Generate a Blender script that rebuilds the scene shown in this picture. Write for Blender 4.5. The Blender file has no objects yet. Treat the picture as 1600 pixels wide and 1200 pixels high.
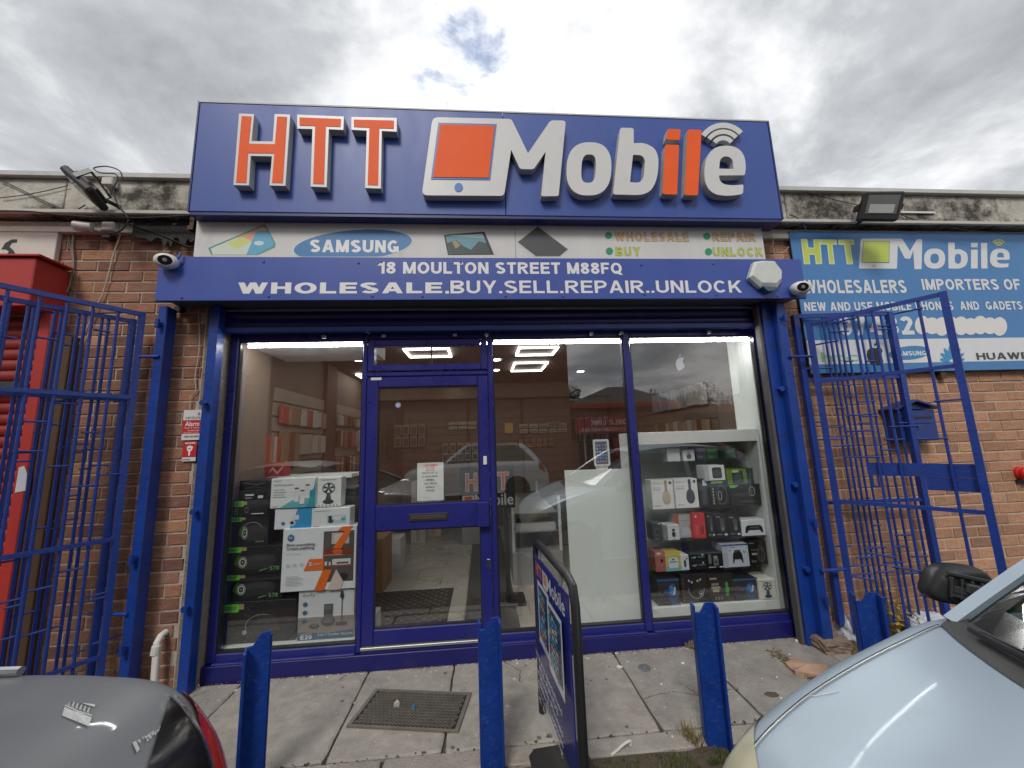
import bpy, bmesh, math, random
from mathutils import Vector, Matrix
random.seed(7)
R = math.radians
SC = bpy.context.scene
COL = SC.collection

# ------------------------------------------------------------------ camera
CF, CYAW, CPITCH, CROLL = 600.94, 0.080506, 0.152709, -0.033966
CC = Vector((0, -3.0, 1.6))
def cam_axes():
    cy, sy, cp, sp, cr, sr = math.cos(CYAW), math.sin(CYAW), math.cos(CPITCH), math.sin(CPITCH), math.cos(CROLL), math.sin(CROLL)
    fwd = Vector((sy*cp, cy*cp, sp)); right = Vector((cy, -sy, 0)); up = right.cross(fwd)
    return right*cr + up*sr, -right*sr + up*cr, fwd
CA, CB, CD = cam_axes()
cam = bpy.data.cameras.new('camera'); camo = bpy.data.objects.new('camera', cam); COL.objects.link(camo)
camo.matrix_world = Matrix(((CA.x, CB.x, -CD.x, CC.x), (CA.y, CB.y, -CD.y, CC.y), (CA.z, CB.z, -CD.z, CC.z), (0, 0, 0, 1)))
cam.sensor_width = 36; cam.lens = CF/1600*36; cam.clip_start = .05; cam.clip_end = 3000
SC.camera = camo

# ------------------------------------------------------------------ world
W = bpy.data.worlds.new('World'); SC.world = W; W.use_nodes = True
nt = W.node_tree; N = nt.nodes; L = nt.links
for n in list(N): N.remove(n)
out = N.new('ShaderNodeOutputWorld'); bg = N.new('ShaderNodeBackground'); bg.inputs[1].default_value = .12
L.new(bg.outputs[0], out.inputs[0])
SUN_EL, SUN_AZ = R(46), R(200)      # azimuth from +Y clockwise; the sun stands behind the camera, a little to its left
sky = N.new('ShaderNodeTexSky'); sky.sky_type = 'NISHITA'; sky.sun_disc = False
sky.sun_elevation = SUN_EL; sky.sun_rotation = SUN_AZ
tc = N.new('ShaderNodeTexCoord')
def wm(op, a, b=None):
    n = N.new('ShaderNodeMath'); n.operation = op
    for i, v in enumerate((a, b)):
        if v is None: continue
        if isinstance(v, (int, float)): n.inputs[i].default_value = v
        else: L.new(v, n.inputs[i])
    return n.outputs[0]
def wdot(vec):
    n = N.new('ShaderNodeVectorMath'); n.operation = 'DOT_PRODUCT'
    L.new(tc.outputs['Generated'], n.inputs[0]); n.inputs[1].default_value = vec.normalized()
    return n.outputs['Value']
sp = N.new('ShaderNodeSeparateXYZ'); L.new(tc.outputs['Generated'], sp.inputs[0])
zz = wm('ADD', wm('MAXIMUM', sp.outputs[2], 0.0), .22)
cb = N.new('ShaderNodeCombineXYZ'); L.new(wm('DIVIDE', sp.outputs[0], zz), cb.inputs[0]); L.new(wm('DIVIDE', sp.outputs[1], zz), cb.inputs[1])
def wnoise(scale, detail, rough, dist=0, off=(0, 0, 0)):
    m = N.new('ShaderNodeMapping'); L.new(cb.outputs[0], m.inputs[0]); m.inputs[1].default_value = off
    n = N.new('ShaderNodeTexNoise'); n.inputs['Scale'].default_value = scale; n.inputs['Detail'].default_value = detail
    n.inputs['Roughness'].default_value = rough; n.inputs['Distortion'].default_value = dist
    L.new(m.outputs[0], n.inputs[0]); return n.outputs[0]
n1 = wnoise(1.9, 12, .60, .35, (3.1, 1.7, 0))
n2 = wnoise(.55, 3, .5, 0, (7.3, 2.2, 4))
n3 = wnoise(4.5, 8, .6, .3, (1.3, 8.2, 2))
def px_dir(px, py): return (CA*((px-800)/CF) + CB*((600-py)/CF) + CD)
base = wm('ADD', wm('ADD', wm('MULTIPLY', n1, .88), wm('MULTIPLY', n2, .30)), wm('MULTIPLY', n3, .16)); base = wm('SUBTRACT', base, .10)
glow = wm('POWER', wm('MAXIMUM', wdot(px_dir(800, 110)), 0), 9)     # thin bright cloud in front of the blue gap
glow2 = wm('POWER', wm('MAXIMUM', wdot(px_dir(1420, 290)), 0), 30)
dk1 = wm('POWER', wm('MAXIMUM', wdot(px_dir(1500, 120)), 0), 14); dk2 = wm('POWER', wm('MAXIMUM', wdot(px_dir(150, 60)), 0), 10)
base = wm('ADD', base, wm('ADD', wm('MULTIPLY', glow, .20), wm('MULTIPLY', glow2, .14)))
base = wm('SUBTRACT', base, wm('ADD', wm('MULTIPLY', dk1, .09), wm('MULTIPLY', dk2, .05)))
ramp = N.new('ShaderNodeValToRGB'); L.new(base, ramp.inputs[0])
cr = ramp.color_ramp
cr.elements[0].position = .40; cr.elements[0].color = (.25, .26, .275, 1)
cr.elements[1].position = .82; cr.elements[1].color = (1.0, 1.0, 1.0, 1)
e = cr.elements.new(.55); e.color = (.40, .415, .435, 1)
e = cr.elements.new(.68); e.color = (.68, .69, .705, 1)
sc_ = N.new('ShaderNodeVectorMath'); sc_.operation = 'SCALE'; L.new(ramp.outputs[0], sc_.inputs[0]); sc_.inputs['Scale'].default_value = 9.0
gapn = wm('ADD', wm('MULTIPLY', wdot(px_dir(735, 50)), 1.0), wm('MULTIPLY', wm('SUBTRACT', n3, .5), .11))
gapn = wm('ADD', gapn, wm('MULTIPLY', wm('SUBTRACT', n1, .5), .035))
mr = N.new('ShaderNodeMapRange'); L.new(gapn, mr.inputs[0]); mr.inputs[1].default_value = 1.003; mr.inputs[2].default_value = 1.019
mr.interpolation_type = 'SMOOTHSTEP'
mix = N.new('ShaderNodeMix'); mix.data_type = 'RGBA'
L.new(wm('MULTIPLY', mr.outputs[0], .8), mix.inputs[0]); L.new(sc_.outputs[0], mix.inputs[6])
sb = N.new('ShaderNodeVectorMath'); sb.operation = 'SCALE'; L.new(sky.outputs[0], sb.inputs[0]); sb.inputs['Scale'].default_value = 1.5
L.new(sb.outputs[0], mix.inputs[7]); L.new(mix.outputs[2], bg.inputs[0])
W.cycles.sampling_method = 'AUTOMATIC'

sun = bpy.data.lights.new('sun', 'SUN'); sun.energy = 1.4; sun.angle = R(17); sun.color = (1, .955, .9)
suno = bpy.data.objects.new('sun', sun); COL.objects.link(suno)
sdir = Vector((math.sin(SUN_AZ)*math.cos(SUN_EL), math.cos(SUN_AZ)*math.cos(SUN_EL), math.sin(SUN_EL)))
suno.location = sdir*30; suno.rotation_euler = sdir.to_track_quat('Z', 'Y').to_euler()

SC.view_settings.view_transform = 'Standard'; SC.view_settings.look = 'None'
SC.view_settings.exposure = 0.46; SC.view_settings.gamma = 1; SC.view_settings.use_curve_mapping = False
SC.render.engine = 'CYCLES'
SC.cycles.max_bounces = 8; SC.cycles.transparent_max_bounces = 16; SC.cycles.caustics_reflective = False; SC.cycles.caustics_refractive = False
SC.cycles.use_denoising = True; SC.cycles.sample_clamp_indirect = 6

# pixel of the 1600x1200 photograph -> world point on a plane of the place
def ray(px, py): return CA*((px-800)/CF) + CB*((600-py)/CF) + CD
def at(px, py, Y=0.0): d = ray(px, py); return CC + d*((Y-CC.y)/d.y)
def atz(px, py, z=.09): d = ray(px, py); return CC + d*((z-CC.z)/d.z)
def atx(px, py, x): d = ray(px, py); return CC + d*((x-CC.x)/d.x)
def atp(px, py, P, n): d = ray(px, py); return CC + d*((P-CC).dot(n)/d.dot(n))

# ------------------------------------------------------------------ materials
MATS = {}
def M(name, col, rough=.5, metal=0.0, var=.12, vs=5.0, bump=0.0, bs=60.0, coat=0.0, dirt=None, dscale=3.0, damt=.5, streak=1.0, attr=None, spec=.5, rvar=0.0, emit=None):
    if name in MATS: return MATS[name]
    m = bpy.data.materials.new(name); m.use_nodes = True; t = m.node_tree; n = t.nodes; l = t.links
    p = n['Principled BSDF']; p.inputs['Roughness'].default_value = rough; p.inputs['Metallic'].default_value = metal
    p.inputs['Specular IOR Level'].default_value = spec
    if coat: p.inputs['Coat Weight'].default_value = coat; p.inputs['Coat Roughness'].default_value = .04
    c = n.new('ShaderNodeTexCoord'); mp = n.new('ShaderNodeMapping'); l.new(c.outputs['Object'], mp.inputs[0]); mp.inputs[3].default_value = (1, 1, streak)
    a = n.new('ShaderNodeTexNoise'); a.inputs['Scale'].default_value = vs; a.inputs['Detail'].default_value = 8; a.inputs['Roughness'].default_value = .62; l.new(mp.outputs[0], a.inputs[0])
    mx = n.new('ShaderNodeMix'); mx.data_type = 'RGBA'; l.new(a.outputs[0], mx.inputs[0])
    if attr:
        at_ = n.new('ShaderNodeAttribute'); at_.attribute_name = attr; src = at_.outputs['Color']
        h1 = n.new('ShaderNodeVectorMath'); h1.operation = 'SCALE'; l.new(src, h1.inputs[0]); h1.inputs['Scale'].default_value = 1-2*var
        h2 = n.new('ShaderNodeVectorMath'); h2.operation = 'SCALE'; l.new(src, h2.inputs[0]); h2.inputs['Scale'].default_value = 1+2*var
        l.new(h1.outputs[0], mx.inputs[6]); l.new(h2.outputs[0], mx.inputs[7])
    else:
        mx.inputs[6].default_value = tuple(max(0, x*(1-2*var)) for x in col)+(1,); mx.inputs[7].default_value = tuple(min(1, x*(1+2*var)) for x in col)+(1,)
    o = mx.outputs[2]
    if dirt:
        d = n.new('ShaderNodeTexNoise'); d.inputs['Scale'].default_value = dscale; d.inputs['Detail'].default_value = 10; d.inputs['Roughness'].default_value = .7; l.new(mp.outputs[0], d.inputs[0])
        r = n.new('ShaderNodeMapRange'); l.new(d.outputs[0], r.inputs[0]); r.inputs[1].default_value = .62-.2*damt; r.inputs[2].default_value = .72
        mm = n.new('ShaderNodeMath'); mm.operation = 'MULTIPLY'; l.new(r.outputs[0], mm.inputs[0]); mm.inputs[1].default_value = min(1, damt*1.4)
        m2 = n.new('ShaderNodeMix'); m2.data_type = 'RGBA'; l.new(mm.outputs[0], m2.inputs[0]); l.new(o, m2.inputs[6]); m2.inputs[7].default_value = tuple(dirt)+(1,)
        o = m2.outputs[2]
    l.new(o, p.inputs['Base Color'])
    if rvar:
        rr = n.new('ShaderNodeMapRange'); l.new(a.outputs[0], rr.inputs[0]); rr.inputs[1].default_value = .3; rr.inputs[2].default_value = .7
        rr.inputs[3].default_value = max(.02, rough-rvar); rr.inputs[4].default_value = rough+rvar; l.new(rr.outputs[0], p.inputs['Roughness'])
    if bump:
        b = n.new('ShaderNodeTexNoise'); b.inputs['Scale'].default_value = bs; b.inputs['Detail'].default_value = 6; l.new(c.outputs['Object'], b.inputs[0])
        bn = n.new('ShaderNodeBump'); bn.inputs['Strength'].default_value = bump; bn.inputs['Distance'].default_value = .01; l.new(b.outputs[0], bn.inputs['Height']); l.new(bn.outputs[0], p.inputs['Normal'])
    if emit:
        p.inputs['Emission Color'].default_value = tuple(emit[0])+(1,); p.inputs['Emission Strength'].default_value = emit[1]
    MATS[name] = m; return m

def glass_mat(name, tint=(.98, .99, .985), refl=1.7, base=.105, wob=.004):
    m = bpy.data.materials.new(name); m.use_nodes = True; t = m.node_tree; n = t.nodes; l = t.links
    for x in list(n): n.remove(x)
    o = n.new('ShaderNodeOutputMaterial'); mx = n.new('ShaderNodeMixShader'); tr = n.new('ShaderNodeBsdfTransparent'); gl = n.new('ShaderNodeBsdfGlossy')
    tr.inputs[0].default_value = tint+(1,); gl.inputs[0].default_value = (1, 1, 1, 1); gl.inputs['Roughness'].default_value = 0.0
    fr = n.new('ShaderNodeLayerWeight'); fr.inputs[0].default_value = .5
    pw = n.new('ShaderNodeMath'); pw.operation = 'POWER'; l.new(fr.outputs['Facing'], pw.inputs[0]); pw.inputs[1].default_value = 4.5
    ma = n.new('ShaderNodeMath'); ma.operation = 'MULTIPLY_ADD'; l.new(pw.outputs[0], ma.inputs[0]); ma.inputs[1].default_value = refl*.5; ma.inputs[2].default_value = base; ma.use_clamp = True
    nz = n.new('ShaderNodeTexNoise'); nz.inputs['Scale'].default_value = 1.1; nz.inputs['Detail'].default_value = 1
    c = n.new('ShaderNodeTexCoord'); l.new(c.outputs['Object'], nz.inputs[0])
    bp = n.new('ShaderNodeBump'); bp.inputs['Strength'].default_value = .25; bp.inputs['Distance'].default_value = wob; l.new(nz.outputs[0], bp.inputs['Height']); l.new(bp.outputs[0], gl.inputs['Normal'])
    l.new(ma.outputs[0], mx.inputs[0]); l.new(tr.outputs[0], mx.inputs[1]); l.new(gl.outputs[0], mx.inputs[2]); l.new(mx.outputs[0], o.inputs[0])
    MATS[name] = m; return m

_cc = {}
def C3(col, rough=.45, metal=0, emit=None):       # plain printed / plastic colour
    k = 'print_%s_%s_%s' % ('_'.join('%.3f' % x for x in col), rough, metal)
    return M(k, col, rough, metal, var=.03, vs=12)

# ------------------------------------------------------------------ mesh builder
def orient(O, U, V, Nn): return Matrix(((U.x, V.x, Nn.x, O.x), (U.y, V.y, Nn.y, O.y), (U.z, V.z, Nn.z, O.z), (0, 0, 0, 1)))
class MB:
    def __init__(s): s.v = []; s.f = []; s.sm = False
    def add(s, vs, fs):
        k = len(s.v); s.v += [tuple(x) for x in vs]; s.f += [tuple(i+k for i in f) for f in fs]; return s
    def box(s, x0, x1, y0, y1, z0, z1, b=0.0, mat=None):
        x0, x1 = sorted((x0, x1)); y0, y1 = sorted((y0, y1)); z0, z1 = sorted((z0, z1))
        if b > 0:
            b = min(b, (x1-x0)*.45, (y1-y0)*.45, (z1-z0)*.45)
            bm = bmesh.new(); bmesh.ops.create_cube(bm, size=1)
            for v in bm.verts: v.co = Vector(((x0+x1)/2+v.co.x*(x1-x0), (y0+y1)/2+v.co.y*(y1-y0), (z0+z1)/2+v.co.z*(z1-z0)))
            bmesh.ops.bevel(bm, geom=list(bm.edges), offset=b, segments=1, affect='EDGES')
            bm.verts.index_update()
            vs = [v.co.copy() for v in bm.verts]; fs = [[v.index for v in f.verts] for f in bm.faces]; bm.free()
        else:
            vs = [Vector((x, y, z)) for x in (x0, x1) for y in (y0, y1) for z in (z0, z1)]
            fs = [(0, 1, 3, 2), (4, 6, 7, 5), (0, 4, 5, 1), (2, 3, 7, 6), (0, 2, 6, 4), (1, 5, 7, 3)]
        if mat is not None: vs = [mat @ v for v in vs]
        return s.add(vs, fs)
    def tube(s, pts, r, n=8, cap=True, r2=None):
        pts = [Vector(p) for p in pts]; k = len(s.v); m = len(pts); prev = None
        for i, p in enumerate(pts):
            d = (pts[min(i+1, m-1)]-pts[max(i-1, 0)]).normalized()
            up = Vector((0, 0, 1)) if abs(d.z) < .9 else Vector((1, 0, 0))
            if prev is None: a = d.cross(up).normalized()
            else: a = (prev - d*prev.dot(d)).normalized()
            prev = a; b = d.cross(a)
            rr = r if r2 is None else r+(r2-r)*i/max(1, m-1)
            for j in range(n):
                t = 2*math.pi*j/n; s.v.append(tuple(p+a*math.cos(t)*rr+b*math.sin(t)*rr))
        for i in range(m-1):
            for j in range(n): s.f.append((k+i*n+j, k+i*n+(j+1) % n, k+(i+1)*n+(j+1) % n, k+(i+1)*n+j))
        if cap: s.f.append(tuple(k+j for j in reversed(range(n)))); s.f.append(tuple(k+(m-1)*n+j for j in range(n)))
        return s
    def bar(s, a, b, w, h, side=None):            # rectangular bar from a to b; side = direction of w
        a = Vector(a); b = Vector(b); d = (b-a).normalized()
        sd = Vector(side) if side is not None else (Vector((0, 0, 1)).cross(d) if abs(d.z) < .9 else Vector((1, 0, 0)))
        sd = (sd-d*sd.dot(d)).normalized(); up = d.cross(sd)
        vs = [p+sd*x*w/2+up*y*h/2 for p in (a, b) for x, y in ((-1, -1), (1, -1), (1, 1), (-1, 1))]
        return s.add(vs, [(3, 2, 1, 0), (4, 5, 6, 7), (0, 1, 5, 4), (1, 2, 6, 5), (2, 3, 7, 6), (3, 0, 4, 7)])
    def lathe(s, prof, mat=None, n=20):           # prof = [(r,z)...] round local z
        k = len(s.v)
        for r, z in prof:
            for j in range(n):
                t = 2*math.pi*j/n; v = Vector((r*math.cos(t), r*math.sin(t), z)); s.v.append(tuple(mat @ v if mat else v))
        for i in range(len(prof)-1):
            for j in range(n): s.f.append((k+i*n+j, k+i*n+(j+1) % n, k+(i+1)*n+(j+1) % n, k+(i+1)*n+j))
        s.f.append(tuple(k+j for j in reversed(range(n)))); s.f.append(tuple(k+(len(prof)-1)*n+j for j in range(n)))
        return s
    def prism(s, poly, O, U, V, Nn, d):           # polygon in (u,v) metres extruded by d along Nn
        n = len(poly); a = [O+U*u+V*v for u, v in poly]; b = [p+Nn*d for p in a]
        return s.add(a+b, [tuple(reversed(range(n))), tuple(range(n, 2*n))]+[(i, (i+1) % n, n+(i+1) % n, n+i) for i in range(n)])
    def build(s, name, m, parent=None, smooth=False, attr=None, mesh=None, fixn=True):
        me = mesh or bpy.data.meshes.new(name)
        if not mesh:
            me.from_pydata(s.v, [], s.f)
            if fixn:
                bm = bmesh.new(); bm.from_mesh(me); bmesh.ops.recalc_face_normals(bm, faces=bm.faces); bm.to_mesh(me); bm.free()
            if smooth:
                for p in me.polygons: p.use_smooth = True
                if smooth != 'all':
                    me.set_sharp_from_angle(angle=R(38))
            if m: me.materials.append(m)
        o = bpy.data.objects.new(name, me); COL.objects.link(o)
        if parent: par(o, parent)
        return o
LOC = {}
def par(o, p):
    o.parent = p
    if p.name in LOC: o.matrix_parent_inverse = LOC[p.name].inverted()
def thing(name, label, cat, loc=(0, 0, 0), group=None, kind=None):
    o = bpy.data.objects.new(name, None); COL.objects.link(o); o.location = loc; o.empty_display_size = .1
    LOC[o.name] = Matrix.Translation(Vector(loc)); tag(o, label, cat, group, kind); return o
def tag(o, label=None, cat=None, group=None, kind=None):
    if label: o['label'] = label
    if cat: o['category'] = cat
    if group: o['group'] = group
    if kind: o['kind'] = kind
    return o
def copy_tree(o, parent=None):
    c = o.copy(); COL.objects.link(c)
    if parent: c.parent = parent
    else:
        if o.name in LOC: LOC[c.name] = LOC[o.name]
    for ch in list(o.children): copy_tree(ch, c)
    return c

# ------------------------------------------------------------------ lettering and flat print
FONT = bpy.data.fonts.load('<builtin>') if '<builtin>' not in bpy.data.fonts else bpy.data.fonts['<builtin>']
_tc = {}
CAP = (0.0, 0.682)
def text_mesh(s, bold=.0, space=1.0):
    k = (s, bold, space)
    if k in _tc: return _tc[k]
    cu = bpy.data.curves.new('txt', 'FONT'); cu.body = s; cu.font = FONT; cu.size = 1; cu.offset = bold; cu.resolution_u = 3; cu.space_character = space
    o = bpy.data.objects.new('txt', cu); COL.objects.link(o)
    dg = bpy.context.evaluated_depsgraph_get(); me = o.evaluated_get(dg).to_mesh()
    vs = [(v.co.x, v.co.y) for v in me.vertices]; fs = [tuple(p.vertices) for p in me.polygons]
    o.evaluated_get(dg).to_mesh_clear(); bpy.data.objects.remove(o); bpy.data.curves.remove(cu)
    if not vs: vs = [(0, 0), (1, 0), (0, 1)]; fs = [(0, 1, 2)]
    x0 = min(v[0] for v in vs); x1 = max(v[0] for v in vs); y0 = min(v[1] for v in vs); y1 = max(v[1] for v in vs)
    if any(ch.isupper() or ch.isdigit() for ch in s) and len(s) > 1:      # fit the capitals, let tails hang below the line
        if s != 'H0': y0, y1 = CAP
    vs = [((v[0]-x0)/max(1e-6, x1-x0), (v[1]-y0)/max(1e-6, y1-y0)) for v in vs]
    _tc[k] = (vs, fs, (x1-x0)/max(1e-6, y1-y0)); return _tc[k]

# ---- a bold block alphabet drawn from strokes, for sign lettering
def _arc(cx, cy, rx, ry, a0, a1, n=8): return [(cx+rx*math.cos(R(a0+(a1-a0)*i/n)), cy+ry*math.sin(R(a0+(a1-a0)*i/n))) for i in range(n+1)]
def glyph(c, t):
    h = t/2; S = []; w = .68
    s = lambda *p: S.append(('S', list(p))); d = lambda a, b: S.append(('D', [a, b])); cv = lambda p: S.append(('S', p))
    if c == 'A': w = .80; d((h*1.1, 0), (w/2-h*.15, 1)); d((w-h*1.1, 0), (w/2+h*.15, 1)); s((w*.22, .29), (w*.78, .29))
    elif c == 'B': w = .72; s((h, 0), (h, 1)); cv([(h, 1-h)]+_arc(w-h-.20, .755, .18, .245-h, 90, -90)+[(h, .51)]); cv([(h, .51)]+_arc(w-h-.22, .255+h*.0, .22, .255-h, 90, -90)+[(h, h)])
    elif c in 'CG':
        w = .76; cv(_arc(w/2, .5, w/2-h, .5-h, 42 if c == 'C' else 45, 318 if c == 'C' else 340, 18))
        if c == 'G': s((w-h, .08), (w-h, .47)); s((w*.52, .40), (w, .40))
    elif c == 'D': w = .74; s((h, 0), (h, 1)); cv([(h, 1-h)]+_arc(w-h-.30, .5, .30, .5-h, 90, -90, 12)+[(h, h)])
    elif c == 'E': w = .64; s((h, 0), (h, 1)); s((h, 1-h), (w, 1-h)); s((h, .52), (w*.93, .52)); s((h, h), (w, h))
    elif c == 'F': w = .60; s((h, 0), (h, 1)); s((h, 1-h), (w, 1-h)); s((h, .5), (w*.9, .5))
    elif c == 'H': w = .72; s((h, 0), (h, 1)); s((w-h, 0), (w-h, 1)); s((h, .53), (w-h, .53))
    elif c == 'I': w = t; s((h, 0), (h, 1))
    elif c == 'J': w = .56; cv([(w-h, 1)]+[(w-h, .3)]+_arc(w/2, .28, w/2-h, .28-h, 0, -170, 8))
    elif c == 'K': w = .76; s((h, 0), (h, 1)); d((h+.05, .34), (w-h*1.3, 1)); d((w-h*1.3, 0), (w*.42, .62))
    elif c == 'L': w = .60; s((h, 0), (h, 1)); s((h, h), (w, h))
    elif c == 'M': w = .86; s((h, 0), (h, 1)); s((w-h, 0), (w-h, 1)); d((w/2, 0.02), (h*1.1, 1)); d((w/2, .02), (w-h*1.1, 1))
    elif c == 'N': w = .72; s((h, 0), (h, 1)); s((w-h, 0), (w-h, 1)); d((w-h*1.1, 0), (h*1.1, 1))
    elif c in 'OQ0':
        w = .80 if c != '0' else .60; cv(_arc(w/2, .5, w/2-h, .5-h, 0, 360, 26))
        if c == 'Q': d((w-h*.7, -.08), (w*.56, .28))
    elif c == 'P': w = .68; s((h, 0), (h, 1)); cv([(h, 1-h)]+_arc(w-h-.22, .70, .22, .30-h, 90, -90, 10)+[(h, .40)])
    elif c == 'R': w = .74; s((h, 0), (h, 1)); cv([(h, 1-h)]+_arc(w-h-.25, .725, .22, .275-h, 90, -90, 10)+[(h, .45)]); d((w-h*1.05, 0), (w*.48, .45))
    elif c == 'S': w = .68; cv(_arc(w/2, .735, w/2-h, .265-h, 25, 270, 12)[:-1]+_arc(w/2, .28, w/2-h, .28-h, 85, -155, 12))
    elif c == 'T': w = .64; s((0, 1-h), (w, 1-h)); s((w/2, 0), (w/2, 1))
    elif c == 'U': w = .72; cv([(h, 1), (h, .34)]+_arc(w/2, .34, w/2-h, .34-h, 180, 360, 10)+[(w-h, 1)])
    elif c == 'V': w = .78; d((w/2, 0), (h*1.1, 1)); d((w/2, 0), (w-h*1.1, 1))
    elif c == 'W': w = 1.06; d((w*.29, 0), (h*1.05, 1)); d((w*.29, 0), (w/2, 1)); d((w*.71, 0), (w/2, 1)); d((w*.71, 0), (w-h*1.05, 1))
    elif c == 'X': w = .76; d((h*1.2, 0), (w-h*1.2, 1)); d((w-h*1.2, 0), (h*1.2, 1))
    elif c == 'Y': w = .76; s((w/2, 0), (w/2, .45)); d((w/2, .36), (h*1.2, 1)); d((w/2, .36), (w-h*1.2, 1))
    elif c == 'Z': w = .66; s((0, 1-h), (w, 1-h)); s((0, h), (w, h)); d((h*1.3, .02), (w-h*1.3, .98))
    elif c == '1': w = .42; s((w-h, 0), (w-h, 1)); d((h*.6, .68), (w-h, .98))
    elif c == '2': w = .60; cv(_arc(w/2, .71, w/2-h, .29-h, 165, -35, 10)+[(h*1.4, h)]); s((0, h), (w, h))
    elif c == '3': w = .60; cv(_arc(w*.48, .745, w/2-h, .255-h, 155, -80, 10)+_arc(w/2, .275, w/2-h, .275-h, 80, -155, 10))
    elif c == '4': w = .64; s((w*.72, 0), (w*.72, 1)); s((0, .27), (w, .27)); d((h*1.1, .25), (w*.68, .98))
    elif c == '5': w = .60; s((w*.92, 1-h), (w*.2, 1-h)); cv([(w*.25, 1-h), (w*.19, .52)]+_arc(w*.47, .33, w/2-h, .33-h, 120, -150, 12))
    elif c == '6': w = .60; cv(_arc(w/2, .31, w/2-h, .31-h, 0, 360, 18)); cv([(h, .33), (h*1.2, .6), (w*.4, .88), (w*.85, 1-h)])
    elif c == '7': w = .58; s((0, 1-h), (w, 1-h)); d((w*.35, 0), (w-h*1.2, .98))
    elif c == '8': w = .62; cv(_arc(w/2, .755, w/2-h*1.2, .245-h, 0, 360, 16)); cv(_arc(w/2, .285, w/2-h, .285-h, 0, 360, 18))
    elif c == '9': w = .60; cv(_arc(w/2, .69, w/2-h, .31-h, 0, 360, 18)); cv([(w-h, .67), (w-h*1.2, .4), (w*.6, .12), (w*.15, h)])
    elif c == '.': w = t; s((h, 0), (h, t))
    elif c == '-': w = .36; s((0, .42), (w, .42))
    elif c == ' ': w = .26
    else: w = .5; s((h, 0), (h, 1))
    return w, S
def stroke_text(txt, t=.2, gap=.13):
    vs, fs, x = [], [], 0.0
    for c in txt:
        w, S = glyph(c, t); h = t/2
        for li, (kind, P) in enumerate(S):
            lz = li; k = len(vs)
            if kind == 'D':
                (x0, y0), (x1, y1) = P; q = h*math.hypot(x1-x0, y1-y0)/max(.01, abs(y1-y0)); q = min(q, h*2.2)
                vs += [(x+x0-q, y0, lz), (x+x0+q, y0, lz), (x+x1+q, y1, lz), (x+x1-q, y1, lz)]; fs.append((k, k+1, k+2, k+3) if y1 > y0 else (k+3, k+2, k+1, k))
            else:
                n = len(P); closed = n > 8 and math.hypot(P[0][0]-P[-1][0], P[0][1]-P[-1][1]) < 1e-4
                for i in range(n):
                    a = P[i-1] if i > 0 else (P[-2] if closed else P[0]); b = P[i+1] if i < n-1 else (P[1] if closed else P[-1]); p = P[i]
                    d1 = (p[0]-a[0], p[1]-a[1]); d2 = (b[0]-p[0], b[1]-p[1]); l1 = math.hypot(*d1) or 1e-9; l2 = math.hypot(*d2) or 1e-9
                    if l1 < 1e-6: d1, l1 = d2, l2
                    if l2 < 1e-6: d2, l2 = d1, l1
                    n1 = (-d1[1]/l1, d1[0]/l1); n2 = (-d2[1]/l2, d2[0]/l2); m = (n1[0]+n2[0], n1[1]+n2[1]); ml = math.hypot(*m) or 1; m = (m[0]/ml, m[1]/ml)
                    kk = h/max(.5, m[0]*n1[0]+m[1]*n1[1]); vs += [(x+p[0]+m[0]*kk, p[1]+m[1]*kk, lz), (x+p[0]-m[0]*kk, p[1]-m[1]*kk, lz)]
                for i in range(n-1): fs.append((k+2*i, k+2*i+1, k+2*i+3, k+2*i+2))
        x += w+gap
    W_ = x-gap
    return [(a/W_, b, c) for a, b, c in vs], fs, W_
def ell(cu, cv, ru, rv, n=24, a0=0, a1=360, rot=0):
    r = []
    for i in range(n if a1-a0 >= 360 else n+1):
        t = R(a0+(a1-a0)*i/n); x, y = ru*math.cos(t), rv*math.sin(t); q = R(rot)
        r.append((cu+x*math.cos(q)-y*math.sin(q), cv+x*math.sin(q)+y*math.cos(q)))
    return r
def rrect(u0, v0, u1, v1, r, asp=1.0, n=5):
    ru = r; rv = r*asp; o = []
    for cx, cy, a in ((u1-ru, v0+rv, -90), (u1-ru, v1-rv, 0), (u0+ru, v1-rv, 90), (u0+ru, v0+rv, 180)):
        for i in range(n+1):
            t = R(a+90*i/n); o.append((cx+ru*math.cos(t), cy+rv*math.sin(t)))
    return o
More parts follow.
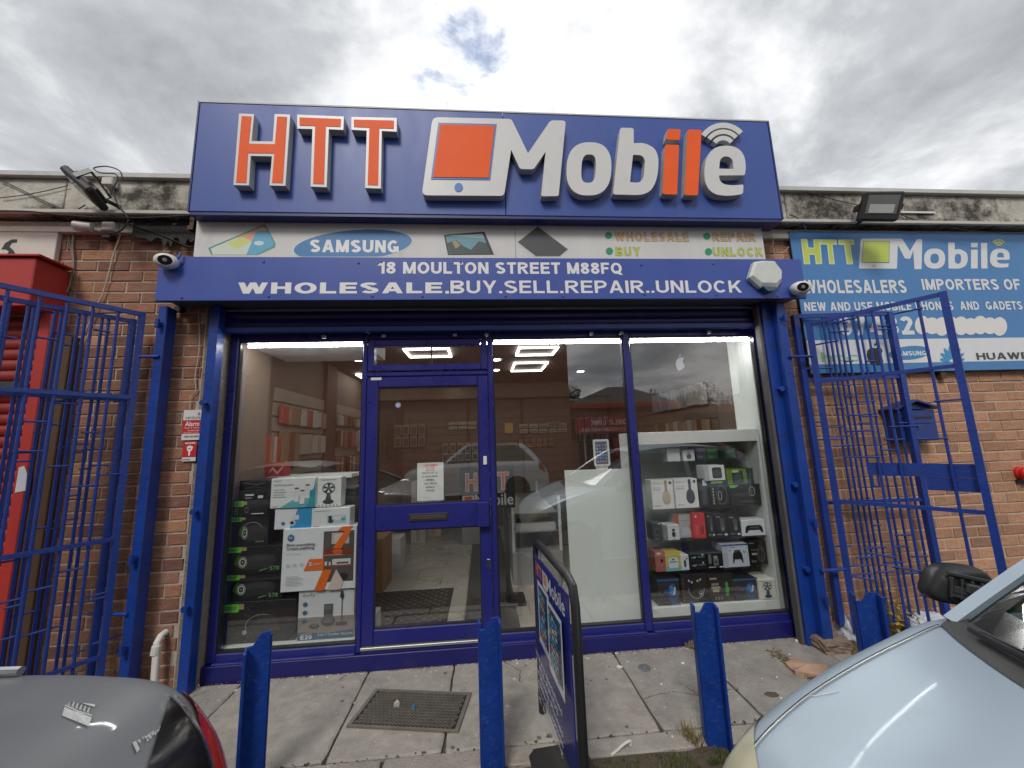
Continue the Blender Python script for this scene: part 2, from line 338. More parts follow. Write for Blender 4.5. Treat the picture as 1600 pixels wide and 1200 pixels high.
class Art:
    """flat print on a face: items in units of the face (0..1), joined into one mesh per colour"""
    def __init__(s, O, U, V, parent, name='printed_graphic', lift=.0006, step=.00007, rough=.45):
        s.O, s.U, s.V = Vector(O), Vector(U), Vector(V); s.N = s.U.cross(s.V).normalized(); s.parent = parent; s.k = 0; s.m = {}; s.name = name
        s.lift = lift; s.step = step; s.rough = rough
    def _p(s, u, v, h): return s.O+s.U*u+s.V*v+s.N*h
    def _mb(s, col): return s.m.setdefault(tuple(col), MB())
    def poly(s, pts, col):
        h = s.lift+s.step*s.k; s.k += 1
        s._mb(col).add([s._p(u, v, h) for u, v in pts], [tuple(range(len(pts)))]); return s
    def rect(s, u0, v0, u1, v1, col): return s.poly([(u0, v0), (u1, v0), (u1, v1), (u0, v1)], col)
    def ring(s, cu, cv, ru, rv, w, col, a0=0, a1=360, n=24, asp=None):
        h = s.lift+s.step*s.k; s.k += 1; asp = asp if asp else 1
        a = ell(cu, cv, ru, rv, n, a0, a1); b = ell(cu, cv, ru-w, rv-w*asp, n, a0, a1); m = len(a)
        lp = m if a1-a0 >= 360 else m-1
        s._mb(col).add([s._p(u, v, h) for u, v in a+b], [(i, (i+1) % m, m+(i+1) % m, m+i) for i in range(lp)]); return s
    def text(s, t, u0, v0, u1, v1, col, bold=.0, space=1.0, rot=0):
        h = s.lift+s.step*s.k; s.k += 1
        if all(ch.isupper() or ch.isdigit() or ch in ' .-' for ch in t) and rot == 0:
            vs, fs, _ = stroke_text(t, max(.14, min(.23, .17+bold*1.6)), .12)
            s._mb(col).add([s.O+s.U*(u0+u*(u1-u0))+s.V*(v0+v*(v1-v0))+s.N*(h+l*.00002) for u, v, l in vs], fs); return s
        vs, fs, _ = text_mesh(t, min(bold, .014), space)
        if rot == 90: q = [(u1-(v)*(u1-u0), v0+(u)*(v1-v0)) for u, v in vs]
        else: q = [(u0+u*(u1-u0), v0+v*(v1-v0)) for u, v in vs]
        s._mb(col).add([s._p(u, v, h) for u, v in q], fs); return s
    def done(s, parent=None):
        for col, mb in s.m.items(): mb.build(s.name, C3(col, s.rough), parent or s.parent, fixn=False)
WHITE = (.78, .78, .78); BLACK = (.015, .015, .017); ORANGE = (.85, .10, .02)
# ------------------------------------------------------------------ shared materials
m_gate = M('gate_blue_paint', (.013, .045, .26), .38, var=.18, vs=9, bump=.3, bs=45, dirt=(.035, .03, .045), dscale=18, damt=.42)
m_post = M('post_blue_paint', (.006, .042, .26), .42, var=.2, vs=6, bump=.35, bs=30, dirt=(.02, .03, .10), dscale=9, damt=.55)
m_boll = M('bollard_blue_paint', (.007, .042, .25), .42, var=.22, vs=8, bump=.4, bs=35, dirt=(.15, .18, .27), dscale=42, damt=.30)
m_upvc = M('purple_blue_frame', (.017, .020, .165), .3, var=.08, vs=4, rvar=.08, dirt=(.05, .05, .10), dscale=2.5, damt=.15)
m_plinth = M('plinth_blue', (.010, .011, .115), .35, var=.12, vs=4, dirt=(.05, .045, .06), dscale=5, damt=.2)
m_sign = M('sign_blue', (.032, .080, .33), .45, var=.05, vs=3, streak=.25, rvar=.06, dirt=(.06, .085, .26), dscale=5, damt=.5)
m_sign_dark = M('sign_blue_edge', (.02, .03, .15), .4)
m_banner = M('banner_blue', (.040, .080, .34), .42, var=.08, vs=4, streak=.3, rvar=.05, dirt=(.07, .09, .27), dscale=6, damt=.4)
m_white = M('white_acrylic', (.62, .62, .61), .35, var=.05, vs=6, dirt=(.36, .35, .33), dscale=6, damt=.25)
m_white_side = M('letter_side', (.50, .49, .46), .5, var=.14, vs=10, dirt=(.12, .11, .1), dscale=7, damt=.35)
m_orange = M('orange_acrylic', (.85, .125, .028), .5, var=.05, vs=6, spec=.15)
m_tabblue = M('tablet_blue', (.03, .14, .42), .4)
m_panelwhite = M('faded_white_panel', (.60, .60, .585), .5, var=.08, vs=4, streak=.3, dirt=(.42, .40, .37), dscale=5, damt=.3)
m_mortar = M('mortar', (.44, .37, .30), .95, var=.18, vs=18, bump=.6, bs=90, dirt=(.2, .15, .11), dscale=4, damt=.4)
m_brick = M('brick', (.3, .12, .07), .9, var=.26, vs=30, bump=.8, bs=110, attr='tint', dirt=(.30, .24, .19), dscale=12, damt=.34)
m_brick_far = M('brick_in_depth', (.3, .12, .07), .9, var=.2, vs=20, attr='tint')
m_conc = M('weathered_fascia', (.50, .47, .41), .9, var=.24, vs=6, bump=.7, bs=40, dirt=(.10, .085, .065), dscale=3.2, damt=.75, streak=.8)
def add_mould(m, spots, col=(.028, .022, .016)):
    """black mould growing in patches round given points of the roof band"""
    t = m.node_tree; n = t.nodes; l = t.links; p = n['Principled BSDF']; src = p.inputs['Base Color'].links[0].from_socket
    tc_ = n.new('ShaderNodeTexCoord'); acc = None
    for (c, r) in spots:
        mp = n.new('ShaderNodeMapping'); mp.vector_type = 'TEXTURE'; mp.inputs[1].default_value = c; mp.inputs[3].default_value = r; l.new(tc_.outputs['Object'], mp.inputs[0])
        ln = n.new('ShaderNodeVectorMath'); ln.operation = 'LENGTH'; l.new(mp.outputs[0], ln.inputs[0])
        a = n.new('ShaderNodeMath'); a.operation = 'SUBTRACT'; a.inputs[0].default_value = 1; l.new(ln.outputs['Value'], a.inputs[1])
        if acc is None: acc = a.outputs[0]
        else: x = n.new('ShaderNodeMath'); x.operation = 'MAXIMUM'; l.new(acc, x.inputs[0]); l.new(a.outputs[0], x.inputs[1]); acc = x.outputs[0]
    nz = n.new('ShaderNodeTexNoise'); nz.inputs['Scale'].default_value = 11; nz.inputs['Detail'].default_value = 12; nz.inputs['Roughness'].default_value = .75; l.new(tc_.outputs['Object'], nz.inputs[0])
    m1_ = n.new('ShaderNodeMath'); m1_.operation = 'MULTIPLY_ADD'; l.new(nz.outputs[0], m1_.inputs[0]); m1_.inputs[1].default_value = 3.2; m1_.inputs[2].default_value = -1.75
    m2_ = n.new('ShaderNodeMath'); m2_.operation = 'ADD'; l.new(acc, m2_.inputs[0]); l.new(m1_.outputs[0], m2_.inputs[1])
    mr_ = n.new('ShaderNodeMapRange'); l.new(m2_.outputs[0], mr_.inputs[0]); mr_.inputs[1].default_value = -.05; mr_.inputs[2].default_value = .75; mr_.inputs[4].default_value = .95
    mx = n.new('ShaderNodeMix'); mx.data_type = 'RGBA'; l.new(mr_.outputs[0], mx.inputs[0]); l.new(src, mx.inputs[6]); mx.inputs[7].default_value = tuple(col)+(1,)
    l.new(mx.outputs[2], p.inputs['Base Color'])
m_soffit = M('soffit_paint', (.52, .50, .45), .85, var=.15, vs=5, dirt=(.2, .17, .13), dscale=5, damt=.4)
m_cap = M('roof_edge_metal', (.50, .50, .47), .55, var=.12, vs=4, dirt=(.25, .23, .2), dscale=6, damt=.3)
m_tar = M('black_tar', (.015, .014, .013), .6, var=.3, vs=20, bump=.6)
m_slab = M('paving_slab', (.345, .312, .275), .92, var=.3, vs=3.2, bump=.9, bs=130, dirt=(.20, .165, .14), dscale=60, damt=.5)
m_road = M('asphalt', (.055, .055, .055), .92, var=.3, vs=60, bump=.7, bs=200)
m_soil = M('soil', (.085, .065, .045), .98, var=.35, vs=25, bump=1, bs=60)
m_matrub = M('mat_rubber', (.15, .135, .115), .8, var=.3, vs=15, bump=.3)
m_rubber = M('black_rubber', (.022, .02, .018), .75, var=.3, vs=15, bump=.3)
m_blackpl = M('black_plastic', (.018, .018, .019), .35, var=.15, vs=10)
m_blackgloss = M('black_gloss', (.008, .008, .009), .12)
m_chrome = M('chrome', (.7, .7, .7), .18, 1.0, var=.03)
m_alu = M('brushed_metal', (.5, .5, .5), .4, .8)
m_steel = M('grey_steel', (.25, .26, .27), .45, .6)
m_wpl = M('white_plastic', (.66, .66, .64), .32, var=.04)
m_cement = M('rough_render', (.22, .19, .155), .97, var=.25, vs=22, bump=1.0, bs=50, dirt=(.08, .065, .05), dscale=10, damt=.4)
m_redpaint = M('faded_red_paint', (.42, .035, .03), .45, var=.12, vs=4, dirt=(.33, .03, .03), dscale=5, damt=.3)
m_redshut = M('red_shutter', (.24, .02, .018), .45, var=.15, vs=6)
m_brownwood = M('dark_brown_wood', (.075, .038, .018), .7, var=.25, vs=4, streak=.15, bump=.3, bs=30)
m_cream = M('cream_paint', (.60, .585, .53), .7, var=.08, vs=5, dirt=(.35, .32, .28), dscale=6, damt=.25)
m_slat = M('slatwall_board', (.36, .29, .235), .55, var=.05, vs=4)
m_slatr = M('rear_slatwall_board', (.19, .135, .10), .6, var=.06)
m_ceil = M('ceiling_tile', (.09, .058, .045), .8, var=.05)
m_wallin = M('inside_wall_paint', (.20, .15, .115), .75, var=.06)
m_tile = M('floor_tile', (.42, .385, .33), .3, var=.07, vs=3, rvar=.08)
m_grout = M('tile_grout', (.14, .12, .1), .9)
m_strip = M('strip_glow', (.9, .9, .9), .4, emit=((1, .99, .96), 60))
m_led = M('led_light', (.9, .9, .9), .4, emit=((1, .98, .94), 7))
m_down = M('downlight_glow', (.9, .9, .9), .4, emit=((1, .95, .88), 9))
m_shelfw = M('white_cabinet', (.70, .72, .70), .4, var=.04)
m_shelfpanel = M('pale_green_white_board', (.74, .78, .74), .35, var=.03, vs=2)
m_dim = M('seat_cloth', (.04, .04, .045), .9)
m_grass = M('grass_blades', (.075, .10, .028), .8, var=.4, vs=8)
m_drygrass = M('dry_weeds', (.20, .155, .06), .85, var=.3, vs=8)
m_leaf = M('tree_leaves', (.035, .055, .02), .7, var=.4, vs=3)
m_bag = M('pale_plastic_sheet', (.55, .57, .62), .35, var=.1, vs=12)
glass_win = glass_mat('window_glass')
glass_car = glass_mat('car_glass', tint=(.32, .40, .37), refl=1.2, base=.05)
glass_case = glass_mat('case_glass', tint=(.96, .98, .97), refl=.7, base=.0, wob=0)
# ------------------------------------------------------------------ ground
GZ = .09
tag(MB().box(-300, 300, -300, 300, -.4, -.02).build('ground', m_road), kind='structure')
tag(MB().box(-60, 60, -10.2, -1.22, -.019, 0.0).build('road', m_road), kind='structure')
tag(MB().box(-60, 60, -12.0, -10.2, -.019, .11).build('far_pavement', m_slab), kind='structure')
verge = MB()
nx, ny = 120, 8
random.seed(3)
vv = [(-9+18*i/nx, -1.22+.32*j/ny, .045+(.03*random.random() if 0 < j < ny else 0)+.028*min(1, j/3)) for j in range(ny+1) for i in range(nx+1)]
verge.add(vv, [(j*(nx+1)+i, j*(nx+1)+i+1, (j+1)*(nx+1)+i+1, (j+1)*(nx+1)+i) for j in range(ny) for i in range(nx)])
tag(verge.build('soil_verge', m_soil, smooth=True), kind='structure')
pave = tag(MB().box(-9, 9, -.925, .06, -.018, GZ-.022).build('pavement', m_soil), kind='structure')
random.seed(11)
slabm = [m_slab, M('paving_slab_b', (.30, .28, .255), .92, var=.28, vs=7, bump=.8, bs=120, dirt=(.18, .15, .13), dscale=50, damt=.5), M('paving_slab_c', (.36, .33, .295), .92, var=.24, vs=10, bump=.8, bs=140, dirt=(.20, .17, .15), dscale=6, damt=.5)]
def slab(x0, x1, y0, y1, cuts=None):
    g = .006; b = MB(); bm = bmesh.new()
    x0 += g; x1 -= g; y0 += g; y1 -= g
    pts = []
    for (ax, ay, bx, by) in ((x0, y0, x1, y0), (x1, y0, x1, y1), (x1, y1, x0, y1), (x0, y1, x0, y0)):
        nn = max(3, int(math.hypot(bx-ax, by-ay)/.07))
        for i in range(nn):
            t = i/nn; jx, jy = random.uniform(-.004, .004), random.uniform(-.004, .004)
            if i == 0: jx, jy = (.006 if ax == x0 else -.006), (.006 if ay == y0 else -.006)
            pts.append((ax+(bx-ax)*t+jx, ay+(by-ay)*t+jy))
    n = len(pts); tl = random.uniform(-.003, .002); sx, sy = random.uniform(-.002, .002), random.uniform(-.002, .002)
    cx, cy = (x0+x1)/2, (y0+y1)/2
    top = [(x, y, GZ+tl+sx*(x-cx)+sy*(y-cy)-.006) for x, y in pts]
    tin = [(cx+(x-cx)*(1-.012/max(.1, abs(x1-x0)/2)), cy+(y-cy)*(1-.012/max(.1, abs(y1-y0)/2)), GZ+tl+sx*(x-cx)+sy*(y-cy)) for x, y in pts]
    bot = [(x, y, GZ-.06) for x, y in pts]
    b.add(bot+top+tin, [(i, (i+1) % n, n+(i+1) % n, n+i) for i in range(n)]+[(n+i, n+(i+1) % n, 2*n+(i+1) % n, 2*n+i) for i in range(n)]+[tuple(range(2*n, 3*n))])
    b.build('slab', random.choice(slabm), pave)
xs = [-7.2, -6.3, -5.4, -4.5, -3.6, -2.72, -1.62, -.81, -.23, .905, 1.49, 2.35, 3.2, 4.1, 5, 5.9, 6.8]
for a, b in zip(xs[:-1], xs[1:]):
    y1 = .05 if -2.1 < (a+b)/2 < 2.3 else -.03
    slab(a, b, -.80, y1)
xs = [-7.3, -6.4, -5.5, -4.6, -3.7, -2.9, -2.1, -1.3, -.52, .35, 1.12, 1.75, 2.6, 3.5, 4.4, 5.3, 6.2]
for a, b in zip(xs[:-1], xs[1:]): slab(a, b, -.925, -.80)

# ------------------------------------------------------------------ brick walls
WY = -.08
PB = .0825
def tinted(mb, tint, name='brick'):
    me = bpy.data.meshes.new(name); me.from_pydata(mb.v, [], mb.f)
    bm = bmesh.new(); bm.from_mesh(me); bmesh.ops.recalc_face_normals(bm, faces=bm.faces); bm.to_mesh(me); bm.free()
    ca = me.color_attributes.new('tint', 'FLOAT_COLOR', 'CORNER')
    tints = tint if isinstance(tint, list) else [tint]*len(me.polygons)
    for p in me.polygons:
        for li in p.loop_indices: ca.data[li].color = tuple(tints[p.index])+(1,)
    me.materials.append(m_brick); return me
def brick_geo(mb, x0, x1, z0, z1, yf, rnd, depth=.05):
    j = lambda: rnd.uniform(-.0018, .0018)
    b = .0035
    P = [Vector((x0+j(), yf+depth, z0+j())), Vector((x1+j(), yf+depth, z0+j())), Vector((x1+j(), yf+depth, z1+j())), Vector((x0+j(), yf+depth, z1+j()))]
    Q = [Vector((p.x, yf+b, p.z)) for p in P]
    cx, cz = (x0+x1)/2, (z0+z1)/2
    F = [Vector((q.x+(b if q.x < cx else -b), yf+rnd.uniform(-.0015, .0015), q.z+(b if q.z < cz else -b))) for q in Q]
    fs = [(i, (i+1) % 4, 4+(i+1) % 4, 4+i) for i in range(4)]+[(4+i, 4+(i+1) % 4, 8+(i+1) % 4, 8+i) for i in range(4)]+[(11, 10, 9, 8)]
    mb.add(P+Q+F, fs); return len(fs)
def make_wall(root, x0, x1, z0, z1, BL, pal, seed, skip=None, limit=300, near=None):
    rnd = random.Random(seed); J = .011
    vars_ = {}
    items = []
    nc = int((z1-z0)/PB)
    for c in range(nc):
        za = z0+c*PB+J/2; zb = za+PB-J
        off = (BL/2 if c % 2 else 0)+rnd.uniform(-.01, .01)+(c*.013 % .03)
        x = x0-off
        while x < x1:
            a = max(x, x0)+J/2; b = min(x+BL, x1)-J/2; x += BL
            if b-a < .03: continue
            if skip and skip((a+b)/2, (za+zb)/2): continue
            items.append((a, b, za, zb))
    if near is None: near = lambda it: -abs(it[0])
    order = sorted(range(len(items)), key=lambda i: near(items[i]))
    parts = set(order[:limit])
    stuff = MB(); st = []
    for i, (a, b, za, zb) in enumerate(items):
        col = rnd.choices(pal[0], pal[1])[0]; k = rnd.uniform(.86, 1.13)
        lowf = 1.0
        yf = WY+rnd.uniform(-.002, .002)
        if i in parts:
            ln = round(b-a, 3); full = abs(ln-(BL-J)) < .004
            ci = pal[0].index(col)
            key = (ci, rnd.randrange(4)) if full else (ci, rnd.randrange(2), round(ln, 2))
            if key not in vars_:
                mb = MB(); L_ = (BL-J) if full else round(ln, 2)
                brick_geo(mb, 0, L_, 0, PB-J, 0, rnd); k2 = rnd.uniform(.85, 1.15)
                vars_[key] = tinted(mb, tuple(x*k2 for x in col))
            o = bpy.data.objects.new('brick', vars_[key]); COL.objects.link(o); o.location = (a, yf, za)
            o.parent = root; o.matrix_parent_inverse = LOC[root.name].inverted()
        else:
            n = brick_geo(stuff, a, b, za, zb, yf, rnd); st += [tuple(x*k for x in col)]*n
    if stuff.v:
        me = tinted(stuff, st, 'bricks'); o = bpy.data.objects.new('bricks', me); COL.objects.link(o); par(o, root); o['kind'] = 'stuff'
OPL, OPR = -2.03, 2.43          # the opening of the shopfront in the brick wall
wallL = thing('brick_wall', 'dark red brick wall between the red shopfront and the blue roller shutter rail', 'wall', (-2.8, 0, GZ))
palL = ([(.275, .13, .082), (.23, .105, .068), (.32, .15, .09), (.44, .22, .115), (.19, .09, .066), (.30, .155, .105)], [6, 5, 5, 1.2, 2.5, 3])
make_wall(wallL, -3.62, OPL-.004, GZ-.01, 3.42, .227, palL, 5, near=lambda it: -it[0] if it[2] < 3.4 else 0)
MB().box(-7.2, OPL, WY+.006, .22, GZ-.03, 3.43).build('mortar_backing', m_mortar, wallL)
wallR = thing('brick_wall', 'lighter salmon brick wall behind the right gate and the blue wall sign', 'wall', (4, 0, GZ))
palR = ([(.43, .235, .14), (.38, .20, .12), (.48, .26, .155), (.345, .185, .115), (.41, .215, .13)], [6, 4, 4, 3, 4])
SIGNR = (at(1233, 360, -.13), at(1265, 585, -.13))
make_wall(wallR, OPR+.004, 6.9, GZ-.01, 3.42, .214, palR, 9, skip=lambda x, z: x > 2.86 and 2.2 < z < 3.28, near=lambda it: it[0])
MB().box(OPR, 8.5, WY+.006, .22, GZ-.03, 3.43).build('mortar_backing', M('mortar_light', (.52, .42, .33), .95, var=.18, vs=18, bump=.6, bs=90, dirt=(.3, .22, .16), dscale=4, damt=.3), wallR)

# ------------------------------------------------------------------ the shop building behind: roof, inner walls, ceiling
bld = thing('shop_building', 'single storey flat roofed shop building with pale slatted walls inside the window', 'building', (0, 3, GZ))
IX0, IX1, IYB, IZ = -2.06, 2.50, 6.2, 2.72
MB().box(OPL, OPR, -.06, .22, 2.60, 3.43).build('lintel', m_mortar, bld)
MB().box(-7.2, 8.5, .22, 6.8, 3.55, 3.72).build('flat_roof', m_tar, bld)
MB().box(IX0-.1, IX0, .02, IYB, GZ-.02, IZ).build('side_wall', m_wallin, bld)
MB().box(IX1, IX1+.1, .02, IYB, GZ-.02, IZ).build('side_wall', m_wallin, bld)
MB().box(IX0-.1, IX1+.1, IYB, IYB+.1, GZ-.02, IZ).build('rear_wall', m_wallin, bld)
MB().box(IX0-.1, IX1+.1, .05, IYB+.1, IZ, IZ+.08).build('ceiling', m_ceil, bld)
MB().box(-7.2, -7.1, .22, 6.8, 0, 3.6).build('outer_wall', m_mortar, bld); MB().box(8.4, 8.5, .22, 6.8, 0, 3.6).build('outer_wall', m_mortar, bld)
MB().box(-7.2, 8.5, 6.7, 6.8, 0, 3.6).build('outer_wall', m_mortar, bld)
# slatwall boards, one object per board, on the two side walls and the rear wall
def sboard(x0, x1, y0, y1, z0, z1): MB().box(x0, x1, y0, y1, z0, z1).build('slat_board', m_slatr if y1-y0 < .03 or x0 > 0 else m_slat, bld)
SH = .15
for k in range(13):
    z0 = .3+k*SH
    if z0+SH > 2.28: break
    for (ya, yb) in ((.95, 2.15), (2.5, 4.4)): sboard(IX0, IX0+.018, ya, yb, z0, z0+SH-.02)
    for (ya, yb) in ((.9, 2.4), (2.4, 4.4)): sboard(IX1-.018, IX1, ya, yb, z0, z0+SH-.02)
# rear partition (the part of the shop the window shows), with a bulkhead and columns
RY = 4.5
m_bulk = M('bulkhead', (.16, .115, .085), .7, var=.06)
MB().box(IX0, IX1, RY, RY+.1, GZ, IZ).build('rear_partition', m_bulk, bld)
for k in range(16):
    z0 = .3+k*SH
    if z0+SH > 2.62: break
    if 2.2 < z0 < 2.44: continue
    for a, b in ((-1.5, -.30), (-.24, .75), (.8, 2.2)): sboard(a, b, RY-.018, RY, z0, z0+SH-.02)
m_col = M('dark_brown_column', (.13, .065, .045), .7, var=.1, vs=4)
for (a, b) in ((-1.62, -1.5), (-.30, -.24), (.75, .8)): MB().box(a, b, RY-.05, RY, GZ, 2.6).build('column', m_col, bld)
MB().box(IX0, IX0+.05, 2.15, 2.5, GZ, IZ).build('column', m_col, bld)
MB().box(IX0, IX1, RY-.35, RY-.02, 2.45, 2.72).build('bulkhead', m_bulk, bld)
# boxed return at each end of the window
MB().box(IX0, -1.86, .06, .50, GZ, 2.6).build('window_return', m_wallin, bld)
MB().box(2.34, IX1, .06, .40, GZ, 2.6).build('window_return', m_shelfpanel, bld)
# ceiling lights: lit square frames and downlights
lights = []
def led_frame(cx, cy, w, d):
    t = thing('ceiling_light', 'lit square outline ceiling light inside the shop', 'ceiling light', (cx, cy, IZ-.02)); z0, z1 = IZ-.03, IZ-.012; s = .022
    MB().box(cx-w/2, cx+w/2, cy-d/2, cy-d/2+s, z0, z1).build('light_strip', m_led, t); MB().box(cx-w/2, cx+w/2, cy+d/2-s, cy+d/2, z0, z1).build('light_strip', m_led, t)
    MB().box(cx-w/2, cx-w/2+s, cy-d/2+s, cy+d/2-s, z0, z1).build('light_strip', m_led, t); MB().box(cx+w/2-s, cx+w/2, cy-d/2+s, cy+d/2-s, z0, z1).build('light_strip', m_led, t)
    return t
f = led_frame(.68, 1.55, .48, .40); f['label'] = 'lit square outline light nearest the glass, above the white window board'
f = led_frame(.70, 2.52, .48, .62); f['label'] = 'lit square outline light further in, behind the one nearest the glass'
f = led_frame(-.62, 1.55, .52, .42); f['label'] = 'lit square outline light seen through the small window above the door'
f = led_frame(-1.65, 3.2, .46, .7); f['label'] = 'lit square outline light deep in the shop, high in the left window'
for i, (x, y, lb) in enumerate(((.21, 2.02, 'round downlight just right of the door, nearer of the pair'), (.22, 2.75, 'round downlight just right of the door, further of the pair'), (-1.55, 1.9, 'round downlight high in the left window, near the glass'), (-1.0, 2.9, 'round downlight in the left window, right of the outline light'), (-.7, 2.9, 'round downlight at the right edge of the left window'), (-1.7, 4.2, 'round downlight far back in the left window'), (-.5, 3.9, 'small downlight far back behind the door glass'), (1.6, 3.0, 'round downlight above the white cabinet'))):
    t = thing('downlight', lb, 'ceiling light', (x, y, IZ-.02), 'downlights in the shop ceiling')
    MB().lathe([(.07, -.012), (.075, -.006), (.075, .0)], Matrix.Translation((x, y, IZ-.002)), 16).build('trim_ring', m_wpl, t)
    MB().lathe([(.055, -.016), (.055, -.013)], Matrix.Translation((x, y, IZ-.002)), 16).build('lamp', m_down, t)
# strip light just behind the glass
t = thing('strip_light', 'long white strip light along the top of the shop window inside', 'ceiling light', (0, .2, 2.42))
MB().box(-1.80, 2.3, .050, .066, 2.405, 2.419).build('light_tube', m_strip, t); MB().box(-1.80, 2.3, .050, .09, 2.42, 2.426).build('tube_holder', m_wpl, t); MB().box(-1.85, -.93, .10, .75, 2.44, 2.6).build('light_housing', M('lit_bulkhead', (.66, .68, .70), .6), t)
# tiled floor
fl = tag(MB().box(IX0, IX1, .0, RY, GZ-.03, GZ-.004).build('shop_floor', m_grout), kind='structure')
for i in range(-4, 9):
    for j in range(0, 15):
        x0 = -2.0+(i+4)*.60-(.3 if j % 2 else 0); y0 = .06+j*.30
        a, b = max(x0, IX0), min(x0+.6, IX1)
        if b-a > .05: MB().box(a+.003, b-.003, y0+.003, y0+.297, GZ-.01, GZ+.002).build('floor_tile', m_tile, fl)

# ------------------------------------------------------------------ concrete fascia above the walls
fas = thing('concrete_fascia', 'weathered pale concrete roof band with black mould streaks above the brick walls', 'fascia', (0, -.1, 3.6))
zc0, zt = at(150, 281, -.20).z, at(150, 270, -.22).z
zb = at(150, 331, -.20).z
FX = [-7.2, -5.6, -4.3, -3.0, -2.72, -1.0, 1.0, 2.6, 3.15, 3.7, 4.6, 5.6, 7.0, 8.5]
for a, b in zip(FX[:-1], FX[1:]): MB().box(a+.003, b-.003, -.20, .22, zb, zc0, .004).build('fascia_panel', m_conc, fas)
MB().box(-7.2, 8.5, -.235, .3, zc0+.001, zt, .004).build('metal_cap', m_cap, fas)
MB().box(-7.2, 8.5, -.235, -.21, zb-.03, zb-.002, .003).build('drip_edge', m_soffit, fas)
MB().box(-7.2, 8.5, -.12, .2, zb-.115, zb-.032, .003).build('soffit_band', m_soffit, fas)
# black tar run on the left of the big sign
rr = random.Random(4); mb = MB()
pl = []
for i in range(26): pl.append((i/25*.58, .14+.05*math.sin(i*.9)+rr.uniform(-.02, .02)))
low = [(.58-i/25*.58, -.02-rr.choice((0, .01, .03, .08, .02))*rr.random()*1.6) for i in range(26)]
o0 = at(207, 352, -.135); mb.prism(pl+low, Vector((o0.x, -.124, zb-.135)), Vector((1, 0, 0)), Vector((0, 0, 1)), Vector((0, -1, 0)), .005)
mb.build('tar_run', m_tar, fas)

zm_ = (zb+zc0)/2; fx = lambda px, py: at(px, py, -.2).x
add_mould(m_conc, [((fx(258, 300), -.2, zm_+.02), (.16, .3, .26)), ((fx(262, 325), -.2, zb+.02), (.38, .3, .10)), ((fx(1515, 330), -.2, zm_-.02), (.42, .3, .26)), ((fx(1440, 325), -.2, zm_-.03), (.22, .3, .2)), ((fx(1285, 325), -.2, zm_), (.55, .3, .24)), ((fx(100, 325), -.2, zb), (.5, .3, .06)), ((fx(1400, 345), -.2, zb), (1.6, .3, .09)), ((fx(215, 310), -.2, zm_), (.25, .3, .14))])
from mathutils.geometry import tessellate_polygon
X_, Y_, Z_ = Vector((1, 0, 0)), Vector((0, 1, 0)), Vector((0, 0, 1))
def prismh(mb, loops, Yf, Yb, inset=0.0):
    """vertical-plane shape with holes: loops of (x,z); front at Yf, back at Yb"""
    pts = [p for l in loops for p in l]
    tri = tessellate_polygon([[Vector((x, z, 0)) for x, z in l] for l in loops])
    n = len(pts); vs = [(x, Yf, z) for x, z in pts]+[(x, Yb, z) for x, z in pts]
    fs = [tuple(t) for t in tri]+[tuple(n+i for i in reversed(t)) for t in tri]
    k = 0
    for l in loops:
        m = len(l)
        for i in range(m): a, b = k+i, k+(i+1) % m; fs.append((a, b, n+b, n+a))
        k += m
    mb.add(vs, fs); return mb
def rnd_poly(pts, rads, n=4):
    """round the corners of a polygon by cutting them with quadratic curves"""
    o = []; m = len(pts)
    for i, (p, r) in enumerate(zip(pts, rads)):
        if r <= 0: o.append(p); continue
        a = Vector(pts[i-1]); b = Vector(p); c = Vector(pts[(i+1) % m])
        da = (a-b); dc = (c-b); ra = min(r, da.length*.45); rc = min(r, dc.length*.45)
        A = b+da.normalized()*ra; Cc = b+dc.normalized()*rc
        for j in range(n+1):
            t = j/n; q = A*(1-t)**2+b*2*t*(1-t)+Cc*t*t; o.append((q.x, q.y))
    return o
def z4(pts): return [(740+x/3.2, 140+y/3.2) for x, y in pts]
def z3(pts): return [(280+x/3.3333, 140+y/3.3333) for x, y in pts]
def onY(pts, Y):
    r = []
    for x, y in pts: q = at(x, y, Y); r.append((q.x, q.z))
    return r
# ------------------------------------------------------------------ the big raised-letter sign
SY, SYF = -.345, -.408
sg = thing('shop_sign', 'large blue shop sign with raised HTT and Mobile letters above the shopfront', 'sign', (.2, -.25, 3.3))
a, b = at(312, 160, SY), at(1202, 190, SY); zb_ = at(295, 330, SY).z
sx0, sx1, sz1 = -2.028, 2.418, at(312, 160, SY).z
xm = at(790, 320, SY).x
MB().box(sx0, xm-.0012, SY, -.20, zb_, sz1, .004).build('sign_panel', m_sign, sg)
MB().box(xm+.0012, sx1, SY, -.20, zb_, sz1, .004).build('sign_panel', m_sign, sg)
MB().box(sx0+.01, sx1-.01, -.199, .0, zb_+.02, sz1-.03).build('sign_box_frame', m_steel, sg)
MB().box(sx0-.004, sx1+.004, SY-.004, SY+.006, sz1+.0005, sz1+.012).build('edge_trim', m_cap, sg)
MB().box(sx0-.012, sx0-.001, SY-.003, -.20, zb_, sz1+.01).build('edge_trim', m_sign_dark, sg)
MB().box(sx1+.001, sx1+.012, SY-.003, -.20, zb_, sz1+.01).build('edge_trim', m_sign_dark, sg)
MB().box(sx0, sx1, SY+.006, -.20, zb_-.022, zb_-.001).build('lower_lip', m_sign_dark, sg)
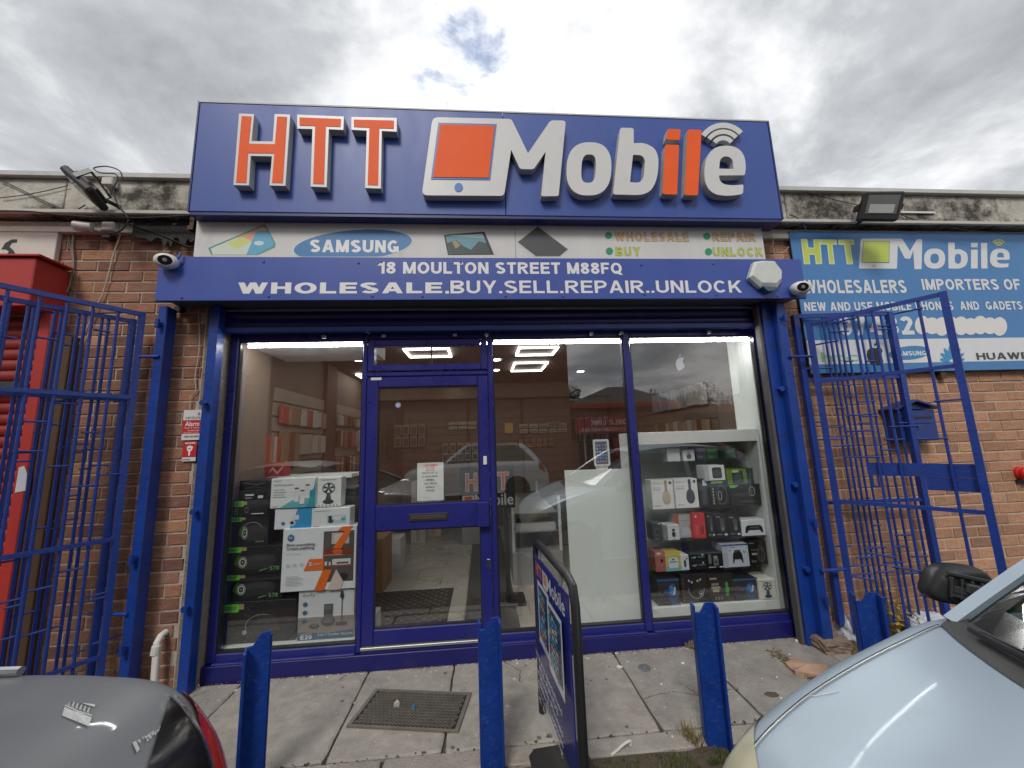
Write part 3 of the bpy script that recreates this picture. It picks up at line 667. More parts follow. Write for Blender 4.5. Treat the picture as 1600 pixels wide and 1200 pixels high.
def letter(front, face_m, inner=None, inner_m=None, holes=(), name='letter', yf=SYF, side=m_white_side, label=None, proud=.0):
    loops = [onY(front, yf)]+[onY(h, yf) for h in holes]
    o = prismh(MB(), loops, yf+.004, SY-.001).build(name, side, sg)
    f = prismh(MB(), loops, yf, yf+.0035).build('letter_face', face_m, o)
    if inner: prismh(MB(), [onY(inner, yf)], yf-.0025, yf-.0005).build('letter_inlay', inner_m, o)
    if label: o['label'] = label
    return o
letter(z3([(312,124),(390,128),(376,268),(487,270),(497,127),(578,130),(553,501),(470,499),(483,347),(372,345),(363,499),(282,497)]), m_white,
       z3([(326,139),(377,141),(363,283),(499,285),(511,141),(562,143),(540,487),(484,486),(496,333),(359,331),(350,486),(297,484)]), m_orange, label='orange letter H with white rim')
letter(z3([(614,130),(858,140),(855,210),(779,206),(768,508),(684,505),(694,205),(615,203)]), m_white,
       z3([(627,146),(843,154),(840,195),(764,192),(754,493),(698,491),(709,190),(628,188)]), m_orange, label='orange letter T with white rim beside the H')
letter(z3([(897,142),(1133,147),(1133,219),(1055,215),(1050,515),(968,512),(977,213),(897,209)]), m_white,
       z3([(910,157),(1118,162),(1118,204),(1042,202),(1036,499),(982,497),(991,199),(910,195)]), m_orange, label='orange letter T with white rim beside the tablet')
comb = rnd_poly([(676,183),(799,185.8)]+z4([(272,318),(385,153),(461,155),(425,532),(338,533),(360,310),(300,398),(232,397),(188,300),(152,531)])+[(659,305)], [9,4,0,5,5,3,3,0,4,4,0,6,9])
tb = letter(comb, m_white, name='letter', label='white tablet outline joined to the letter M')
prismh(MB(), [onY([(685,192),(776,194.3),(766,281.5),(673.5,280.5)], SYF)], SYF-.003, SYF-.0005).build('tablet_rim', m_tabblue, tb)
prismh(MB(), [onY([(688,195),(772.8,197.3),(763.4,278.4),(676.8,277.6)], SYF)], SYF-.006, SYF-.0035).build('tablet_screen', m_orange, tb)
prismh(MB(), [onY(ell(716.8, 293, 6.6, 7, 20), SYF)], SYF-.003, SYF-.0005).build('tablet_button', m_tabblue, tb)
def sell(cx, cy, rx, ry, p=2.4, n=40, sk=0):   # super-ellipse
    o = []
    for i in range(n):
        t = 2*math.pi*i/n; c, s = math.cos(t), math.sin(t)
        x = rx*abs(c)**(2/p)*(1 if c >= 0 else -1); y = ry*abs(s)**(2/p)*(1 if s >= 0 else -1); o.append((cx+x-sk*y, cy+y))
    return o
letter(z4(sell(577, 396, 112, 133, 2.5, sk=.03)), m_white, holes=[z4(sell(575, 395, 36, 71, 3, sk=.05))], label='white letter o')
letter(rnd_poly(z4([(733,190),(801,192),(800,268),(850,266),(905,290),(926,340),(920,440),(890,505),(840,527),(697,524)]), [4,4,0,6,12,12,14,12,8,4]), m_white,
       holes=[rnd_poly(z4([(797,325),(842,328),(858,352),(850,445),(828,466),(782,463)]), [2,5,5,6,5,2])], label='white letter b')
letter(rnd_poly(z4([(970,196),(1036,198),(1030,252),(963,249)]), [3,3,3,3]), m_orange, name='letter', label='orange dot of the letter i', side=m_white_side)
letter(rnd_poly(z4([(958,274),(1028,277),(1018,525),(946,522)]), [3,3,3,3]), m_orange, name='letter', label='orange stem of the letter i')
letter(rnd_poly(z4([(1070,199),(1140,202),(1122,529),(1056,527)]), [3,3,3,3]), m_orange, name='letter', label='orange letter l')
e_out = [(1356,428),(1362,385),(1355,335),(1335,302),(1300,283),(1258,279),(1215,286),(1180,312),(1160,355),(1153,415),(1158,465),(1178,503),(1212,525),(1262,531),(1310,528),(1347,521),(1350,474),(1300,479),(1255,475),(1232,458),(1226,429)]
letter(rnd_poly(z4(e_out), [2]+[6]*14+[3,3,6,6,5,2]), m_white, holes=[rnd_poly(z4([(1228,395),(1232,350),(1250,334),(1275,334),(1296,350),(1300,397)]), [0,5,6,6,5,0])], label='white letter e')
def arc(cx, cy, r0, r1, a0, a1, n=14): return [(cx+r1*math.cos(R(a0+(a1-a0)*i/n)), cy-r1*math.sin(R(a0+(a1-a0)*i/n))) for i in range(n+1)]+[(cx+r0*math.cos(R(a1-(a1-a0)*i/n)), cy-r0*math.sin(R(a1-(a1-a0)*i/n))) for i in range(n+1)]
for i, (r0, r1, a0, a1) in enumerate(((106, 132, 42, 146), (76, 98, 42, 144), (44, 66, 40, 142))):
    letter(z4(arc(1248, 297, r0, r1, a0, a1)), m_white, name='signal_arc', yf=SYF+.02)

# ------------------------------------------------------------------ faded white panel under it
class PArt(Art):
    """print on a vertical face at depth Y; coordinates given on the face"""
    def __init__(s, Y, parent, **k): super().__init__((0, Y, 0), (1, 0, 0), (0, 0, 1), parent, **k); s.Y = Y
    def c(s, pts): return onY(pts, s.Y)
    def pp(s, pts, col): return s.poly(s.c(pts), col)
    def pt(s, t, xl, yb, xr, yt, col, bold=0, space=1.0, yr=None):
        a = at(xl, yb, s.Y); b = at(xr, yr if yr else yb, s.Y); c_ = at(xl, yt, s.Y)
        return s.text(t, a.x, a.z, b.x, c_.z, col, bold, space)
PY = -.25
wp = thing('printed_panel', 'faded white printed panel with phones and wholesale repair wording under the big sign', 'sign', (0, PY, 3))
a = at(308, 343, PY); bq = at(1196, 402, PY)
xj = at(805, 370, PY).x
MB().box(a.x, xj-.0015, PY, PY+.012, 2.98, a.z+.05).build('panel_board', m_panelwhite, wp)
MB().box(xj+.0015, bq.x, PY, PY+.012, 2.98, a.z+.05).build('panel_board', m_panelwhite, wp)
MB().box(a.x+.02, bq.x-.02, PY+.013, -.06, 3.0, a.z+.04).build('panel_frame', m_brownwood, wp)
A = PArt(PY, wp)
A.pp(z3([(150,825),(440,703),(455,712),(502,800),(500,822),(410,862),(168,862)]), (.10, .30, .27))
A.pp(z3([(165,828),(438,712),(452,722),(492,800),(488,815),(400,860),(175,860)]), (.62, .68, .58))
A.pp(z3([(300,770),(438,712),(452,722),(462,748),(380,790)]), (.72, .36, .24))
A.pp(z3([(400,740),(462,735),(492,800),(488,815),(400,860),(350,860)]), (.12, .40, .58))
A.pp(z3([(250,800),(330,765),(380,790),(300,830)]), (.62, .66, .22))
A.pp(z3(ell(415, 800, 26, 12, 16)), (.6, .72, .78))
el = [(x, y) for x, y in z3(ell(905, 812, 315, 86, 48, rot=-5))]
el = [(x, min(y, 401.5)) for x, y in el]
A.pp([(x, y) for x, y in el], (.62, .68, .72)); A.pp([(459+(x-459)*1.0, y) for x, y in [(xx, min(yy, 401)) for xx, yy in z3(ell(905, 812, 309, 80, 48, rot=-5))]], (.05, .20, .43))
A.pt('SAMSUNG', 484, 394, 623, 374.5, WHITE, bold=.03, yr=394)
A.pp(z3([(1378,757),(1585,740),(1592,745),(1640,860),(1400,862)]), (.02, .03, .035)); A.pp(z3([(1388,765),(1580,750),(1622,856),(1408,858)]), (.13, .30, .38))
A.pp(z3([(1395,800),(1440,782),(1480,815),(1520,835),(1560,790),(1600,800),(1622,856),(1410,858)]), (.05, .075, .07)); A.pp(z3([(1405,760),(1580,752),(1590,775),(1500,770)]), (.33, .47, .5))
A.pp(z3([(1420,790),(1440,785),(1465,812),(1440,830)]), (.30, .28, .12))
A.pp(z4([(322,682),(478,800),(432,834),(300,834),(215,762)]), (.60, .60, .58)); A.pp(z4([(320,685),(472,799),(430,833),(310,833),(220,763)]), (.075, .075, .078))
for (x, y) in ((675, 729), (679, 808), (1166, 733), (1174, 811)): A.pp(z4(ell(x, y, 18, 18, 20)), (.02, .27, .14))
GOLD = (.38, .22, .06); GRN = (.30, .38, .03)
for t, xl, yb, xr, yt, cc in (('WHOLESALE', 708, 756, 1075, 712, GOLD), ('BUY', 712, 830, 835, 788, GRN), ('REPAIR', 1198, 757, 1410, 715, GOLD), ('UNLOCK', 1200, 831, 1447, 790, GRN)):
    (x0, y0), (x1, y1) = z4([(xl, yb), (xr, yt)])
    A.pt(t, x0-.6, y0+.5, x1+.6, y1-.5, cc, bold=.035); A.pt(t, x0, y0, x1, y1, (.55, .42, .22) if cc is GOLD else (.50, .55, .14), bold=-.02)
A.done()

# ------------------------------------------------------------------ roller shutter: hood with address banner, curtain, rails
BY = -.30
rs = thing('roller_shutter', 'blue roller shutter hood carrying the street address, with side rails round the shopfront', 'shutter', (0, -.1, GZ))
b0, b1 = at(245, 402, BY), at(1262, 468, BY); bz1 = at(700, 402.5, BY).z; bz0 = at(300, 470, BY).z
bx0, bx1 = at(244.5, 440, BY).x, at(1257, 440, BY).x
MB().box(bx0, bx1, BY, BY+.012, bz0, bz1, .003).build('banner_plate', m_banner, rs)
MB().box(bx0+.02, bx1-.02, BY+.013, -.085, bz0+.03, bz1-.02).build('shutter_hood', M('hood_grey', (.10, .10, .105), .5), rs)
MB().box(bx0+.0, bx1-.0, BY+.012, BY+.02, bz0-.0, bz0+.028).build('hood_lip', m_banner, rs)
A = PArt(BY, rs, name='address_lettering', lift=.0008)
WW = (.74, .74, .74)
A.pt('18 MOULTON STREET M88FQ', 591, 427.6, 972, 409.2, WW, bold=.02, yr=428)
A.pt('WHOLESALE', 371, 459, 691, 441.5, WW, bold=.03, yr=458.5)
A.pt('BUY.SELL.REPAIR..UNLOCK', 704, 458.5, 1160, 438.5, WW, bold=.0, yr=458)
A.pp([(696,454.5),(701.5,454.5),(701.5,458.8),(696,458.8)], WW); A.done()
bolts = [(412, 409), (560, 411), (596, 409), (420, 463), (582, 463), (1002, 414), (1114, 412), (1007, 460), (1120, 461), (790, 463), (285, 412), (284, 465), (1215, 462), (720, 410), (660, 463), (880, 463)]
for i, (x, y) in enumerate(bolts):
    p = at(x, y, BY); mt = Matrix.Translation((p.x, BY-.0005, p.z)) @ Matrix.Rotation(R(90), 4, 'X')
    MB().lathe([(.009, 0), (.009, .003), (.005, .006)], mt, 8).build('bolt', m_banner, rs)
gx0, gx1 = at(325.5, 560, -.13).x, at(340, 560, -.13).x
rx0, rx1 = at(1197, 560, -.13).x, at(1214, 560, -.13).x
zsh = at(700, 512, -.06).z
z_ = zsh+.012
k = 0
while z_ < bz0+.05:
    pr_ = [(0, 0), (-.010, .012), (-.014, .035), (-.008, .058), (0, .066)]
    mb = MB(); n_ = len(pr_)
    vs = [(x, -.055+y, z_+z) for x in (gx1-.02, rx0+.02) for y, z in pr_]+[(x, -.045, z_+z) for x in (gx1-.02, rx0+.02) for y, z in pr_]
    mb.add([(x, -.055+y, z_+z) for x in (gx1-.02, rx0+.02) for y, z in pr_], [(i, i+1, n_+i+1, n_+i) for i in range(n_-1)])
    mb.build('shutter_slat', m_plinth, rs, smooth=True); z_ += .068; k += 1
MB().box(gx1-.01, rx0+.01, -.085, -.035, zsh-.03, zsh+.012, .004).build('bottom_rail', m_gate, rs)
for xx in (-1.2, -.75, -.2, .05, .9, 1.15, 1.9): MB().box(xx-.016, xx+.016, -.04, -.02, zsh-.065, zsh-.04, .002).build('stop_bracket', m_steel, rs)
for (x0, x1, s) in ((gx0, gx1, 1), (rx0, rx1, -1)):
    g = MB().box(x0, x1, -.155, -.075, GZ-.01, bz0+.02, .004).build('guide_rail', m_post, rs)
    ex = x1+.004 if s > 0 else x0-.026
    if s < 0: MB().box(ex, ex+.022, -.135, -.085, GZ, bz0+.0).build('rail_seal', M('rail_seal_grey', (.09, .085, .08), .8, var=.3), g)
    for zz_ in (.62, 1.22, 1.95): MB().lathe([(.012, 0), (.012, .03), (.02, .03), (.02, .045)], Matrix.Translation(((x0+x1)/2, -.155, zz_)) @ Matrix.Rotation(R(90), 4, 'X'), 10).build('bolt', m_post, g)
# rough reveals between rail and frame
MB().box(OPL+.001, -1.905, -.074, .06, GZ-.02, 2.62).build('rough_reveal', m_cement, bld)
rr = random.Random(6); mb = MB()
for k in range(60):
    z_ = GZ+.04*k+rr.uniform(-.01, .01); w = rr.uniform(.012, .04); mb.box(-1.95+rr.uniform(-.02, .03), -1.92+rr.uniform(0, .02), -.074-rr.uniform(.002, .012), -.06, z_, z_+w, .003)
mb.build('mortar_lumps', m_cement, bld)
MB().box(2.405, OPR-.001, -.074, .06, GZ-.02, 2.62).build('rough_reveal', m_cement, bld)
rr = random.Random(8); mb = MB(); m_redstain = M('broken_red_brick', (.36, .06, .04), .9, var=.35, vs=30, bump=.8, dirt=(.45, .35, .3), dscale=25, damt=.5)
for k in range(70):
    z_ = .2+.034*k+rr.uniform(-.01, .01); w = rr.uniform(.012, .04); mb.box(2.398+rr.uniform(-.004, .006), 2.42, -.08-rr.uniform(0, .008), -.03, z_, z_+w, .003)
mb.build('broken_edge', m_redstain, bld)
# ------------------------------------------------------------------ shopfront frame, panes and door
sf = thing('shopfront', 'purple blue framed shop window with three tall panes and a glazed door', 'shopfront', (.2, 0, GZ))
ZG0, ZG1 = .263, 2.426
FXL, FXR = -1.90, 2.40
GX = [(-1.828, -.922), (.104, 1.161), (1.236, 2.315)]
def fr(x0, x1, z0, z1, y0=0.0, y1=.07, n='frame_member', m=m_upvc, b=.006, p=None): return MB().box(x0, x1, y0, y1, z0, z1, b).build(n, m, p or sf)
fr(FXL, GX[0][0]-.012, ZG0-.068, ZG1+.07, n='side_post')
fr(GX[2][1]+.012, FXR, ZG0-.068, ZG1+.07, n='side_post')
m1 = (GX[0][1]+.010, at(572, 700).x-.004); m2 = (at(764.3, 700).x+.004, GX[1][0]-.010); m3 = (GX[1][1]+.010, GX[2][0]-.010)
for a, b in (m1, m2, m3): fr(a, b, ZG0-.068 if a == m3[0] else ZG0-.068, ZG1+.07, y0=-.004, n='mullion')
def seg(a, b, z0, z1, n, y0=0.0): fr(a+.0006, b-.0006, z0, z1, n=n, y0=y0)
for (a, b) in ((GX[0][0]-.0115, m1[0]), (m2[1], m3[0]), (m3[1], GX[2][1]+.0115)):
    seg(a, b, ZG0-.066, ZG0-.012, 'bottom_rail', .002); seg(a, b, ZG1+.012, ZG1+.07, 'top_rail', .002)
    MB().box(a-.002, b+.002, .0, -.03, ZG0-.070, ZG0-.066+.008, .003).build('sill_nose', m_upvc, sf)
MB().box(-1.93, 2.42, -.028, .02, GZ-.05, ZG0-.072, .004).build('plinth_board', m_plinth, sf)
for (a, b) in GX:       # black gaskets and the pane
    g = .012
    mb = MB().box(a-g, a, .012, .05, ZG0-g, ZG1+g).box(b, b+g, .012, .05, ZG0-g, ZG1+g).box(a, b, .012, .05, ZG0-g, ZG0).box(a, b, .012, .05, ZG1, ZG1+g)
    mb.build('gasket', m_blackpl, sf)
    MB().box(a, b, .028, .034, ZG0, ZG1).build('window_pane', glass_win, sf)
for a, b in ((GX[2][1]-.004, GX[2][1]+.0),): MB().box(a, b, .05, .06, ZG0, ZG1).build('spacer_bar', m_alu, sf)
# transom window over the door
dx0, dx1 = m1[1]+.004, m2[0]-.004
ztb = at(665, 588).z; ztg0, ztg1 = at(665, 569).z, at(665, 540).z
gx0_, gx1_ = at(585, 555).x, at(751, 555).x
fr(dx0, dx1, ZG1+.012, ZG1+.07, n='top_rail', y0=.002)
fr(m1[1], m2[0], ztb+.004, ztb+.04, n='transom_bar', y0=-.002)
fr(dx0, gx0_, ztb+.045, ZG1+.008, y0=-.012, n='fanlight_frame'); fr(gx1_, dx1, ztb+.045, ZG1+.008, y0=-.012, n='fanlight_frame')
fr(gx0_+.0005, gx1_-.0005, ztb+.045, ztg0, y0=-.012, n='fanlight_frame'); fr(gx0_+.0005, gx1_-.0005, ztg1, ZG1+.008, y0=-.012, n='fanlight_frame')
MB().box(gx0_, gx1_, .02, .026, ztg0, ztg1).build('window_pane', glass_win, sf)
MB().box(gx0_+.43, gx0_+.44, .03, .05, ztg0, ztg1).build('window_stay', m_blackpl, sf)
# door
dr = MB().box(dx0, dx1, .05, .056, ZG0-.05, ZG0-.04).build('door', m_upvc, sf)
D0 = ZG0-.022; D1 = ztb-.004
ug0, ug1 = at(590, 790).z, at(590, 606).z; lg0, lg1 = at(583, 983.6).z, at(586, 829.8).z
dgx0, dgx1 = at(589.5, 680).x, at(748, 680).x
YD = -.014
def dm(x0, x1, z0, z1, n, m=m_upvc, y0=YD, y1=.05, b=.006): return MB().box(x0, x1, y0, y1, z0, z1, b).build(n, m, dr)
dm(dx0, dgx0, D0, D1, 'door_stile'); dm(dgx1, dx1, D0, D1, 'door_stile')
dm(dgx0+.0006, dgx1-.0006, ug1, D1, 'door_rail'); dm(dgx0+.0006, dgx1-.0006, lg1, ug0, 'door_rail', y0=YD-.004); dm(dgx0+.0006, dgx1-.0006, D0, lg0, 'door_rail')
for z0, z1 in ((ug0, ug1), (lg0, lg1)):
    MB().box(dgx0, dgx1, .018, .024, z0, z1).build('door_pane', glass_win, dr)
    MB().box(dgx0, dgx0+.007, -.004, .016, z0, z1).box(dgx1-.007, dgx1, -.004, .016, z0, z1).box(dgx0+.007, dgx1-.007, -.004, .016, z0, z0+.007).box(dgx0+.007, dgx1-.007, -.004, .016, z1-.007, z1).build('gasket', m_blackpl, dr)
a, b = at(639, 815, YD), at(700, 800, YD)
MB().box(a.x, b.x, YD-.012, YD-.004, a.z, b.z, .004).build('letter_slot', M('bronze_frame', (.05, .045, .05), .4, .3), dr); 
MB().box(a.x+.015, b.x-.015, YD-.016, YD-.012, a.z+.014, b.z-.014, .002).build('letter_flap', M('bronze_flap', (.07, .06, .06), .5, .3), dr)
a, b = at(746, 824, YD-.05), at(764, 784, YD-.05)
MB().box(a.x, b.x, YD-.055, YD-.0045, a.z, b.z, .006).build('door_handle', m_upvc, dr)
p = at(763.5, 881, YD); MB().box(p.x-.014, p.x+.012, YD-.008, YD, p.z-.035, p.z+.035, .004).build('door_lock', m_chrome, dr)
p = at(757.5, 719, YD); MB().box(p.x-.012, p.x+.016, YD-.012, YD, p.z-.035, p.z+.03, .004).build('latch', m_wpl, dr)
p = at(588, 592, YD); MB().box(p.x-.04, p.x+.04, YD-.003, YD, p.z-.01, p.z+.01).build('maker_label', m_wpl, dr)
MB().box(dx0-.0, dx1, -.034, .04, D0-.022, D0-.003, .003).build('threshold', m_alu, sf)
MB().box(dx0, dx1, -.02, .04, ZG0-.070, D0-.024, .003).build('threshold_frame', m_upvc, sf)
# notice on the door glass
nt_ = thing('paper_notice', 'white paper notice with red heading taped inside the door glass', 'notice', (at(672, 752, .04).x, .04, at(672, 752, .04).z))
a, b = at(652, 783, .04), at(693, 722, .04)
MB().box(a.x, b.x, .034, .0355, a.z, b.z).build('paper', M('paper', (.82, .82, .80), .6, var=.02), nt_)
A = Art((a.x, .034, a.z), (b.x-a.x, 0, 0), (0, 0, b.z-a.z), nt_, lift=.0005, step=.0001)
RD = (.75, .06, .06); DK = (.16, .14, .16)
A.text('CUSTOMERS', .24, .90, .78, .955, RD, .03); A.text('PLEASE', .33, .84, .66, .885, RD, .03); A.text('NOTE', .33, .775, .65, .815, RD, .03)
for t, u0, u1, v in (('PROOF OF I.D', .18, .78, .705), ('IS REQUIRED', .18, .78, .61), ('WHEN', .34, .64, .52), ('SELLING A', .26, .72, .425), ('MOBILE', .33, .66, .33), ('PHONE', .34, .65, .24)):
    A.text(t, u0, v, u1, v+.045, DK, .01)
A.done()
# ------------------------------------------------------------------ gate posts and lattice gates
def post(x0, x1, y0, y1, z0, z1, label):
    t = thing('gate_post', label, 'post', ((x0+x1)/2, (y0+y1)/2, GZ), 'blue square gate posts beside the shutter')
    MB().box(x0, x1, y0, y1, z0, z1, .006).build('post_tube', m_post, t); MB().box(x0-.02, x1+.02, y0-.02, y1+.02, GZ-.01, GZ+.012, .003).build('foot_plate', m_post, t)
    for z in (z1-.14, .95, .42):
        MB().tube([((x0+x1)/2, y0-.03, z-.03), ((x0+x1)/2, y0-.03, z+.03)], .013, 8).build('hinge_pin', m_post, t)
        MB().box((x0+x1)/2-.012, (x0+x1)/2+.012, y0-.03, y0, z-.012, z+.012).build('hinge_tab', m_post, t)
    return t
pa = at(243, 480, -.24); pb_ = at(258, 480, -.24); LX0 = pa.x
ptL = post(at(245, 500, -.21).x, at(245, 500, -.21).x+.06, -.21, -.115, GZ+.0, bz0+.0, 'thick blue square post at the left end of the banner beside the brick strip')
p0 = at(1216, 500, -.22).x
ptR = post(p0, p0+.075, -.22, -.085, GZ+.06, bz0+.0, 'blue square post at the right end of the banner standing on a stone block')
tb_ = thing('stone_block', 'rough brown stone block under the right blue post', 'stone', (p0+.04, -.2, GZ))
bm = bmesh.new(); bmesh.ops.create_cube(bm, size=1); bmesh.ops.subdivide_edges(bm, edges=list(bm.edges), cuts=4, use_grid_fill=True); rr = random.Random(3)
for v in bm.verts: v.co = Vector((p0+.05+v.co.x*.2+rr.uniform(-.008, .008), -.2+v.co.y*.16+rr.uniform(-.008, .008), GZ+.03+v.co.z*.085+rr.uniform(-.006, .006)))
me = bpy.data.meshes.new('stone'); bm.to_mesh(me); bm.free(); me.materials.append(M('brown_stone', (.22, .16, .12), .95, var=.25, vs=20, bump=.8)); o = bpy.data.objects.new('stone', me); COL.objects.link(o); par(o, tb_)

def leaf(root, P0, d, w, z0, z1, bars, rails, links, bw=.030, br=.0085, second=None, stile_w=None, name='gate_leaf'):
    """one lattice leaf: d = unit direction in plan; bars = distances along it; links = (s0, s1, z)"""
    d = Vector(d).normalized(); nrm = Vector((-d.y, d.x, 0)); sw = stile_w or bw
    Pt = lambda s, z: Vector((P0.x, P0.y, z))+d*s
    lf = MB().bar(Pt(0, z0), Pt(0, z1), sw, sw, d).build(name, m_gate, root)
    MB().bar(Pt(w, z0), Pt(w, z1), sw, sw, d).build('stile', m_gate, lf)
    for z, th in rails: MB().bar(Pt(sw/2, z), Pt(w-sw/2, z), .022, th, nrm).build('rail', m_gate, lf)
    for s in bars: MB().tube([Pt(s, z0), Pt(s, z1)], br, 8).build('bar', m_gate, lf)
    for s0, s1, z in links:
        MB().tube([Pt(s0-.012, z)-nrm*.008, Pt(s1+.012, z)-nrm*.008], .0065, 6).build('link_bar', m_gate, lf)
    return lf
def s_on(px, py, P0, d):
    d = Vector(d).normalized(); n = Vector((-d.y, d.x, 0)); q = atp(px, py, P0, n); return (q-P0).dot(d), q.z
# left gate
gL = thing('security_gate', 'blue lattice security gate folded open in front of the left brick wall', 'gate', (-2.4, -.2, GZ))
HL = Vector((-2.365, -.215, 0)); dL = Vector((-2.71+2.36, -.72+.2, 0)).normalized()
ztL = at(226, 488, -.215).z; zbL = .23; zm1 = at(204, 621, -.215).z; zm2 = at(180, 842, -.215).z
def lp(pxs, P, d, f): # pixels (x,y) in the crop -> distance along the leaf
    return [s_on(*f(x, y), P, d)[0] for x, y in pxs]
fL = lambda x, y: (x/3.333, 400+y/3.333)
barsA = lp([(590, 500), (455, 500), (315, 500), (165, 500), (20, 300)], HL, dL, fL)
barsA += [barsA[-1]+.09*i for i in range(1, 6)]
linksA = []
for (xa, ya, xb, yb) in ((475, 378, 590, 400), (160, 415, 315, 440), (0, 415, 110, 430), (235, 1095, 385, 1095), (410, 918, 535, 920), (505, 1138, 650, 1138)):
    (sa, za), (sb_, zb2) = s_on(*fL(xa, ya), HL, dL), s_on(*fL(xb, yb), HL, dL); linksA.append((sa, sb_, (za+zb2)/2))
f2 = lambda x, y: (x/2.143, 640+y/2.143)
for (xa, ya, xb, yb) in ((280, 632, 375, 608), (300, 795, 440, 740), (220, 830, 300, 797), (45, 765, 215, 725), (60, 615, 150, 600), (0, 670, 90, 650)):
    (sa, za), (sb_, zb2) = s_on(*f2(xa, ya), HL, dL), s_on(*f2(xb, yb), HL, dL); linksA.append((sa, sb_, (za+zb2)/2))
rq = random.Random(91)
for _ in range(9):
    i_ = rq.randrange(0, 4); ss_ = sorted([0]+barsA)[i_:i_+2]; linksA.append((ss_[0], ss_[1], rq.choice((rq.uniform(.35, 1.0), rq.uniform(1.1, 1.95)))))
leaf(gL, HL, dL, 1.25, zbL, ztL, barsA, [(ztL-.016, .03), (zm1, .026), (zm2, .026), (zbL+.02, .026), (zbL+.16, .02)], linksA)
HB = HL+Vector((-.075, .02, 0)); dB = (dL+Vector((-.05, .02, 0))).normalized()
barsB = lp([(545, 500), (510, 500), (420, 500), (385, 500), (290, 500), (255, 500), (140, 500), (110, 500)], HB, dB, fL)
barsB += [barsB[-1]+.07*i for i in range(1, 5)]
linksB = []
for (xa, ya, xb, yb) in ((320, 462, 410, 470), (165, 275, 300, 298), (225, 876, 340, 880), (350, 978, 480, 980), (315, 1022, 455, 1022), (465, 1090, 580, 1090), (40, 1022, 185, 1025), (40, 1070, 180, 1070), (245, 395, 390, 412)):
    (sa, za), (sb_, zb2) = s_on(*fL(xa, ya), HB, dB), s_on(*fL(xb, yb), HB, dB); linksB.append((sa, sb_, (za+zb2)/2))
for _ in range(12):
    i_ = rq.randrange(0, 7); ss_ = sorted([0]+barsB)[i_:i_+2]; linksB.append((ss_[0], ss_[1], rq.uniform(.35, 2.3)))
leaf(gL, HB, dB, 1.1, zbL+.02, ztL-.045, barsB, [(ztL-.06, .026), (zm1-.015, .02), (zm2-.01, .02), (zbL+.04, .026)], linksB, stile_w=.036)
MB().tube([HL+Vector((0, 0, ztL-.32)), HL+Vector((.14, 0, ztL-.32))], .011, 8).build('latch_bolt', m_gate, gL)
MB().tube([HL+Vector((-.15, .05, .62)), HL+Vector((.12, 0, .62))], .012, 8).build('latch_bolt', m_gate, gL)
# right gate
gR = thing('security_gate', 'blue lattice security gate with a wide lock plate standing open before the right wall', 'gate', (2.7, -.3, GZ))
HR = Vector((2.60, -.20, 0)); HR = Vector((at(1272, 560, -.235).x, -.235, 0))
zR1 = at(1262, 503, -.235).z; zR0 = .19
tR = atz(1473, 456, zR1); dR = Vector((tR.x-HR.x, tR.y-HR.y, 0)); wR = dR.length; dR.normalize()
fR = lambda x, y: (1240+x/3.75, 440+y/3.75)
fR2 = lambda x, y: (1240+x/3.75, 740+y/3.75)
barsA = lp([(390, 450), (520, 500), (795, 450)], HR, dR, fR)
linksA = []
for (xa, ya, xb, yb) in ((600, 183, 745, 165), (840, 700, 1000, 690), (738, 922, 890, 918), (140, 368, 255, 350), (235, 245, 360, 212), (320, 783, 455, 780), (310, 878, 455, 873), (300, 1030, 495, 1025), (580, 850, 735, 845)):
    (sa, za), (sb_, zb2) = s_on(*fR(xa, ya), HR, dR), s_on(*fR(xb, yb), HR, dR); linksA.append((sa, sb_, (za+zb2)/2))
for (xa, ya, xb, yb) in ((330, 600, 465, 620), (445, 468, 585, 485), (595, 548, 745, 568), (755, 716, 915, 738)):
    (sa, za), (sb_, zb2) = s_on(*fR2(xa, ya), HR, dR), s_on(*fR2(xb, yb), HR, dR); linksA.append((sa, sb_, (za+zb2)/2))
zRa = s_on(*fR(640, 530), HR, dR)[1]; zRb = s_on(*fR2(950, 215), HR, dR)[1]
lfR = leaf(gR, HR, dR, wR, zR0, zR1, barsA, [(zR1-.014, .026), (zRa, .024), (zRb, .024), (zR0+.02, .03)], linksA, bw=.036)
(sa, za), (sb_, zb2), (sc2, zc2) = s_on(1352, 723, HR, dR), s_on(1528, 770, HR, dR), s_on(1400, 742, HR, dR)
def plate(P, d, s0, s1, z0, z1, th, n, parent, off=0):
    nn = Vector((-d.y, d.x, 0)); o = P+d*s0+nn*off
    return MB().prism([(0, 0), (s1-s0, 0), (s1-s0, z1-z0), (0, z1-z0)], Vector((o.x, o.y, z0)), d, Z_, nn, th).build(n, m_gate, parent)
zc2 = s_on(1351, 742, HR, dR)[1]; za = s_on(1351, 723, HR, dR)[1]
smid = s_on(1445, 745, HR, dR)[0]
zlow = s_on(1528, 770, HR, dR)[1]
plate(HR, dR, sa, wR-.01, zc2, za, .006, 'lock_plate', lfR, off=.014)
plate(HR, dR, smid, wR-.012, zlow, zc2-.001, .006, 'lock_plate', lfR, off=.016)
s_, z__ = s_on(1360, 742, HR, dR); plate(HR, dR, s_, s_+.01, z__-.075, z__, .006, 'padlock_loop', lfR, off=.01); plate(HR, dR, s_+.03, s_+.04, z__-.075, z__, .006, 'padlock_loop', lfR, off=.01); plate(HR, dR, s_, s_+.04, z__-.085, z__-.075, .006, 'padlock_loop', lfR, off=.01)
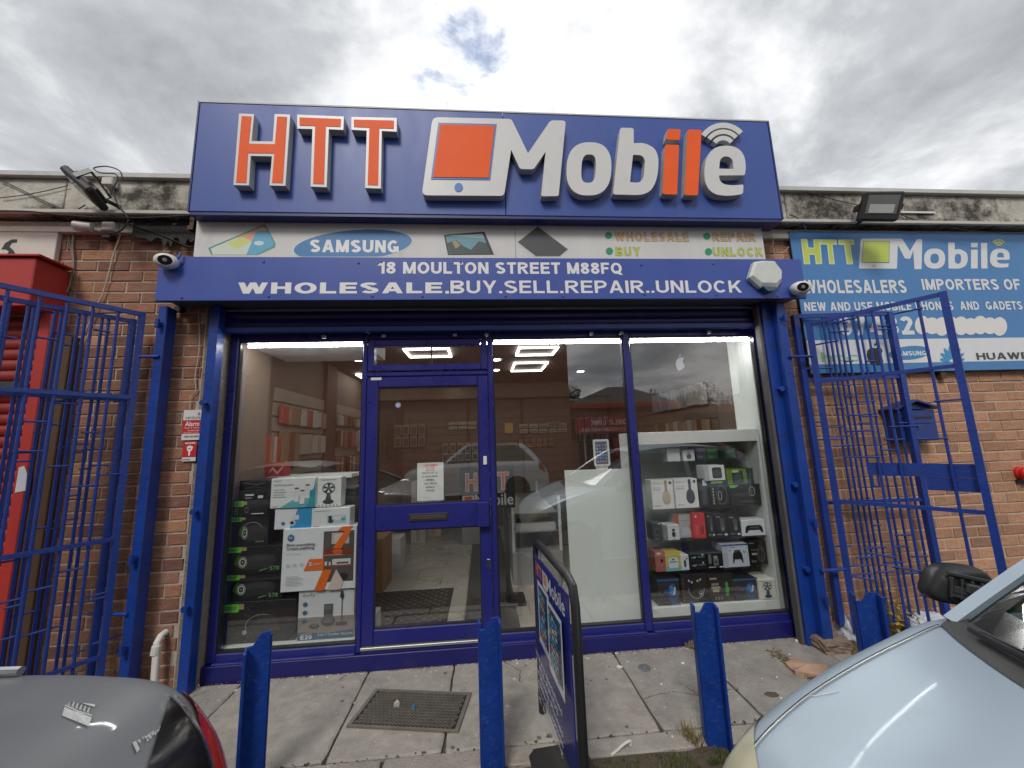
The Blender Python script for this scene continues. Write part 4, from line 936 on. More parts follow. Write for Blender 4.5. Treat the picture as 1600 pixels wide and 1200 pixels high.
# the leaf folded behind it
zB1 = zR1-.03; q0 = atz(1250, 494, zB1); q1 = atz(1397, 487, zB1)
HR2 = Vector((at(1251, 560, -.16).x, -.16, 0)); tgt = at(1397, 487, -.17); 
q1 = Vector((at(1402, 560, -.22).x, -.22, 0)); dR2 = (q1-HR2); wR2 = dR2.length; dR2.normalize()
barsB = lp([(205, 450), (235, 450), (265, 450), (295, 450), (330, 450), (420, 450), (465, 450), (555, 450)], HR2, dR2, fR)
zB1 = s_on(1330, 490, HR2, dR2)[1]
linksB = []
for (xa, ya, xb, yb) in ((235, 243, 300, 243), (210, 293, 310, 295), (490, 282, 590, 282), (500, 258, 590, 262), (120, 824, 160, 824), (205, 852, 280, 850), (215, 908, 340, 908), (235, 963, 330, 963), (385, 828, 440, 830), (535, 925, 630, 925), (510, 985, 605, 985), (620, 828, 700, 828)):
    (sa, za), (sb_, zb2) = s_on(*fR(xa, ya), HR2, dR2), s_on(*fR(xb, yb), HR2, dR2); linksB.append((sa, sb_, (za+zb2)/2))
for (xa, ya, xb, yb) in ((240, 420, 320, 425), (330, 545, 420, 530), (375, 490, 440, 488), (340, 590, 445, 585), (440, 432, 525, 430), (480, 578, 570, 570), (590, 428, 655, 422), (600, 360, 690, 356), (545, 520, 625, 515), (695, 487, 770, 480), (660, 585, 750, 575)):
    (sa, za), (sb_, zb2) = s_on(*fR2(xa, ya), HR2, dR2), s_on(*fR2(xb, yb), HR2, dR2); linksB.append((sa, sb_, (za+zb2)/2))
for _ in range(16):
    i_ = rq.randrange(0, 7); ss_ = sorted([0]+barsB)[i_:i_+2]; linksB.append((ss_[0], ss_[1], rq.uniform(.3, 2.3)))
leaf(gR, HR2, dR2, wR2, zR0+.03, zB1, barsB, [(zB1-.014, .024), (s_on(*fR(400, 565), HR2, dR2)[1], .024), (s_on(*fR2(500, 160), HR2, dR2)[1], .024), (zR0+.045, .024), (s_on(*fR(400, 185), HR2, dR2)[1]-.0, .014)], linksB, bw=.03, br=.0075, stile_w=.04)
MB().tube([Vector((ptR.location.x, -.235, zR1-.28)), HR+Vector((0, 0, zR1-.28))], .011, 8).build('latch_bolt', m_gate, gR)
MB().tube([Vector((ptR.location.x, -.235, .62)), HR+Vector((0, 0, .62))], .012, 8).build('latch_bolt', m_gate, gR)

# ------------------------------------------------------------------ blue wall sign on the right
SBY = -.13
ws = thing('wall_sign', 'blue and white wholesaler wall sign with logos on the right brick wall', 'sign', (3.9, SBY, 2.7))
ax, az1 = at(1233, 362, SBY).x, at(1233, 361, SBY).z; az0 = at(1264, 584, SBY).z; axr = at(1592, 470, SBY).x+.05
axr = at(1588, 372, SBY).x
m_ws = M('wall_sign_blue', (.055, .20, .46), .4, var=.05, vs=3)
MB().box(ax, axr+.35, SBY, SBY+.01, az0, az1, .002).build('sign_board', m_ws, ws)
for x in (ax+.05, (ax+axr)/2+.08, axr+.3): MB().box(x, x+.05, SBY+.011, WY, az0-.06, az1+.05).build('fixing_batten', m_brownwood, ws)
A = PArt(SBY, ws)
g = lambda pts: [(1180+x/2.857, 260+y/2.857) for x, y in pts]
LIME = (.52, .62, .10); PW = (.68, .70, .72)
zs0, zs1 = az0+.075, at(1400, 530, SBY).z
A.poly([(ax, zs0), (axr+.35, zs0), (axr+.35, zs1), (ax, zs1)], PW)
def letter2(pts, col, rim=PW):
    cx = sum(p[0] for p in pts)/len(pts); 
    A.pp(g(pts), col)
# HTT with pale rim
for pts in ([(203,323),(232,325),(237,362),(262,363),(258,325),(290,326),(299,436),(270,437),(265,395),(241,395),(246,437),(217,437)],
            [(290,326),(362,327),(365,350),(345,350),(355,437),(330,437),(320,350),(292,349)], [(370,327),(440,326),(443,350),(424,350),(437,437),(408,438),(396,350),(372,350)]): letter2(pts, (.62, .70, .42))
for pts in ([(208,328),(228,329),(233,367),(266,368),(262,330),(285,331),(293,431),(274,432),(269,390),(237,390),(241,432),(222,432)],
            [(295,331),(357,332),(360,345),(340,345),(350,432),(335,432),(325,345),(297,344)], [(375,332),(435,331),(438,345),(419,345),(431,432),(413,433),(401,345),(377,345)]): letter2(pts, LIME)
A.pp(rnd_poly(g([(470,322),(655,322),(690,378),(722,324),(745,325),(742,459),(710,459),(705,375),(692,412),(668,412),(636,350),(632,457),(462,456)]), [3,2,0,2,2,1,1,0,2,2,0,2,2]), PW)
A.pp(g([(482,333),(600,333),(598,432),(474,430)]), (.05, .12, .10)); A.pp(g([(484,335),(598,335),(596,428),(477,427)]), LIME); A.pp(g(ell(530, 443, 9, 5, 14)), LIME)
def ringloops(loops, col):
    h = A.lift+A.step*A.k; A.k += 1
    L2 = [A.c(l) for l in loops]; tri = tessellate_polygon([[Vector((x, z, 0)) for x, z in l] for l in L2])
    A._mb(col).add([A._p(u, v, h) for l in L2 for u, v in l], [tuple(t) for t in tri])
ringloops([g(sell(800, 412, 47, 45, 2.4)), g(sell(800, 412, 19, 22, 2.4))], PW)
ringloops([rnd_poly(g([(860,340),(890,340),(890,372),(912,368),(944,385),(950,415),(940,445),(912,457),(862,456)]), [1,1,0,4,5,5,5,3,1]), g(sell(904, 413, 14, 22, 2.6))], PW)
A.pp(g([(962,372),(992,372),(992,456),(962,456)]), PW); A.pp(g([(962,342),(992,342),(992,362),(962,362)]), PW); A.pp(g([(1006,342),(1034,342),(1036,456),(1008,456)]), PW)
e2 = [(1260+(x-1260)*.425-168-.0, y*.34+272+.0) for x, y in e_out]
ringloops([g([(x, y) for x, y in e2]), g([(1260+(x-1260)*.425-168, y*.34+272) for x, y in [(1228,395),(1232,350),(1250,334),(1275,334),(1296,350),(1300,397)]])], PW)
for r0, r1 in ((30, 37), (19, 26), (9, 15)): A.pp(g(arc(1085, 362, r0, r1, 40, 140)), LIME)
def gt(t, xl, yb, xr, yt, col, bold=.02, yr=None):
    (x0, y0), (x1, y1) = g([(xl, yb), (xr, yt)]); A.pt(t, x0, y0, x1, y1, col, bold, yr=(260+yr/2.857 if yr else None))
gt('WHOLESALERS', 222, 567, 678, 507, PW, yr=566); gt('IMPORTERS OF', 748, 552, 1188, 503, PW, yr=555)
gt('NEW AND USE MOBILE PHONES  AND  GADETS', 221, 646, 1196, 607, PW, .02, yr=644)
gt('07482', 380, 755, 712, 672, PW, .03, yr=752)
for i in range(9): A.pp(g(ell(745+i*43, 712+(i % 3-1)*3, 34, 42-(i % 2)*4, 16)), (.72, .70, .68))
gt('htc', 298, 872, 460, 830, (.25, .55, .22), .0, yr=872)
A.pp(g([(535,812),(548,806),(562,812),(568,825),(560,838),(562,858),(572,868),(562,884),(548,888),(535,884),(520,886),(505,870),(497,845),(500,822),(515,808)]), (.03, .03, .035)); A.pp(g([(531,805),(530,794),(541,786),(541,797)]), (.03, .03, .035))
A.pp(g(ell(688, 832, 92, 30, 36, rot=-5)), (.05, .22, .45)); gt('SAMSUNG', 618, 846, 762, 826, PW, .02, yr=838)
import math as _m
for i, a_ in enumerate((-78, -54, -31, -10, 10, 31, 54, 78)):
    L_ = (44, 52, 58, 60, 60, 58, 52, 44)[i]; t_ = R(a_); q = []
    for j in range(14):
        u = 2*_m.pi*j/14; x, y = 8*_m.sin(u)*(1 if _m.cos(u) > 0 else .8), -L_*.5*_m.cos(u); y -= L_*.5+12
        q.append((878+x*_m.cos(t_)-y*_m.sin(t_), 872+x*_m.sin(t_)+y*_m.cos(t_)))
    A.pp(g(q), (.05, .28, .55))
gt('HUAWEI', 990, 863, 1240, 833, (.05, .05, .055), .0, yr=864)
A.done()

# ------------------------------------------------------------------ letter box, red siren at the frame edge
def obox(mb, c, hx, hy, hz, mat): return mb
mbx = thing('letter_box', 'blue metal letter box with a pitched lid on the right brick wall behind the gate', 'letter box', (3.62, WY, 1.6))
a, b = at(1400, 692, -.18), at(1459, 637, -.18)
m_lb = M('letterbox_blue', (.015, .04, .20), .4, var=.15, vs=10)
x0, x1 = a.x+.035, b.x-.015; z0, z1 = a.z, at(1400, 640, -.18).z
body = MB().box(x0, x1, -.19, WY, z0+.01, z1-.01, .004).build('box_body', m_lb, mbx)
xc = (x0+x1)/2; ov = .03
MB().prism([(x0-ov, z1-.005), (xc, z1+.06), (x1+ov, z1-.005), (x1+ov, z1+.008), (xc, z1+.075), (x0-ov, z1+.008)], Vector((0, WY, 0)), X_, Z_, Vector((0, -1, 0)), .14).build('lid', m_lb, mbx)
MB().prism([(x0, z1), (x1, z1), (xc, z1+.058)], Vector((0, WY, 0)), X_, Z_, Vector((0, -1, 0)), .10).build('gable', m_lb, mbx)
MB().box(x0+.03, x1-.03, -.196, -.19, z1-.075, z1-.06, .002).build('slot', m_blackpl, mbx); MB().box(x0+.02, x1-.02, -.194, -.19, z1-.115, z1-.095, .002).build('door_rib', m_lb, mbx)
MB().lathe([(.008, 0), (.008, .012)], Matrix.Translation((xc, -.19, z1-.14)) @ Matrix.Rotation(R(90), 4, 'X'), 10).build('lock', m_steel, mbx)
rd = thing('fire_alarm', 'red ribbed alarm sounder on the salmon brick wall at the right edge', 'alarm', (at(1600, 740, WY).x, WY, 1.3))
p = at(1603, 740, -.12)
mt = Matrix.Translation((p.x, WY, p.z)) @ Matrix.Rotation(R(90), 4, 'X')
MB().lathe([(.055, 0), (.055, .02), (.048, .024), (.048, .04), (.055, .044), (.055, .058), (.045, .066), (.03, .07)], mt, 20).build('sounder', M('alarm_red', (.55, .02, .02), .35), rd)
MB().box(p.x-.05, p.x+.05, WY-.015, WY-.0005, p.z-.075, p.z-.05).build('base', m_blackpl, rd)

# ------------------------------------------------------------------ cameras, alarm box, floodlights, cables
def dome_cam(px, py, Y, tilt, label, turn=0):
    c = at(px, py, Y-.05); t = thing('security_camera', label, 'camera', (c.x, Y, c.z))
    mt = Matrix.Translation(c) @ Matrix.Rotation(R(turn), 4, 'Z') @ Matrix.Rotation(R(90+tilt), 4, 'X')
    prof = [(.001, -.055), (.03, -.052), (.045, -.04), (.052, -.02), (.052, .0), (.048, .02), (.04, .034), (.034, .038)]
    MB().lathe(prof, mt @ Matrix.Scale(1.32, 4, (1, 0, 0)) @ Matrix.Scale(1.02, 4), 28).build('camera_body', m_wpl, t, smooth=True)
    MB().lathe([(.032, .0375), (.030, .041), (.001, .041)], mt @ Matrix.Scale(1.2, 4, (1, 0, 0)) @ Matrix.Scale(1.04, 4), 24).build('lens_plate', m_blackgloss, t)
    MB().lathe([(.013, .0415), (.011, .044), (.001, .044)], mt @ Matrix.Scale(1.04, 4), 16).build('lens', m_steel, t)
    MB().tube([c+Vector((0, .02, 0)), Vector((c.x, Y, c.z))], .02, 12).build('mount', m_wpl, t)
    return c, t
c, t = dome_cam(260, 408, BY, 12, 'white oval camera on the left top corner of the address banner', 26)
MB().tube([c+Vector((.045, .01, .0)), c+Vector((.062, .02, .045)), c+Vector((.066, .025, .075))], .008, 8).build('antenna', m_banner, t)
c, t = dome_cam(1251, 450, BY, 8, 'white oval camera at the right end of the address banner', -20)
al = thing('alarm_box', 'white hexagonal burglar alarm box on the right end of the address banner', 'alarm box', (at(1198, 432, BY).x, BY, at(1198, 432, BY).z))
hexo = z4([(1407,858),(1452,851),(1512,854),(1550,905),(1548,950),(1522,990),(1440,985),(1384,935)])
hexi = z4([(1418,868),(1455,862),(1505,866),(1538,906),(1536,945),(1512,968),(1440,965),(1397,930)])
pO = onY(hexo, BY-.05); pI = onY(hexi, BY-.05); n = len(pO)
MB().add([(x, BY-.001, z) for x, z in pO]+[(x, BY-.035, z) for x, z in pO]+[(x*.0+xi, BY-.055, zi) for (x, z), (xi, zi) in zip(pO, pI)], [(i, (i+1) % n, n+(i+1) % n, n+i) for i in range(n)]+[(n+i, n+(i+1) % n, 2*n+(i+1) % n, 2*n+i) for i in range(n)]+[tuple(range(2*n, 3*n))]).build('cover', M('alarm_white', (.60, .62, .58), .35, var=.08, vs=14, dirt=(.3, .32, .26), dscale=10, damt=.3), al)
lo = onY(z4([(1444,984),(1520,989),(1500,1006),(1470,1008)]), BY-.045)
MB().prism(lo, Vector((0, BY-.05, 0)), X_, Z_, Vector((0, 1, 0)), .045).build('strobe_lens', M('strobe_blue', (.03, .08, .13), .2), al)

def floodlight(poly_px, Yf, label, yaw, tilt, size, c, roll=0, mat=None):
    t = thing('floodlight', label, 'floodlight', c)
    mt = mat or Matrix.Translation(c) @ Matrix.Rotation(R(yaw), 4, 'Z') @ Matrix.Rotation(R(tilt), 4, 'X') @ Matrix.Rotation(R(roll), 4, 'Y')
    w, h, d = size
    MB().box(-w/2, w/2, -.012, d, -h/2, h/2, .012, mt).build('housing', M('floodlight_metal', (.022, .022, .024), .6), t)
    for k in range(7): MB().box(-w/2+.03+k*(w-.06)/7, -w/2+.036+k*(w-.06)/7, d, d+.025, -h/2+.03, h/2-.03, 0, mt).build('cooling_fin', MATS['floodlight_metal'], t)
    MB().box(-w/2+.03, w/2-.03, -.0145, -.0125, -h/2+.05, h/2-.03, 0, mt).build('front_glass', M('lamp_glass', (.16, .17, .17), .12), t)
    MB().box(-w/2+.05, w/2-.05, -.0165, -.0148, -h/2+.055, -h/2+.12, 0, mt).build('led_panel', M('lamp_panel', (.45, .46, .44), .3), t)
    MB().box(-w/2-.012, -w/2-.004, .01, .10, -.02, .02, 0, mt).box(w/2+.004, w/2+.012, .01, .10, -.02, .02, 0, mt).box(-w/2-.012, w/2+.012, .10, .108, -.02, .02, 0, mt).build('bracket', m_blackpl, t)
    return t
cR = at(1377, 322, -.42)
floodlight(None, 0, 'black square floodlight on the roof band above the blue wall sign', -26, 16, (.26, .22, .05), cR, roll=14)
MB().tube([cR+Vector((0, .06, -.04)), Vector((cR.x-.02, -.2, cR.z-.08))], .012, 8)
tR_ = bpy.data.objects[[o.name for o in bpy.data.objects if o.name.startswith('floodlight')][-1]]
MB().tube([cR+Vector((0, .05, 0)), Vector((cR.x, -.2, cR.z-.03))], .014, 8).build('wall_arm', m_blackpl, tR_)
cL = at(130, 296, -.40)
nL = Vector((-.62, -.34, -.70)).normalized(); yL = -nL; zL = Vector((-.77, 0, .64)); zL = (zL-yL*zL.dot(yL)).normalized(); xL = yL.cross(zL)
matL = Matrix(((xL.x, yL.x, zL.x, cL.x), (xL.y, yL.y, zL.y, cL.y), (xL.z, yL.z, zL.z, cL.z), (0, 0, 0, 1)))
fl_ = floodlight(None, 0, 'black floodlight tilted downwards with loose cables on the roof band above the left wall', 40, -48, (.19, .26, .035), cL, mat=matL)
MB().tube([cL+Vector((0.02, .05, 0)), Vector((cL.x+.06, -.2, cL.z-.0))], .014, 8).build('wall_arm', m_blackpl, fl_)
p = at(172, 285, -.24); MB().box(p.x-.045, p.x+.03, -.26, -.205, p.z-.03, p.z+.03, .006).build('junction_box', m_cream, fl_)

def cable(pts, r, mat_, label, name='cable', n=6, root=None):
    P = []
    for i in range(len(pts)-1):
        p0 = pts[max(i-1, 0)]; p1 = pts[i]; p2 = pts[i+1]; p3 = pts[min(i+2, len(pts)-1)]
        for k in range(5):
            t = k/5; P.append(.5*((2*p1)+(-p0+p2)*t+(2*p0-5*p1+4*p2-p3)*t*t+(-p0+3*p1-3*p2+p3)*t**3))
    P.append(pts[-1]); o = MB().tube(P, r, n).build(name, mat_, root, smooth=True)
    if label: tag(o, label, 'cable')
    return o
L_ = lambda pts, Y, s=3.0, ox=0, oy=240: [at(ox+x/s, oy+y/s, Y) for x, y in pts]
m_cab = M('black_cable', (.02, .02, .02), .6); m_cabw = M('beige_cable', (.48, .42, .34), .7); m_cabg = M('grey_cable', (.22, .21, .19), .7)
cable(L_([(0, 125), (60, 150), (180, 210), (300, 262), (345, 270), (400, 240)], -.215), .004, m_cab, 'black cable sagging across the fascia left of the floodlight')
cable(L_([(0, 208), (150, 188), (320, 150)], -.215), .003, m_cab, 'thin straight wire crossing the fascia at far left')
cable(L_([(0, 268), (150, 272), (300, 288), (500, 300), (700, 300), (890, 290)], -.245), .005, m_cab, 'black cable running along the ledge under the roof band')
cable(L_([(575, 120), (560, 80), (500, 60), (440, 68), (470, 90), (540, 95), (550, 125), (530, 160), (520, 190)], -.36), .004, m_cab, 'looped black cable sprouting above the left floodlight')
cable(L_([(530, 165), (540, 210), (560, 250), (590, 285), (600, 320), (560, 365), (500, 375)], -.24), .005, m_cab, 'black cable drooping from the floodlight to the white socket')
cable(L_([(480, 300), (600, 330), (720, 370), (800, 400), (880, 435), (915, 435)], -.135), .004, m_cab, 'black cable sagging over the bricks towards the sign')
cable(L_([(590, 275), (560, 390), (530, 480), (510, 560), (480, 660), (465, 690), (420, 790), (340, 960), (250, 1120), (100, 1300)], -.10), .0045, m_cabw, 'thin beige cable hanging diagonally down the left brick wall')
cable(L_([(345, 275), (350, 340), (340, 430), (345, 520), (330, 600), (315, 650)], -.095), .006, m_cabg, 'grey twisted cable dropping beside the red shop')
cable(L_([(320, 350), (322, 400), (340, 500), (328, 610), (375, 660)], -.093), .003, m_cabg, 'thin grey wire beside the thicker grey cable')
cable(L_([(930, 735), (935, 860), (930, 950), (915, 1040), (918, 1110), (895, 1140), (890, 1200)], -.095), .0035, m_cabw, 'thin pale wire running down the brick strip to the alarm sticker')
gR_ = lambda pts, Y: [at(1180+x/2.857, 260+y/2.857, Y) for x, y in pts]
cable(gR_([(215, 112), (300, 135), (380, 155), (470, 175)], -.245), .003, m_cab, 'thin wire running along the roof edge to the right floodlight')
cable(gR_([(150, 215), (185, 228), (215, 255), (228, 290)], -.22), .004, m_cab, 'short black cable curling at the corner of the big sign')
cable(gR_([(600, 190), (700, 235), (820, 262), (980, 290), (1200, 300)], -.215), .004, m_cab, 'black cable sagging under the right roof band')
MB().box(*(lambda a, b: (a.x, b.x))(at(1408, 330, -.215), at(1462, 332, -.215)), -.215, -.205, at(1408, 331, -.215).z-.008, at(1408, 331, -.215).z+.008).build('white_conduit', m_wpl, fas)
cable(gR_([(70, 300), (80, 340), (65, 380), (120, 385), (150, 360)], -.135), .003, m_cabw, 'thin pale wire beside the end of the white panel')
# round white sockets / sensor at left
ls = thing('outdoor_sensor', 'small white weathered lamp and junction box under the left ledge', 'sensor', (at(150, 355, -.14).x, WY, at(150, 355, -.14).z))
p = at(134, 355, -.15); MB().tube([p+Vector((-.055, -.02, .0)), p+Vector((.05, .0, 0.0))], .034, 14).build('lamp_head', m_wpl, ls, smooth=True)
p = at(154, 358, -.14); MB().tube([p+Vector((-.03, .0, -.0)), p+Vector((.03, 0, -.01))], .016, 10).build('swivel', m_wpl, ls, smooth=True)
p = at(173, 356, -.13); MB().box(p.x-.045, p.x+.045, -.16, WY, p.z-.035, p.z+.035, .008).build('junction_box', m_cream, ls)
p = at(168, 368, -.13); MB().box(p.x-.03, p.x+.025, -.14, WY, p.z-.018, p.z+.0).build('cable_gland', m_blackpl, ls)
br_ = thing('steel_bracket', 'rusty brown steel bracket between brick wall and big sign', 'bracket', at(303, 350, -.2))
p = at(302, 350, -.2); MB().box(p.x-.012, p.x+.018, -.22, WY, p.z-.06, p.z+.11).build('bracket_arm', m_brownwood, br_); MB().box(p.x-.018, p.x+.022, -.23, -.2, p.z-.06, p.z-.03).build('bracket_foot', m_brownwood, br_)
hl = thing('vent_pipe', 'short black pipe end poking from the wall under the left end of the banner', 'pipe', at(281, 483, -.1))
p = at(281, 483, -.1); MB().tube([p+Vector((0, -.02, 0)), p+Vector((0, .03, 0))], .026, 14).build('pipe_end', m_tar, hl)

# alarm stickers
def sticker(name, label, corners, Y=-.092):
    x0, z0 = onY([corners[0]], Y)[0]; x1, z1 = onY([corners[1]], Y)[0]
    t = thing(name, label, 'sticker', ((x0+x1)/2, Y, (z0+z1)/2)); 
    MB().box(x0, x1, Y, Y+.0015, z0, z1).build('sticker_sheet', m_wpl, t)
    return t, Art((x0, Y, z0), (x1-x0, 0, 0), (0, 0, z1-z0), t, lift=.0006, step=.0003)
t, A = sticker('alarm_sticker', 'white and red alarm sticker on the brick strip left of the window', ((283, 688), (317, 640)))
RED = (.50, .025, .03)
A.rect(0, .21, 1, .66, RED); A.text('verisure', .12, .69, .92, .80, (.12, .1, .12)); A.ring(.82, .86, .06, .05, .03, (.1, .08, .09)); A.text('Alarm', .14, .46, .88, .61, WHITE, .03)
A.text('Image & Audio', .10, .385, .9, .425, WHITE); A.text('monitored', .3, .29, .9, .345, WHITE); A.text('24 hours a day', .1, .235, .85, .265, WHITE); A.text('0800 140 4040', .15, .09, .9, .15, (.1, .1, .12)); A.done()
t, A = sticker('guard_sticker', 'small red guard sticker with a white emblem under the alarm sticker', ((284, 721), (308, 689)))
A.rect(0, .2, 1, 1, RED); A.text('GUARD', .12, .86, .9, .95, WHITE, .02); A.poly([(.28, .72), (.35, .74), (.5, .79), (.65, .74), (.75, .72), (.68, .55), (.56, .47), (.56, .28), (.44, .28), (.44, .47), (.32, .55)], WHITE); A.rect(.4, .6, .6, .65, RED); A.rect(.05, .06, .6, .12, (.3, .3, .3)); A.done()

# white drain pipe
dp = thing('drain_pipe', 'short pale waste pipe bending into the ground against the brick strip', 'pipe', (at(245, 1070, -.13).x, -.13, GZ))
p1 = at(247, 1000, -.14); p0_ = at(241, 1072, -.15)
MB().tube([(p1.x, WY, p1.z+.02), (p1.x, -.12, p1.z+.015), (p1.x, -.145, p1.z-.01), (p0_.x, -.15, GZ-.01)], .02, 12).build('pipe', m_cream, dp, smooth=True)
MB().tube([(p1.x, -.145, p1.z-.03), (p1.x-.004, -.147, p1.z-.08)], .026, 12).build('collar', m_cream, dp)

# ------------------------------------------------------------------ red neighbour shop at the far left
rsx = thing('red_shopfront', 'faded red neighbouring shopfront with canopy, closed red shutter and brown post', 'shopfront', (-3.6, -.3, GZ))
# canopy box: front face and return
cx1 = at(110, 440, -.085).x; cY = atx(50, 440, cx1).y
cz1 = at(30, 402, cY).z; cz0 = at(40, 478, cY).z
MB().box(-6.5, cx1, cY, -.085, cz0, cz1, .006).build('canopy_box', m_redpaint, rsx)
MB().prism([(0, 0), (.34, .0), (.34, .012), (0, .012)], Vector((cx1-.30, cY-.02, cz1+.004)), X_, Z_, Y_, -.09-cY).build('canopy_lid', m_redpaint, rsx)
bx_ = at(100, 470, -.2)
zz_ = GZ+.02; xr_ = at(85, 560, -.16).x-.10
while zz_ < cz0-.02:
    pr_ = [(0, 0), (-.012, .012), (-.016, .04), (-.008, .066), (0, .072)]; n_ = 5
    MB().add([(x, -.15+y, zz_+z) for x in (-6.5, xr_) for y, z in pr_], [(i, i+1, n_+i+1, n_+i) for i in range(n_-1)]).build('shutter_slat', m_redshut, rsx, smooth=True); zz_ += .075
MB().box(-6.5, xr_, -.148, -.12, GZ, cz0).build('shutter_back', m_redshut, rsx)
MB().box(xr_-.0, xr_+.07, -.19, -.085, GZ, cz0-.001, .004).build('red_post', m_redpaint, rsx)
MB().box(xr_+.075, xr_+.19, -.16, -.085, GZ, 2.45, .004).build('brown_post', m_brownwood, rsx)
MB().box(xr_-.31, xr_-.25, -.21, -.165, GZ, 2.1, .004).build('dark_stile', M('dark_green_metal', (.03, .04, .035), .6, var=.2), rsx)
MB().box(-6.5, xr_-.02, -.215, -.17, 2.06, 2.12, .003).build('dark_rail', MATS['dark_green_metal'], rsx)
p = at(31, 750, -.2); MB().prism([(0, 0), (.06, .01), (.055, .12), (.03, .17), (0, .16)], Vector((xr_+.02, -.192, p.z-.08)), X_, Z_, Vector((0, -1, 0)), .002).build('torn_paper', m_bag, rsx)
ns = thing('neighbour_sign', 'cream painted sign board with the end of a black letter above the red shop', 'sign', (-3.8, -.12, 3.1))
nsx = at(89, 380, -.11).x; nz1, nz0 = at(50, 358, -.11).z, cz1+.02
MB().box(-6.5, nsx, -.115, WY, nz0-.2, nz1, .003).build('sign_board', m_cream, ns)
A = PArt(-.115, ns); A.pp([(2, 390), (8, 380), (18, 374), (27, 374), (27, 379), (19, 380), (15, 386), (20, 390), (24, 396), (10, 398), (14, 393), (9, 390)], (.02, .03, .03)); A.done()
# ------------------------------------------------------------------ bollards
def bollard(px, py, label, yaw=0, Y=-.93):
    c = at(px, py, Y); H = c.z
    t = thing('bollard', label, 'bollard', (c.x, Y, GZ-.02), 'blue steel angle bollards along the pavement edge')
    mt = Matrix.Translation((c.x, Y, 0)) @ Matrix.Rotation(R(yaw), 4, 'Z')
    w, th, d = .048, .012, .062
    rr = random.Random(int(px))
    z0 = -.15
    # ragged cut top: the web stands higher than the two flanges
    prof = [(-w, H-.05), (-w*.45, H-.048), (-w*.2, H-.03), (0, H-.012), (w*.2, H), (w, H+.002)]
    n = len(prof)
    def sheet(poly, y0, y1):
        mb = MB(); vs = [Vector((x, y, z)) for y in (y0, y1) for x, z in poly]; m = len(poly)
        return mb.add([mt @ v for v in vs], [tuple(range(m)), tuple(reversed(range(m, 2*m)))]+[(i, (i+1) % m, m+(i+1) % m, m+i) for i in range(m)])
    sheet([(-w, z0)]+prof+[(w, z0)], -th/2, th/2).build('web', m_boll, t)
    s = -1 if px < 700 else 1
    MB().box(s*w-th/2*s, s*w+th/2*s, -d, -th/2-.0005, z0, H-(.052 if s < 0 else -.0), .002, mt).build('flange', m_boll, t)
    MB().box(-s*w-th/2, -s*w+th/2, th/2+.0005, d, z0, H-.02, .002, mt).build('flange', m_boll, t)
    return t
bollard(405, 990, 'blue cut off steel bollard nearest the dark car, left of the doormat', 24)
bollard(764, 966, 'blue steel bollard in front of the shop door beside the advertising board', 4)
bollard(1099, 941, 'blue steel bollard in front of the white display cabinet', -14)
bollard(1352, 925, 'wide blue steel bollard beside the bonnet of the silver car before the right gate', -26)

# ------------------------------------------------------------------ swing advertising board
ab = thing('advertising_board', 'black framed blue swing board advertising phones on the pavement', 'sign', (.36, -.95, GZ))
F0 = atz(836, 868, 1.0); F1 = atz(884, 908, 1.0)
P0 = Vector((.315, -.62, 0)); 
def pl_pt(px, py): return atp(px, py, P0, NB)
dB_ = Vector((.055, -.68, 0)).normalized(); NB = Vector((-dB_.y, dB_.x, 0)); NB = NB if NB.x < 0 else -NB
wB = .66; zt_ = 1.07
P0 = Vector((at(836, 870, -.62).x, -.62, 0)); zt_ = at(836, 860, -.62).z
Pn = lambda s, z, n=0: P0+dB_*s+Vector((0, 0, z))+NB*n
zt2 = zt_-.015; zb2_ = .24
MB().prism([(0, 0), (wB, 0), (wB, zt2-zb2_), (0, zt2-zb2_)], Pn(0, zb2_, .003), dB_, Z_, NB, -.006).build('board', M('board_blue', (.018, .028, .20), .18, var=.05, vs=4), ab)
fp = [Pn(-.03, .10, -.012), Pn(-.03, zt_-.02, -.012), Pn(-.01, zt_+.03, -.012), Pn(.05, zt_+.05, -.012), Pn(wB-.03, zt_+.05, -.012), Pn(wB+.03, zt_+.03, -.012), Pn(wB+.055, zt_-.04, -.012), Pn(wB+.055, .10, -.012)]
MB().tube(fp, .0195, 12).build('tube_frame', m_blackpl, ab, smooth=True)
for s in (.12, wB-.12): MB().tube([Pn(s, zt2, 0), Pn(s, zt_+.05, -.01)], .01, 8).build('hanging_spring', m_steel, ab)
bs = Pn(wB*.74, 0, -.01); bm_ = MB()
mt = Matrix(((dB_.x, -dB_.y, 0, bs.x), (dB_.y, dB_.x, 0, bs.y), (0, 0, 1, 0), (0, 0, 0, 1)))
bm_.box(-.22, .3, -.14, .14, GZ+.001, GZ+.06, .04, mt); bm_.build('rubber_base', m_rubber, ab)
A = Art(Pn(0, zb2_, .0035), dB_*wB, Z_*(zt2-zb2_), ab, lift=.0006, step=.0003, rough=.2)
A.N = NB
SB = (.70, .72, .74)
hh = .855
A.text('H', .05, hh, .125, .955, (.75, .2, .1), .03); A.text('T', .135, hh, .20, .955, (.75, .2, .1), .03); A.text('T', .205, hh, .27, .955, (.75, .2, .1), .03)
A.rect(.30, hh-.02, .44, .955, SB); A.rect(.33, hh+.01, .42, .945, (.70, .30, .05)); A.text('Mobile', .45, hh, .93, .955, SB, .03)
